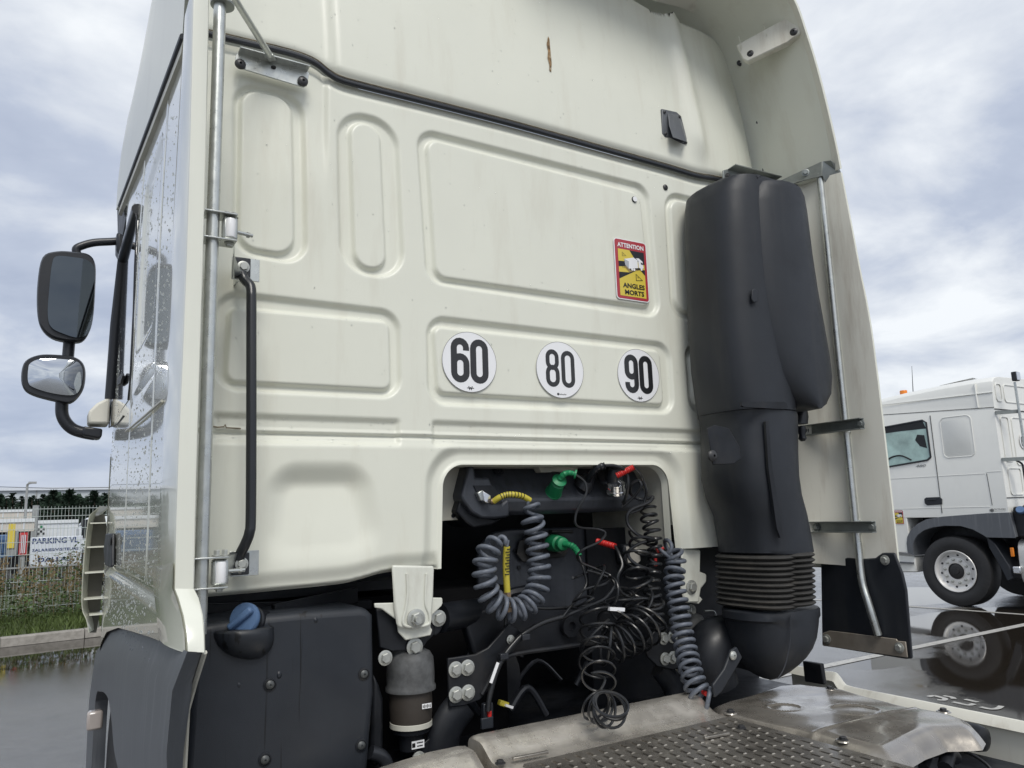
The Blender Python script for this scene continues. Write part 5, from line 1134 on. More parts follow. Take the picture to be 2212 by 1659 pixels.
ac = at(*Z2(448, 1045), 'y', .03); ac.y = .06
ac = Vector((at(*Z2(448, 1045), 'y', .06).x, .06, at(*Z2(448, 1045), 'y', .06).z))
airspring(ac)
MB().box(ac+Vector((.022, -.0660, -.085)), (.030, .0015, .014)).build('part_label', M['white'], T)
for k_ in range(6): MB().box(ac+Vector((.0105+k_*.0045, -.0672, -.085)), (.0022, .001, .010 if k_ % 2 else .007)).build('print_mark', M['ink'], T)
pl_ = MB().box(ac+Vector((.004, -.0400, -.195)), (.040, .0015, .022)).build('type_plate', M['white'], T)
MB().box(ac+Vector((-.010, -.0412, -.195)), (.010, .001, .012)).box(ac+Vector((.010, -.0412, -.190)), (.020, .001, .003)).box(ac+Vector((.010, -.0412, -.199)), (.018, .001, .003)).build('print_mark', M['ink'], T)
MB().prism([at(*Z2(x_, y_), 'y', .03) for x_, y_ in ((495, 1530), (580, 1460), (585, 1600), (480, 1620))], (0, .01, 0)).build('damper_fork', M['black'], T, bevel=.003)
bolt(at(*Z2(500, 1600), 'y', .02), (0, -1, 0), .015)
ac2 = Vector((at(1502, 1375, 'y', .12).x, .16, at(1502, 1368, 'y', .12).z)); airspring(ac2)
MB().tube(catmull([at(u_, v_, 'y', .1) for u_, v_ in ((1522, 1320), (1540, 1320), (1545, 1328), (1540, 1338), (1505, 1340))], 5), .004, 8).build('brake_pipe', M['zinc'], T)
bolt(at(1493, 1318, 'y', .08), (0, -1, 0), .015)
# chassis: bolted side plates, cross member, legs
pf = [Z2(690, 948), Z2(870, 922), Z2(950, 880), Z2(1030, 790), Z2(1090, 720), Z2(1200, 800), Z2(1040, 1000), Z2(960, 1150), Z2(900, 1220), Z2(800, 1258), Z2(700, 1268)]
cpl = MB().prism([at(u_, v_, 'y', 0) for u_, v_ in pf], (0, .012, 0)).build('chassis_plate', M['black'], T, bevel=.004)
for q_ in (Z2(738, 1020), Z2(815, 1008), Z2(740, 1183), Z2(818, 1170)): bolt(at(*q_, 'y', -.001), (0, -1, 0), .0165)
bolt(at(*Z2(1096, 827), 'y', -.003), (0, -1, 0), .010)
pf = [(1392, 1392), (1420, 1355), (1462, 1350), (1470, 1440), (1455, 1448), (1420, 1440), (1400, 1420)]
MB().prism([at(u_, v_, 'y', .0) for u_, v_ in pf], (0, .012, 0)).build('chassis_plate', M['black'], T, bevel=.004)
for u_, v_ in ((1433, 1379), (1452, 1375), (1436, 1423), (1453, 1420)): bolt(at(u_, v_, 'y', -.001), (0, -1, 0), .0155)
beam = [at(u_, v_, 'y', .05) for u_, v_ in ((1000, 1330), (1060, 1312), (1210, 1312), (1320, 1320), (1400, 1340), (1410, 1400), (1280, 1392), (1130, 1412), (1090, 1430), (1040, 1500), (1030, 1430))]
MB().prism(beam, (0, .05, 0)).build('cross_member', M['black'], T, bevel=.01)
MB().tube(catmull([at(u_, v_, 'y', -.0) for u_, v_ in ((1040, 1500), (1075, 1440), (1105, 1415), (1200, 1400), (1300, 1388), (1400, 1392))], 6), .008, 8).build('cross_member_lip', M['black'], T)
MB().tube([at(950, 1335, 'y', .05), at(1060, 1318, 'y', .12)], .045, 18).build('torsion_tube', M['black'], T)
MB().tube(catmull([at(u_, v_, 'y', .04) for u_, v_ in ((1000, 1520), (970, 1560), (955, 1610), (955, 1680))], 6), .055, 14, sy=.6).build('frame_leg', M['black'], T)
MB().tube(catmull([at(u_, v_, 'y', .05) for u_, v_ in ((1425, 1440), (1450, 1475), (1458, 1500), (1470, 1560))], 6), .045, 14, sy=.6).build('frame_leg', M['black'], T)
MB().lathe([(.035, 0), (.035, .02), (.015, .021), (.012, .01)], at(1228, 1352, 'y', .045), (0, -1, 0), 24).build('hub_boss', M['black'], T)
# engine clutter in the shade
rr = random.Random(5)
gx = MB().lathe([(.04, 0), (.10, .02), (.13, .06), (.15, .3)], (1.38, .60, .86), (0, -1, .5), 28).build('gearbox_housing', M['black'], T)
for k_ in range(9):
    a0 = 2*math.pi*k_/9; c_ = Vector((1.38, .60, .86))
    MB().bar(c_+Vector((.10*math.cos(a0), -.05, .10*math.sin(a0))), c_+Vector((.15*math.cos(a0), -.25, .15*math.sin(a0)+.10)), .012, .03).build('gearbox_rib', M['black'], T)
for k_ in range(7):
    a_ = Vector((rr.uniform(1.05, 1.9), rr.uniform(.1, .5), rr.uniform(.85, 1.05))); b__ = a_+Vector((rr.uniform(-.3, .3), rr.uniform(-.15, .2), rr.uniform(-.1, .25)))
    MB().tube(catmull([a_, (a_+b__)/2+Vector((0, 0, .08)), b__], 6), rr.choice([.008, .012, .018]), 8).build('engine_hose', M['rubber'], T)
MB().box(at(1087, 1520, 'y', .12), (.035, .02, .018), Matrix.Rotation(.4, 3, 'Y')).build('yellow_connector', M['yellow'], T, bevel=.003)
MB().box(at(1098, 1525, 'y', .11), (.03, .018, .008), Matrix.Rotation(.4, 3, 'Y')).build('white_tag', M['white'], T)

# ------------------------------------------------------------------ connection console inside the opening
def cons(zx, v_, y_): return at(*ZO(zx, v_), 'y', y_)
lefts = [ZO(430, 175), ZO(330, 590), ZO(270, 830), ZO(420, 960), ZO(500, 1030)]
# front body: top slanted face then lower face; profile swept along X
def cprof(x_, dz=0): return [Vector((x_, .20, 1.795+dz)), Vector((x_, .185, 1.80+dz)), Vector((x_, .10, 1.695+dz)), Vector((x_, .095, 1.685+dz)), Vector((x_, .105, 1.62+dz)), Vector((x_, .13, 1.595+dz)), Vector((x_, .30, 1.59+dz)), Vector((x_, .34, 1.79+dz))]
zt0 = at(*ZO(1100, 155), 'y', .19).z; zl0 = at(*ZO(1400, 628), 'y', .10).z; zb0 = at(*ZO(1400, 830), 'y', .11).z
def cprof(x_, k_=1.0): return [Vector((x_, .22, zt0)), Vector((x_, .19, zt0)), Vector((x_, .105, zl0+.006)), Vector((x_, .10, zl0-.004)), Vector((x_, .112, zb0+.01)), Vector((x_, .13, zb0-.004)), Vector((x_, .32, zb0)), Vector((x_, .34, zt0))]
xl_ = at(*ZO(445, 400), 'y', .12).x; xr_ = at(*ZP(1050, 600), 'y', .12).x
xr2 = at(1392, 1070, 'y', .12).x
co_ = MB().loft([cprof(xl_+(xr2-xl_)*i/6) for i in range(7)]).build('connection_console', M['console'], T, bevel=.006 , label='wet black moulded console holding the trailer plugs')
# left horn of the console, standing further forward
hornp = [ZO(430, 178), ZO(520, 178), ZO(528, 335), ZO(640, 335), ZO(720, 330), ZO(760, 432), ZO(850, 590), ZO(905, 690), ZO(955, 640), ZO(1000, 625), ZO(1000, 880), ZO(800, 905), ZO(620, 900), ZO(480, 820), ZO(350, 650), ZO(330, 590)]
hr_ = MB().prism([at(u_, v_, 'y', .085) for u_, v_ in hornp], (0, .13, 0)).build('console_horn', M['console'], T, bevel=.008)
MB().prism([at(*ZO(x_, y_), 'y', .080) for x_, y_ in ((505, 445), (770, 440), (850, 570), (905, 688), (700, 690), (600, 640))], (0, .004, 0)).build('horn_pocket', M['black'], hr_)
und = [ZO(330, 600), ZO(480, 830), ZO(800, 905), ZO(900, 905), ZO(760, 990), ZO(500, 1035), ZO(400, 960), ZO(262, 810)]
MB().prism([at(u_, v_, 'y', .11) for u_, v_ in und], (0, .15, 0)).build('console_underside', M['black'], T, bevel=.01)
MB().lathe([(.020, 0), (.020, .004), (.014, .005), (.013, .002), (.006, .002), (.005, .006)], at(*ZO(843, 248), 'y', .165), (0, -.75, .6), 24).build('console_screw', M['plastic'], T)
def socket(q_, r_, y_=.130):
    MB().lathe([(r_*1.12, -.02), (r_*1.12, .004), (r_, .006), (r_*.95, -.004)], at(*q_, 'y', y_), (0, -.80, .6), 28).build('socket_ring', M['console'], T)
    MB().lathe([(r_*.95, 0), (r_*.95, .0035)], at(*q_, 'y', y_), (0, -.80, .6), 28).build('socket_hole', M['black'], T)
socket(ZO(1185, 515), .034); socket(ZO(1615, 520), .032); socket(ZP(95, 490), .036)
em_ = at(*ZO(1795, 508), 'y', .128); MB().lathe([(.019, 0), (.019, .0025), (.0175, .003), (.0165, .0015)], em_, (0, -.8, .6), 24).bar(em_+Vector((-.013, -.004, .008)), em_+Vector((.013, -.002, -.008)), .003, .003).build('crossed_out_emblem', M['plastic'], T)
# cream bracket hanging in the top of the opening
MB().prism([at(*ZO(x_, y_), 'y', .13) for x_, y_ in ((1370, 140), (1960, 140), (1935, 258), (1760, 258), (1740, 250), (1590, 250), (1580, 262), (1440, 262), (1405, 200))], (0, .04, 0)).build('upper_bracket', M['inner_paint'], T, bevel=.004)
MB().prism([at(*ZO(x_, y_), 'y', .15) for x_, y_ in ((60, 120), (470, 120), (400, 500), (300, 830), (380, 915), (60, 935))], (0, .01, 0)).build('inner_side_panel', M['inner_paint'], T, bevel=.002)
MB().lathe([(.007, 0), (.007, .003)], at(*ZO(218, 862), 'y', .149), (0, -1, 0), 12).build('bolt_hole', M['black'], T)
# rear socket plate below the console
rp = [(1035, 1330), (1033, 1200), (1043, 1170), (1065, 1150), (1100, 1143), (1250, 1138), (1300, 1142), (1325, 1165), (1337, 1210), (1340, 1330)]
MB().prism([at(u_, v_, 'y', .30) for u_, v_ in rp], (0, .02, 0)).build('socket_plate', M['console'], T, bevel=.006)
for u_, v_ in ((1328, 1235), (1303, 1220), (1325, 1262), (1112, 1190), (1121, 1226)): MB().lathe([(.008, 0), (.008, .003)], at(u_, v_, 'y', .297), (0, -1, 0), 14).build('bolt_hole', M['black'], T)
def flangesock(u_, v_, name='socket'):
    c_ = at(u_, v_, 'y', .29)
    o_ = MB().lathe([(.045, 0), (.045, .006), (.034, .008), (.034, .045), (.030, .047), (.029, .03)], c_, (0, -1, 0), 28).build('trailer_socket', M['dusty'], T)
    MB().prism([c_+Vector(q_) for q_ in ((-.065, -.004, -.02), (-.05, -.004, .03), (.05, -.004, .03), (.065, -.004, -.02), (.04, -.004, -.05), (-.04, -.004, -.05))], (0, -.006, 0)).build('socket_flange', M['dusty'], o_, bevel=.006)
    MB().bar(c_+Vector((-.035, -.03, .050)), c_+Vector((.045, -.06, .046)), .055, .012).build('socket_lid', M['dusty'], o_, bevel=.006)
flangesock(1145, 1183); flangesock(1196, 1176)
# work lamp inside on the right
wlp = [at(*ZP(x_, y_), 'y', .22) for x_, y_ in ((660, 1260), (880, 1255), (905, 1500), (860, 1540), (690, 1535))]
wo = MB().prism(wlp, (0, .06, 0)).build('work_lamp', M['plastic'], T, bevel=.010)
MB().prism(shr(wlp, .82, -.004), (0, .003, 0)).build('lamp_glass', mat('frosted_lamp_glass', (.45, .43, .39), .3, var=.05, coat=.6), wo, bevel=.006)

# ------------------------------------------------------------------ deck: beam, perforated plate, covers
ZD = .93
def prof_beam(x_, zt_=ZD, y0_=-.125):
    return [Vector((x_, y0_+.004, zt_-.10)), Vector((x_, y0_, zt_-.02)), Vector((x_, y0_-.006, zt_-.006)), Vector((x_, y0_-.020, zt_)), Vector((x_, y0_-.070, zt_-.001)), Vector((x_, y0_-.085, zt_-.006)), Vector((x_, y0_-.120, zt_-.030)), Vector((x_, y0_-.138, zt_-.040)), Vector((x_, y0_-.160, zt_-.0435)), Vector((x_, y0_-.26, zt_-.044)), Vector((x_, y0_-.26, zt_-.10))]
xs_ = [1.075, 1.082, 1.10, 1.3, 1.5, 1.7, 1.89, 1.905, 1.91]; sc2 = [.93, .98, 1, 1, 1, 1, 1, .98, .93]
MB().loft([[Vector((p.x, p.y, ZD-.10+(p.z-ZD+.10)*s_)) for p in prof_beam(x_)] for x_, s_ in zip(xs_, sc2)]).build('deck_beam', M['alu'], T, ang=50)
xs_ = [.66, .68, .74, .80, .93, 1.02, 1.045, 1.05]; sc2 = [.2, .45, .72, .88, 1, 1, .97, .88]
MB().loft([[Vector((p.x, p.y-.02, ZD-.115+(p.z-ZD+.10)*s_)) for p in prof_beam(x_)] for x_, s_ in zip(xs_, sc2)]).build('deck_beam', M['alu'], T, ang=50)
ZPl = .8935
pm = MB(); px0, px1, py0, py1 = 1.125, 1.885, -.345, -1.60
pitx, pity, sw_, sl_ = .0385, .046, .0105, .026
y_ = py0-.02; row = 0
V = []
def flat(x0_, y0_, x1_, y1_):
    if x1_-x0_ > 1e-5 and abs(y1_-y0_) > 1e-5: pm.add([(x0_, y0_, ZPl), (x1_, y0_, ZPl), (x1_, y1_, ZPl), (x0_, y1_, ZPl)], [(0, 1, 2, 3)])
flat(px0, py0, px1, y_)
while y_-pity > py1:
    yb = y_-pity; sx0 = px0+.030+(pitx/2 if row % 2 else 0); x_ = px0; yc_ = (y_+yb)/2; ym0 = y_-.003; ym1 = yb+.0085
    skip = False
    while sx0+sw_ < px1-.025:
        flat(x_, y_, sx0, yb)
        flat(sx0, y_, sx0+sw_, ym0); flat(sx0, ym1, sx0+sw_, yb)
        dz = .012; lz = ZPl+.0026; a0, a1 = sx0, sx0+sw_
        pm.add([(a0, ym0, ZPl), (a1, ym0, ZPl), (a1, ym1, ZPl), (a0, ym1, ZPl), (a0, ym0, ZPl-dz), (a1, ym0, ZPl-dz), (a1, ym1, ZPl-dz), (a0, ym1, ZPl-dz)], [(0, 1, 5, 4), (1, 2, 6, 5), (2, 3, 7, 6), (3, 0, 4, 7)])
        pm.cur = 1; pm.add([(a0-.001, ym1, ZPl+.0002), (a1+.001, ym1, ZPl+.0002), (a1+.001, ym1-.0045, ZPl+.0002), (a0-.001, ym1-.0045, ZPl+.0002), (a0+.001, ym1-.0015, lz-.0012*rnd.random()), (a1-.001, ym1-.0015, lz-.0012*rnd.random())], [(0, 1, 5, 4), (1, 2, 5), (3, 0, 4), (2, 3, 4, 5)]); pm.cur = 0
        x_ = sx0+sw_; sx0 += pitx
    flat(x_, y_, px1, yb); y_ = yb; row += 1
pm.add([(px0, py0, ZPl), (px0, py1, ZPl), (px0-.004, py1, ZPl-.008), (px0-.004, py0, ZPl-.008), (px1, py0, ZPl), (px1, py1, ZPl), (px1+.006, py1, ZPl-.012), (px1+.006, py0, ZPl-.012)], [(0, 1, 2, 3), (4, 5, 6, 7)])
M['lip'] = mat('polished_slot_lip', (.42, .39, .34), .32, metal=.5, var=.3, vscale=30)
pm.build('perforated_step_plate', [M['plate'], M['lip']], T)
MB().box((1.5, -.95, .872), (.76, 1.25, .004)).build('slot_shade_sheet', mat('slot_shade_black', (.006, .006, .006), .8, var=0), T)  # black sheet added so the slots read as fully shaded
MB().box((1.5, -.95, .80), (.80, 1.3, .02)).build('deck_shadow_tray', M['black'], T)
for q_ in (Z2(1030, 1630), Z3(380, 1402)): bolt(at(*q_, 'z', ZPl), (0, 0, 1), .010, mt=M['screw'])
for (qa, qb) in ((Z2(1110, 1600), Z2(1340, 1555)), (Z3(140, 1465), Z3(300, 1435))): 
    MB().bar(at(*qa, 'z', ZPl+.006), at(*qb, 'z', ZPl+.006), .010, .008).build('hinge_pin', M['plate'], T, bevel=.002)
ZC = .8895
cpx = [Z3(150, 1250), Z3(260, 1205), Z3(420, 1160), Z3(600, 1112), Z3(760, 1108), Z3(1060, 1140), Z3(1400, 1222), Z3(1780, 1305), Z3(1900, 1345), Z3(1952, 1400), Z3(1930, 1432), Z3(1700, 1440), Z3(1560, 1490), Z3(1380, 1590), Z3(1180, 1560), Z3(700, 1420), Z3(200, 1310)]
cpoly = [(lambda p: (p.x, p.y))(at(*q_, 'z', ZC)) for q_ in cpx]
Pc = np.array(cpoly); 
def gen_sdf(P, X, Z):
    n = len(P); d = np.full(X.shape, 1e9); inside = np.zeros(X.shape, bool)
    for i in range(n):
        a_, b__ = P[i], P[(i+1) % n]; e_ = b__-a_; px_, pz_ = X-a_[0], Z-a_[1]; t_ = np.clip((px_*e_[0]+pz_*e_[1])/(e_@e_), 0, 1)
        d = np.minimum(d, np.hypot(px_-t_*e_[0], pz_-t_*e_[1]))
        cnd = ((a_[1] > Z) != (b__[1] > Z)); xi = (b__[0]-a_[0])*(Z-a_[1])/((b__[1]-a_[1]) if abs(b__[1]-a_[1]) > 1e-9 else 1e-9)+a_[0]; inside ^= cnd & (X < xi)
    return np.where(inside, -d, d)
cF = lambda X, Z: gen_sdf(Pc, X, Z)
ca = at(*Z3(890, 1425), 'z', ZC); cb_ = at(*Z3(1500, 1275), 'z', ZC); em1 = at(*Z3(660, 1265), 'z', ZC); em2 = at(*Z3(1120, 1285), 'z', ZC)
def cov_disp(X, Z):
    D = -.045*np.clip((cF(X, Z)+.042)/.042, 0, 1)**1.8
    dx_, dy_ = cb_.x-ca.x, cb_.y-ca.y; L_ = math.hypot(dx_, dy_); s_ = ((X-ca.x)*-dy_+(Z-ca.y)*dx_)/L_
    D += .008*smooth(-.012, .006, -s_)*smooth(-.03, -.06, cF(X, Z))+.004*np.exp(-(s_/.012)**2)
    for c_, r1 in ((em1, .055), (em2, .075)):
        rr1 = np.hypot((X-c_.x), (Z-c_.y)); D += .003*np.exp(-((rr1-r1)/.005)**2)-.002*smooth(r1, r1-.01, rr1)
    D += .0045*np.sin(X*9+1)*np.sin(Z*8)+.0016*np.sin(X*23+Z*11)*np.sin(Z*19)
    return D
xs1, ys1 = Pc[:, 0], Pc[:, 1]
relief('mudguard_cover', cF, (xs1.min()-.02, xs1.max()+.02, ys1.min()-.02, ys1.max()+.02), .0055, cov_disp, lambda X, Z, D: (X, Z, ZC+D), M['wetalu'], T)
for q_ in (Z3(310, 1305), Z3(955, 1152), Z3(1690, 1297), Z3(1040, 1485)):
    c_ = at(*q_, 'z', ZC); MB().lathe([(.022, .0), (.020, .003), (.016, .004)], c_, (0, 0, 1), 20).build('bolt_recess', M['wetalu'], T); bolt(c_+Vector((0, 0, .003)), (0, 0, 1), .010, mt=M['screw'])
# side rail / skirt on the far side
rp_ = [(at(*Z3(x_, y_), 'x', XR-.01)) for x_, y_ in ((700, 990), (780, 1005), (900, 1028), (985, 1040), (1010, 1070), (1040, 1105), (1100, 1135), (1500, 1215), (2212, 1358), (2700, 1455))]
rl = [Vector((p.x, p.y, p.z)) for p in catmull(rp_, 3)]
MB().loft([[p+Vector((.025, 0, -.60)) for p in rl], [p+Vector((.028, 0, -.02)) for p in rl], [p+Vector((.008, 0, 0)) for p in rl], rl, [p+Vector((-.006, 0, -.006)) for p in rl], [p+Vector((-.022, 0, -.03)) for p in rl], [p+Vector((.0, 0, -.035)) for p in rl], [p+Vector((.0, 0, -.35)) for p in rl]], closed=False, cap=False).build('side_skirt', M['matt_paint'], T)
MB().prism([at(*Z3(x_, y_), 'x', 2.60) for x_, y_ in ((775, 965), (895, 985), (915, 1120), (790, 1100))], (.02, 0, 0)).build('skirt_bracket', M['black'], T, bevel=.004)
MB().box((2.48, -.55, .72), (.30, 1.3, .02)).build('wheel_guard_underside', M['black'], T)
tk = at(*Z3(1955, 1462), 'z', .785)
MB().lathe([(.02, -.02), (.036, -.012), (.042, .01), (.042, .35)], tk+Vector((-.02, 0, -.0)), (0, 1, 0), 24).build('air_reservoir', M['black'], T)
for k_, (q1, q2, rr_2) in enumerate(((Z3(1500, 1600), Z3(1700, 1510), .010), (Z3(1560, 1659), Z3(1640, 1560), .014), (Z3(1700, 1659), Z3(1760, 1590), .02), (Z3(1450, 1640), Z3(1880, 1480), .008))):
    p_ = at(*q1, 'z', .80); q_ = at(*q2, 'z', .80); MB().tube(catmull([p_, (p_+q_)/2+Vector((0, 0, .02)), q_], 5), rr_2, 10).build('valve_linkage', M['black'], T)
MB().tube(catmull([at(*Z3(x_, y_), 'x', 2.5) for x_, y_ in ((1700, 1520), (1850, 1560), (1950, 1620), (2000, 1670))], 6), .005, 8).build('loose_wire', M['cable'], T)
MB().prism([at(*Z2(x_, y_), 'y', -.02) for x_, y_ in ((908, 1340), (985, 1325), (987, 1400), (910, 1412))], (0, .01, 0)).build('cable_clip_plate', M['tankplastic'], T, bevel=.002)
MB().box(at(*Z2(945, 1290), 'y', -.0), (.035, .02, .05)).build('relay_plug', M['rubber'], T, bevel=.004)
MB().box(at(*Z2(958, 1308), 'y', -.012), (.012, .012, .018)).build('red_latch', M['red'], T, bevel=.002)
MB().tube(catmull([at(*Z2(x_, y_), 'y', -.02) for x_, y_ in ((950, 1290), (960, 1200), (1000, 1050), (1050, 940), (1110, 860), (1180, 790), (1300, 720), (1430, 680))], 6), .0085, 10).build('loom', M['cable'], T)
MB().bar(at(*Z2(968, 1108), 'y', -.032), at(*Z2(1015, 975), 'y', -.032), .010, .002, upv=(0, -1, 0)).build('loom_label', M['white'], T)
for q_ in (Z2(1050, 935), Z2(1190, 810)): MB().box(at(*q_, 'y', -.025), (.03, .02, .02)).build('loom_clip', M['rubber'], T, bevel=.003)
MB().tube(catmull([at(*Z2(x_, y_), 'y', .02) for x_, y_ in ((1040, 905), (1060, 780), (1068, 640))], 5), .006, 8).build('loom', M['cable'], T)
MB().tube(catmull([at(*Z2(x_, y_), 'y', .05) for x_, y_ in ((1100, 600), (1350, 625), (1650, 590), (1800, 545), (1900, 540))], 6), .004, 8).build('thin_wire', M['cable'], T)

# ------------------------------------------------------------------ coiled hoses and cables (separate things plugged in)
def A(u_, v_, y_): return at(u_, v_, 'y', y_)
# grey air hose with yellow ends
h1 = thing('coiled_air_hose', 'grey coiled air hose with yellow sleeves looping down beside the console', 'hose', A(1100, 1340, -.05))
y1 = catmull([A(*ZO(780, 665), .045), A(*ZO(850, 615), .03), A(*ZO(950, 575), .02), A(*ZO(1060, 570), .01), A(*ZO(1180, 595), .01), A(*ZO(1280, 650), .01)], 6)
ys_ = MB().tube(y1, .0100, 14).build('sleeve', M['yellow'], h1)
for k_ in range(9):
    i = 8+k_*2; 
    if i < len(y1)-1: t_ = (y1[i+1]-y1[i]).normalized(); MB().lathe([(.0108, -.0012), (.0108, .0012)], y1[i], t_, 14).build('sleeve_slit', M['black'], ys_)
pth = catmull([A(1146, 1085, .01), A(1152, 1098, -.01), A(1149, 1120, -.01), A(1157, 1150, -.01), A(1162, 1200, -.02), A(1165, 1240, -.03), A(1160, 1275, -.04), A(1140, 1305, -.05), A(1110, 1318, -.05), A(1082, 1312, -.05), A(1058, 1288, -.05), A(1047, 1250, -.05), A(1048, 1212, -.05), A(1060, 1182, -.05), A(1082, 1165, -.05), A(1094, 1172, -.05)], 8)
hx_ = helix(pth, lambda t_: .030*min(1, .25+t_*12)*(1.0 if t_ < .9 else max(.2, (1-t_)*10))*1.10, 22, 22, 1.2)
MB().tube(hx_, .0075, 10).build('coil', M['hosegrey'], h1)
y2 = [A(*ZO(960, 1290), -.052), A(*ZO(950, 1450), -.045), A(*ZO(950, 1640), -.04), A(*Z2(1075, 520), -.035)]
ys_ = MB().tube(catmull(y2, 5), .0105, 14).build('sleeve', M['yellow'], h1)
for k_ in range(10): p_ = y2[0].lerp(y2[2], .1+k_*.11); MB().box(p_+Vector((.002*(-1)**k_, -.0098, 0)), (.013, .004, .0028)).build('sleeve_slit', M['black'], ys_)
MB().tube([y2[0], y2[0]+Vector((.004, .0, .02)), pth[-1]], .0065, 9).build('hose_end', M['hosegrey'], h1)
n0 = A(*Z2(1075, 520), -.035); MB().lathe([(.013, 0), (.013, .024), (.010, .026), (.010, .045), (.014, .047), (.014, .060)], n0, (0, 0, -1), 6).build('brass_nut', M['brass'], h1, ang=20)
cf = thing('hose_coupling', 'small silver coupling block in the console pocket', 'coupling', A(*ZO(650, 600), .07))
MB().prism([A(*ZO(x_, y_), .065) for x_, y_ in ((555, 545), (625, 505), (650, 520), (630, 660), (600, 655))], (0, .02, 0)).build('lever', M['zinc'], cf, bevel=.003)
MB().prism([A(*ZO(x_, y_), .055) for x_, y_ in ((635, 520), (745, 580), (750, 690), (690, 690), (640, 660))], (0, .025, 0)).build('block', M['chrome'], cf, bevel=.003)
MB().tube([A(*ZO(745, 665), .05), A(*ZO(790, 665), .045)], .010, 10).build('ferrule', M['brass'], cf)
# green plugged cable
g1 = thing('green_plug_cable', 'black coiled cable with green plugs at both ends hanging to the deck', 'cable', A(1290, 1400, -.1))
gp0 = A(*ZO(1600, 550), .115); gp1 = A(*ZO(1690, 370), .05)
ax2 = (gp1-gp0).normalized(); L2 = (gp1-gp0).length
MB().lathe([(.030, 0), (.031, .006), (.029, .008), (.024, L2*.75), (.018, L2*.8), (.018, L2*.9), (.026, L2*.95), (.026, L2*1.0), (.016, L2*1.05)], gp0, ax2, 28).build('plug', M['green'], g1)
gs = catmull([A(*ZO(1690, 360), .05), A(*ZO(1750, 290), .03), A(*ZO(1820, 270), .02), A(*ZO(1895, 285), .01)], 6)
MB().tube(gs, lambda t_: (.0115-.003*t_)*(1.0+.12*math.sin(t_*70)), 12).build('bend_sleeve', M['green'], g1)
MB().lathe([(.016, 0), (.016, .006)], gs[-1], (gs[-1]-gs[-2]), 20).build('sleeve_collar', M['green'], g1)
c1_ = catmull([gs[-1], A(1262, 1040, 0), A(1267, 1062, -.01), A(1257, 1085, -.01), A(1245, 1108, .0), A(1243, 1130, .0), A(1255, 1140, .0), A(1290, 1143, .0), A(1308, 1152, -.02), A(1295, 1170, -.03), A(1262, 1186, -.02), A(1247, 1200, .0), A(1255, 1215, .02), A(1290, 1230, .0), A(1320, 1245, -.02), A(1305, 1262, -.05), A(1260, 1275, -.02), A(1238, 1300, .0)], 6)
ce = [A(1238, 1300, 0), A(1270, 1300, -.03)]
body = catmull([A(1275, 1290, -.03), A(1285, 1320, -.04), A(1290, 1350, -.06), A(1288, 1390, -.08), A(1290, 1430, -.12), A(1292, 1465, -.16), A(1294, 1495, -.20)], 8)
hx_ = helix(body, lambda t_: .055-.004*math.sin(t_*17), 6.5, 24, 2.0)
hx2 = []
topp = at(1302, 1488, 'y', -.275); RL = .047
for k_ in range(7*26+1):
    f_ = k_/(7*26); a_ = math.pi/2+2*math.pi*7*f_; tl = R(-35+95*f_); e2_ = Vector((0, math.sin(tl), math.cos(tl))); e1_ = Vector((math.cos(.5*math.sin(f_*5)), math.sin(.5*math.sin(f_*5))*.6, 0)).normalized()
    rr_l = RL*(1+.10*math.sin(f_*31)); hx2.append(topp+Vector((.004*math.sin(f_*20)-.01, -.02*f_, -.004))-e2_*rr_l+rr_l*(math.cos(a_)*e1_+math.sin(a_)*e2_))
hx_ = hx_[:-10]+catmull([hx_[-11], (hx_[-11]+hx2[0])/2+Vector((.02, -.02, .01)), hx2[0]], 8)[1:]
MB().tube(c1_+catmull([c1_[-1], (c1_[-1]+hx_[0])/2+Vector((0, -.01, .01)), hx_[0]], 4)[1:]+hx_[1:]+hx2, .0042, 8).build('cable', M['cable'], g1)
# second green plug at the lower socket
g2p = A(*ZO(1590, 1240), .22); g2q = A(*ZO(1750, 1255), .12); ax3 = (g2q-g2p).normalized(); L3 = (g2q-g2p).length
MB().lathe([(.031, 0), (.031, L3*.35), (.028, L3*.6), (.020, L3*.65), (.026, L3*.8), (.022, L3*.95), (.013, L3)], g2p, ax3, 28).build('plug', M['green'], g1)
gs2 = catmull([g2q, A(*ZO(1860, 1280), .09), A(*ZO(1930, 1350), .07), A(*ZO(1960, 1420), .06)], 6)
MB().tube(gs2, lambda t_: .011*(1.0+.15*math.sin(t_*60)), 12).build('bend_sleeve', M['green'], g1)
MB().tube(catmull([gs2[-1], A(1262, 1235, .04), A(1266, 1262, .03), A(1250, 1290, .02), A(1225, 1320, .0), A(1216, 1335, -.01), A(1235, 1325, -.03), A(1275, 1308, -.04), A(1310, 1290, -.05), A(1327, 1262, -.04), A(1310, 1245, -.02), A(1268, 1232, .0)], 7), .0044, 8).build('cable', M['cable'], g1)
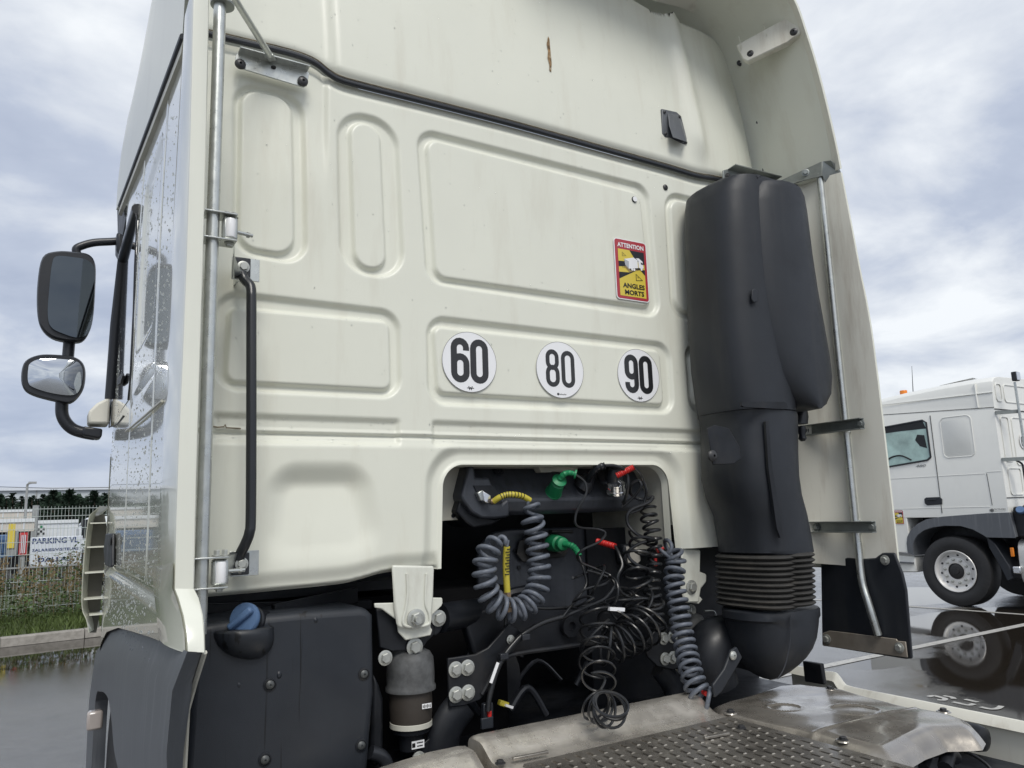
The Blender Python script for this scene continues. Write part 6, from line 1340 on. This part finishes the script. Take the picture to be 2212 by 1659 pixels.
# black plug with coil on the right
b1 = thing('black_plug_cable', 'black coiled cable leaving the dark plug beside the tunnel wall', 'cable', A(1400, 1300, -.05))
MB().lathe([(.034, 0), (.034, .02), (.024, .05), (.016, .06)], A(*ZP(80, 480), .12), (.35, -.45, .8), 28).build('plug', M['rubber'], b1)
bs = catmull([A(*ZP(160, 390), .09), A(*ZP(220, 280), .05), A(*ZP(300, 200), .02), A(*ZP(400, 170), .0)], 6)
MB().tube(bs, lambda t_: .0125*(1.0+.10*math.sin(t_*70)), 12).build('bend_sleeve', M['rubber'], b1)
lead = catmull([bs[-1], A(*ZP(520, 170), -.01), A(*ZP(640, 210), -.02), A(*ZP(710, 300), -.02), A(*ZP(720, 450), -.02), A(*ZP(690, 600), .0), A(*ZP(650, 685), .02)], 7)
MB().tube(lead, .0062, 9).build('lead', M['cable'], b1)
tang = catmull([A(*ZP(640, 740), .03), A(*ZP(800, 600), .0), A(*ZP(900, 450), -.03), A(*ZP(860, 380), -.02), A(*ZP(760, 440), .0), A(*ZP(760, 560), .02), A(*ZP(900, 640), .0), A(*ZP(1060, 600), -.03), A(*ZP(1000, 680), -.03), A(*ZP(800, 760), -.01), A(*ZP(710, 850), .0), A(*ZP(720, 980), .0), A(*ZP(820, 1100), -.02), A(*ZP(960, 1170), -.03), A(*ZP(1120, 1190), -.03), A(*ZP(900, 1240), -.02), A(*ZP(740, 1340), .0), A(*ZP(740, 1450), .0), A(*ZP(880, 1560), -.03), A(*ZP(1080, 1620), -.05)], 7)
MB().tube(tang, .0062, 9).build('lead', M['cable'], b1)
bp = catmull([A(*ZP(1000, 740), .0), A(*ZP(1010, 900), -.01), A(*ZP(1050, 1050), -.02), A(*ZP(1075, 1250), -.03), A(*ZP(1090, 1450), -.04), A(1408, 1270, -.05), A(1412, 1300, -.06), A(1413, 1330, -.07), A(1405, 1350, -.07)], 8)
MB().tube(helix(bp, lambda t_: .026+.004*math.sin(9*t_), 14.5, 20, .5), .0058, 9).build('coil', M['cable'], b1)
b2 = thing('red_sleeve_cable', 'black cable with ribbed red sleeves fanning out above the deck', 'cable', A(1350, 1380, -.05))
for a0, a1 in ((A(*ZP(560, 310), .0), A(*ZP(800, 190), -.04)), (A(*ZP(290, 1215), .1), A(*ZP(540, 1285), .03))):
    n_ = 26; MB().tube([a0.lerp(a1, k_/n_) for k_ in range(n_+1)], lambda t_: .0105*(1+.10*math.sin(t_*64)), 14).build('sleeve', M['red'], b2)
MB().tube(catmull([A(*ZP(800, 190), -.04), A(*ZP(880, 270), -.04), A(*ZP(930, 380), -.03), A(*ZP(975, 520), -.03), A(*ZP(960, 620), -.02), A(*ZP(900, 760), -.01), A(*ZP(740, 830), .01)], 7), .0055, 9).build('lead', M['cable'], b2)
MB().tube(catmull([A(*ZP(540, 1285), .03), A(*ZP(600, 1400), .0), A(*ZP(640, 1550), -.02), A(*Z2(1790, 420), -.02), A(*Z2(1800, 500), -.02), A(*Z2(1850, 545), -.03), A(*Z2(1900, 560), -.04)], 7), .0060, 9).build('lead', M['cable'], b2)
fp_ = catmull([A(*Z2(1900, 560), -.04), A(*Z2(1980, 640), -.05), A(*Z2(1960, 720), -.06), A(*Z2(1900, 780), -.07), A(*Z2(1830, 830), -.08), A(*Z2(1760, 860), -.08), A(*Z2(1690, 850), -.07), A(*Z2(1640, 800), -.05)], 8)
MB().tube(helix(fp_, lambda t_: .066-.010*math.cos(t_*9), 10, 22, 2.1), .0050, 8).build('coil', M['cable'], b2)
cyz = catmull([A(1262, 1228, -.0), A(1290, 1262, -.02), A(1340, 1290, -.03), A(1330, 1340, -.05), A(1300, 1380, -.07)], 8)
MB().tube(helix(cyz, lambda t_: .050+.012*math.sin(t_*19), 5, 24, 3), .0045, 8).build('coil', M['cable'], b2)
cyy = catmull([A(1388, 1150, -.01), A(1380, 1200, -.03), A(1372, 1240, -.04), A(1380, 1275, -.05), A(1378, 1310, -.06), A(1385, 1340, -.06)], 8)
MB().tube(helix(cyy, lambda t_: .046+.010*math.sin(t_*23), 6, 24, 1), .0052, 8).build('coil', M['cable'], b2)
MB().bar(A(*Z2(1735, 627), -.09), A(*Z2(1830, 632), -.09), .012, .012).build('paper_tag', M['white'], b2)
dc = thing('parked_plug_coupling', 'silver pressed metal coupling clamp with black plug on the console', 'coupling', A(*ZP(560, 450), .05))
cc0 = A(*ZP(555, 540), .06)
MB().lathe([(.036, 0), (.036, .010), (.033, .012), (.032, .030), (.034, .032), (.034, .036)], cc0, (-.25, -.35, .9), 28).build('clamp', M['chrome'], dc)
for s_, (x_, y_) in enumerate(((460, 500), (650, 470), (600, 400))): MB().bar(A(*ZP(x_, y_), .03), A(*ZP(x_+8, y_-70), .04), .014, .003, upv=(0, -1, 0)).build('clamp_tab', M['chrome'], dc)
MB().lathe([(.030, 0), (.032, .03), (.026, .055), (.020, .07)], A(*ZP(520, 440), .075), (-.2, -.4, .85), 24).build('plug_body', M['rubber'], dc)
MB().lathe([(.036, 0), (.042, .006), (.036, .012)], A(*ZP(450, 320), .09), (-.6, -.5, .6), 24).build('dust_cap', M['rubber'], dc)
# grey coil on the far right
h2 = thing('coiled_air_hose', 'grey coiled air hose with red end resting on the aluminium cover', 'hose', A(1500, 1450, -.15))
gp = catmull([A(1432, 1195, -.0), A(1448, 1185, -.02), A(1460, 1215, -.03), A(1455, 1250, -.04), A(1462, 1290, -.06), A(1468, 1330, -.08), A(1474, 1370, -.10), A(1483, 1410, -.13), A(1492, 1450, -.17), A(1504, 1485, -.20), A(1518, 1508, -.22), A(1532, 1512, -.225)], 8)
MB().tube(helix(gp, lambda t_: .032+.004*t_, 21, 22, .2), .0074, 10).build('coil', M['hosegrey'], h2)
MB().tube([A(1418, 1190, .0), A(1432, 1183, -.01)], .010, 12).build('sleeve', M['red'], h2)
MB().tube([A(1519, 1495, -.20), A(1526, 1499, -.22)], .008, 12).build('sleeve', M['red'], h2)
MB().tube([A(*Z2(2035, 300), -.02), A(*Z2(2036, 350), -.02)], .006, 12).build('sleeve', M['red'], h2)

# ------------------------------------------------------------------ far parked truck (own frame: +x forward, +y away from the camera side, z up)
fwd = Vector((math.sin(R(-2)), math.cos(R(-2)), 0)); lft = Vector((-fwd.y, fwd.x, 0))
Wp = at(2073, 1311, 'z', 0)
rz_ = math.atan2(fwd.y, fwd.x)
F_ = thing('tractor_unit', 'white parked truck tractor with dark wheel arch beyond the right deflector', 'truck', (Wp.x, Wp.y, 0), rz_, world=False)
# local axes: x forward; local +y = left of forward. The visible (camera) side is the truck's left
SY = .0
def fb(y_, *a_): return a_
YS = .02        # side plane of the cab (left side), tyre outer face at y=0
def smap(s_):
    """distance along the truck's side for a feature read off the photograph"""
    cy_ = 900; cx_p = 538-s_/.00242-.11*(1527-cy_); d = fw + ((3260+cx_p*.627)/1.736-1106)/1659.0*rt - ((1320+cy_*.627)/1.736-829.5)/1659.0*up
    o_ = Wp+lft*YS; t_ = (o_-CAMPOS).dot(lft)/d.dot(lft); return (CAMPOS+d*t_-Wp).dot(fwd)
def lp3(s_, z_, y_=YS): return Vector((smap(s_), y_, z_*.985+(.03 if z_ > 2.0 and s_ > .12 else 0)))
def P2(pts, y_=YS): return [lp3(s_, z_, y_) for s_, z_ in pts]
# cab body: cross sections along length
W2 = 2.48
def csec(s_, zt_, zs_):
    y0_, y1_ = YS, YS-W2; zb_ = 1.27
    pts = [(y0_, zb_), (y0_, zs_-.05), (y0_-.012, zs_-.02), (y0_-.012, zs_+.06), (y0_-.03, zt_-.18), (y0_-.055, zt_-.07), (y0_-.12, zt_-.01), (y0_-.24, zt_+.015), (y0_-W2/2, zt_+.04), (y1_+.24, zt_+.015), (y1_+.13, zt_-.01), (y1_+.03, zt_-.20), (y1_, 2.8), (y1_, zb_)]
    return [Vector((smap(s_), a_, b__)) for a_, b__ in pts]
MB().loft([csec(*q_) for q_ in ((-.86, 3.22, 2.79), (-.83, 3.23, 2.79), (-.5, 3.235, 2.81), (0, 3.22, 2.85), (.5, 3.19, 2.88), (.9, 3.15, 2.91), (1.2, 3.08, 2.92), (1.45, 3.0, 2.93))]).build('cab_shell', M['farwhite'], F_, bevel=.01)
MB().loft([P2([(.62, .76), (1.36, .76), (1.36, 1.42), (.62, 1.42)], YS-.002), P2([(.62, .76), (1.36, .76), (1.36, 1.42), (.62, 1.42)], YS-1.0)]).build('lower_door_panel', M['farwhite'], F_, bevel=.01)
def line(pts, y_=YS+.002, r_=.005, nm='panel_gap', mt=None): return MB().tube([lp3(s_, z_, y_) for s_, z_ in pts], r_, 5).build(nm, mt or M['farline'], F_)
line([(.10, 2.82), (.10, 1.35)], r_=.006, nm='door_gap'); MB().tube([Vector((smap(1.45), YS-.006, 2.925)), Vector((smap(-.86), YS-.006, 2.785))], .004, 5).build('roof_seam', M['farline'], F_)
for pts in ([(-.60, 1.43), (1.36, 1.43)], [(-.62, 1.92), (-.84, 1.92)], [(-.60, 1.90), (1.36, 1.90)]): MB().bar(lp3(*pts[0], YS+.001), lp3(*pts[1], YS+.001), .006, .010).build('pressed_rib', M['farwhite'], F_, bevel=.002)
line([(-.62, 1.90), (-.64, 1.45)], r_=.004); MB().bar(Vector((smap(-.86), YS-.018, 3.0)), Vector((smap(1.2), YS-.018, 3.05)), .012, .012).build('pressed_rib', M['farwhite'], F_, bevel=.003)
MB().bar(Vector((smap(-.60), YS-.035, 3.16)), Vector((smap(-.62), YS-.010, 2.80)), .02, .03).build('roof_joint', M['farwhite'], F_, bevel=.003)
wpts = [(.165, 2.16), (.17, 2.69), (.22, 2.73), (1.20, 2.66), (1.25, 2.06), (.80, 2.06), (.22, 2.12)]
wi = MB().prism(P2(wpts, YS+.004), (0, -.02, 0)).build('side_window', M['farglass'], F_)
MB().tube(P2(wpts+[wpts[0]], YS+.005), .014, 6).build('window_rubber', M['rubber'], wi)
MB().prism(P2([(.18, 2.60), (.22, 2.72), (1.20, 2.65), (1.2, 2.58), (.6, 2.60)], YS+.008), (0, -.003, 0)).build('sun_band', M['darkint'], wi)
MB().prism(P2([(.20, 2.30), (.30, 2.34), (.36, 2.44), (.32, 2.52), (.22, 2.50)], YS+.008), (0, -.003, 0)).build('inner_mirror_view', M['darkint'], wi)
MB().tube(catmull(P2([(.45, 2.14), (.60, 2.22), (.75, 2.20), (.84, 2.12)], YS+.008), 5), .012, 6).build('steering_wheel_view', M['darkint'], wi)
MB().prism(P2([(.8, 2.07), (1.2, 2.07), (1.2, 2.17), (.95, 2.20)], YS+.008), (0, -.003, 0)).build('dashboard_view', M['darkint'], wi)
rec = [(-.06, 2.13), (-.50, 2.13), (-.50, 2.72), (-.06, 2.72)]
rc = sdf_contour([(a_, b__) for a_, b__ in rec], .07, 5)
MB().tube([Vector((p.x, YS+.001, p.y)) for p in rc]+[Vector((rc[0].x, YS+.001, rc[0].y))], .008, 6).build('panel_pressing', M['farwhite'], F_)
rr3 = [Vector((p.x, YS-.001, p.y)) for p in rc]; MB().loft([rr3, shr(rr3, .985, .0)[:] and [p+Vector((0, .004, 0)) for p in shr(rr3, .96, 0)]]).build('panel_pressing', M['farwhite'], F_)
hd_ = MB().prism(P2([(.08, 1.48), (.30, 1.47), (.33, 1.50), (.33, 1.57), (.30, 1.59), (.10, 1.59), (.07, 1.56)], YS+.002), (0, .012, 0)).build('door_handle', M['plastic'], F_, bevel=.01)
MB().box(lp3(.22, 1.555, YS+.020), (.14, .010, .022)).build('handle_grip', M['handle'], hd_, bevel=.004)
text_on('model_number', '480', lp3(.325, 2.04, YS+.004), (-1, 0, 0), (0, 0, 1), .1, M['post'], F_, .002, width=.16, height=.038, shear=.3)
text_on('lettering', 'TH TRUCKS', lp3(-.74, 1.392, YS+.004), (-1, 0, 0), (0, 0, 1), .04, M['ink'], F_, width=.15, height=.02)
text_on('lettering', 'www.th-trucks.com', lp3(-.74, 1.368, YS+.004), (-1, 0, 0), (0, 0, 1), .04, M['ink'], F_, width=.15, height=.010)
for k_, h_ in enumerate((.03, .045, .05, .035)): MB().box(lp3(-.60-.016*k_, 1.378, YS+.004), (.007, .003, h_)).build('logo_bar', M['ink'], F_)
warn(lp3(.73, 1.30, YS+.003), (-1, 0, 0), (0, 0, 1), (0, 1, 0), .155, .21, F_, detail=False)
# grey arch, front part white sill and step
arch = []
for k_ in range(13): a_ = R(8+k_*(172-8)/12); arch.append((.10+.66*math.cos(a_), .62+.66*math.sin(a_)))
ai = [(.05+.56*math.cos(R(4+k_*(176-4)/12)), .56+.60*math.sin(R(4+k_*(176-4)/12))) for k_ in range(13)]
ao = [(.66, .76)]+[(.66, .9), (.64, 1.0), (.58, 1.10), (.48, 1.19), (.34, 1.26), (.10, 1.30), (-.2, 1.32), (-.55, 1.34), (-.88, 1.345), (-.90, 1.18), (-.92, 1.01)]
ai = [(.57, .72), (.57, .86), (.54, .95), (.48, 1.03), (.38, 1.10), (.26, 1.14), (.08, 1.165), (-.15, 1.16), (-.32, 1.11), (-.46, 1.03), (-.50, 1.0), (-.92, .995)]
MB().loft([P2(ao, YS-.25), P2(ao, YS+.012), P2(ai, YS+.018), P2(ai, YS-.45)], closed=False, cap=False).build('wheel_arch_fender', M['greyplastic'], F_, bevel=.006)
MB().box(Vector((-.1, YS-.95, 1.05)), (1.8, 1.0, .55)).box(Vector((-1.9, YS-1.2, .9)), (2.6, .9, .4)).build('chassis_body', M['black'], F_)
MB().prism(P2([(.60, .70), (.60, .46), (1.1, .44), (1.36, .50), (1.36, .74)], YS-.06), (0, -.5, 0)).build('entry_step', M['farwhite'], F_, bevel=.02)
MB().bar(lp3(.62, .60, YS-.04), lp3(1.3, .62, YS-.04), .05, .02).build('step_tread', M['greyplastic'], F_)
MB().prism(P2([(-.48, 1.02), (-.60, .90), (-.76, .60), (-.78, .44), (-.70, .40), (-.62, .60), (-.50, .85)], YS-.02), (0, -.35, 0)).build('rear_mudguard', M['plastic'], F_, bevel=.01)
MB().prism(P2([(-.88, 1.34), (-.9, 1.0), (-1.2, 1.0), (-1.2, 1.42), (-.9, 1.42)], YS-.06), (0, -.8, 0)).build('service_box', M['black'], F_, bevel=.02)
MB().lathe([(.05, 0), (.055, .03), (.05, .05)], lp3(-1.02, 1.36, YS-.04), (-.2, .8, .5), 20).build('filler_cap', M['cap'], F_)
MB().box(lp3(-.82, .80, YS-.03), (.04, .03, .12)).build('side_marker', M['orange'], F_, bevel=.006)
MB().box(lp3(-.86, .56, YS-.03), (.10, .06, .10)).build('work_lamp', M['chrome'], F_, bevel=.015)
MB().loft([[Vector((smap(s_), YS-.06-.32+.32*math.copysign(abs(math.cos(t_))**.5, math.cos(t_)), .65+.32*math.copysign(abs(math.sin(t_))**.5, math.sin(t_)))) for t_ in [2*math.pi*k_/28 for k_ in range(28)]] for s_ in (-.88, -.90, -2.2)]).build('fuel_tank', mat('satin_tank', (.62, .62, .60), .4, metal=.5), F_, bevel=.01)
# wheel
wcz = Vector((0, 0, .512)); WS = .975
wt = MB().lathe([(.29, -.02), (.36, .006), (.44, .008), (.495, -.010), (.510, -.04), (.512, -.27), (.495, -.305), (.40, -.31)], wcz, (0, 1, 0), 56, cap=False).build('wheel', M['tyre'], F_)
rmm = MB().lathe([(.305, .0), (.298, .010), (.285, .006), (.268, -.020), (.262, -.050), (.225, -.062), (.205, -.048), (.20, -.040), (.135, -.038), (.12, -.045), (.116, -.03)], wcz, (0, 1, 0), 48, cap=False).build('rim', M['rim'], wt, ang=25)
MB().lathe([(.118, -.036), (.110, -.045), (.085, -.03), (.05, -.028), (.045, -.012), (.0, -.010)], wcz+Vector((0, .0, 0)), (0, 1, 0), 32, cap=False).build('hub', M['tyre'], wt)
q0_ = Vector((0, 1, 0)).to_track_quat('Z', 'Y')
for k_ in range(10):
    a_ = 2*math.pi*k_/10+.15; c_ = wcz+Vector((.168*math.cos(a_), -.040, .168*math.sin(a_))); MB().lathe([(.024, 0), (.024, .004), (.017, .005), (.017, .024), (.010, .028)], c_, (0, 1, 0), 10).build('wheel_nut', M['bolt'], wt)
    a_ += .31; c_ = wcz+Vector((.236*math.cos(a_), -.060, .236*math.sin(a_))); MB().lathe([(.017, 0), (.017, .005)], c_, (0, 1, 0), 12).build('hand_hole', M['black'], wt)
wt.scale = (WS, 1, WS)
MB().lathe([(.40, 0), (.49, .02), (.50, .27), (.48, .3)], Vector((0, -W2+.3, .50)), (0, 1, 0), 40).build('wheel', M['tyre'], F_)
# roof items
MB().lathe([(.055, 0), (.055, .075), (.05, .085)], Vector((smap(.66), YS-.40, 3.185)), (0, 0, 1), 20).build('beacon', M['orange'], F_)
MB().tube([Vector((smap(.53), YS-.42, 3.19)), Vector((smap(.50), YS-.42, 3.64))], lambda t_: .008-.005*t_, 6).build('antenna', M['rubber'], F_)
MB().loft([[Vector((smap(a_), YS-b__, c_)) for b__ in (.6, 1.8)] for a_, c_ in ((.45, 3.22), (.2, 3.29), (-.3, 3.33), (-.5, 3.23))], closed=False, cap=False).build('roof_hatch', M['farwhite'], F_)
# rear wall details
RB = smap(-.86)-.006
def rw_(y_, z_, x_=RB): return Vector((x_, YS-y_, z_*.965))
for (ya, yb_, za_, zb__) in ((.10, .26, 2.98, 3.24), (.34, 1.2, 2.98, 3.24), (.12, .34, 2.1, 2.75), (.44, 1.3, 2.05, 2.75), (.14, .50, 1.62, 2.0), (.58, 1.5, 1.62, 2.0)):
    rc2 = sdf_contour([(ya, za_), (yb_, za_), (yb_, zb__), (ya, zb__)], .05, 4); MB().tube([rw_(p.x, p.y) for p in rc2]+[rw_(rc2[0].x, rc2[0].y)], .008, 5).build('wall_pressing', M['farwhite'], F_)
MB().bar(rw_(0, 1.58), rw_(2.3, 1.58), .01, .01).bar(rw_(0, 2.86), rw_(2.3, 2.86), .012, .012).build('wall_seam', M['farline'], F_)
MB().tube([rw_(.12, 3.22, RB-.25), rw_(.16, 1.4, RB-.25)], .017, 10).build('support_pole', M['zinc'], F_)
for z_ in (2.80, 2.12): MB().bar(rw_(.0, z_, RB-.0), rw_(.16, z_, RB-.25), .03, .05).build('pole_bracket', M['bracket'], F_)
MB().tube(catmull([rw_(.10, 2.10, RB-.14), rw_(.20, 2.05, RB-.16), rw_(.22, 1.95, RB-.16), rw_(.22, 1.55, RB-.16), rw_(.16, 1.46, RB-.14), rw_(.08, 1.42, RB-.1)], 5), .014, 8).build('grab_handle', M['handle'], F_)
lm = MB().box(rw_(.12, 3.30, RB-.27), (.07, .10, .13)).build('work_lamp', M['plastic'], F_, bevel=.012)
MB().box(rw_(.12, 3.30, RB-.31), (.01, .085, .11)).build('lamp_glass', M['chrome'], lm)
dsk = MB().lathe([(.11, 0), (.11, .003)], rw_(.70, 2.40, RB-.004), (-1, 0, 0), 32).build('speed_disc', M['white'], F_, label='white round sticker with number 60 cut by the picture edge')
for k_, ch in enumerate('60'):
    mb_ = MB(); 
    d_ = digit(ch, (k_-.5)*.075, 0, .07, .15, .022, 0, 'digit', dsk)
    for v in d_.data.vertices: x__, _, z__ = v.co; v.co = rw_(.70+x__, 2.40+z__, RB-.010)
print('objects', len(bpy.data.objects), 'size ok')
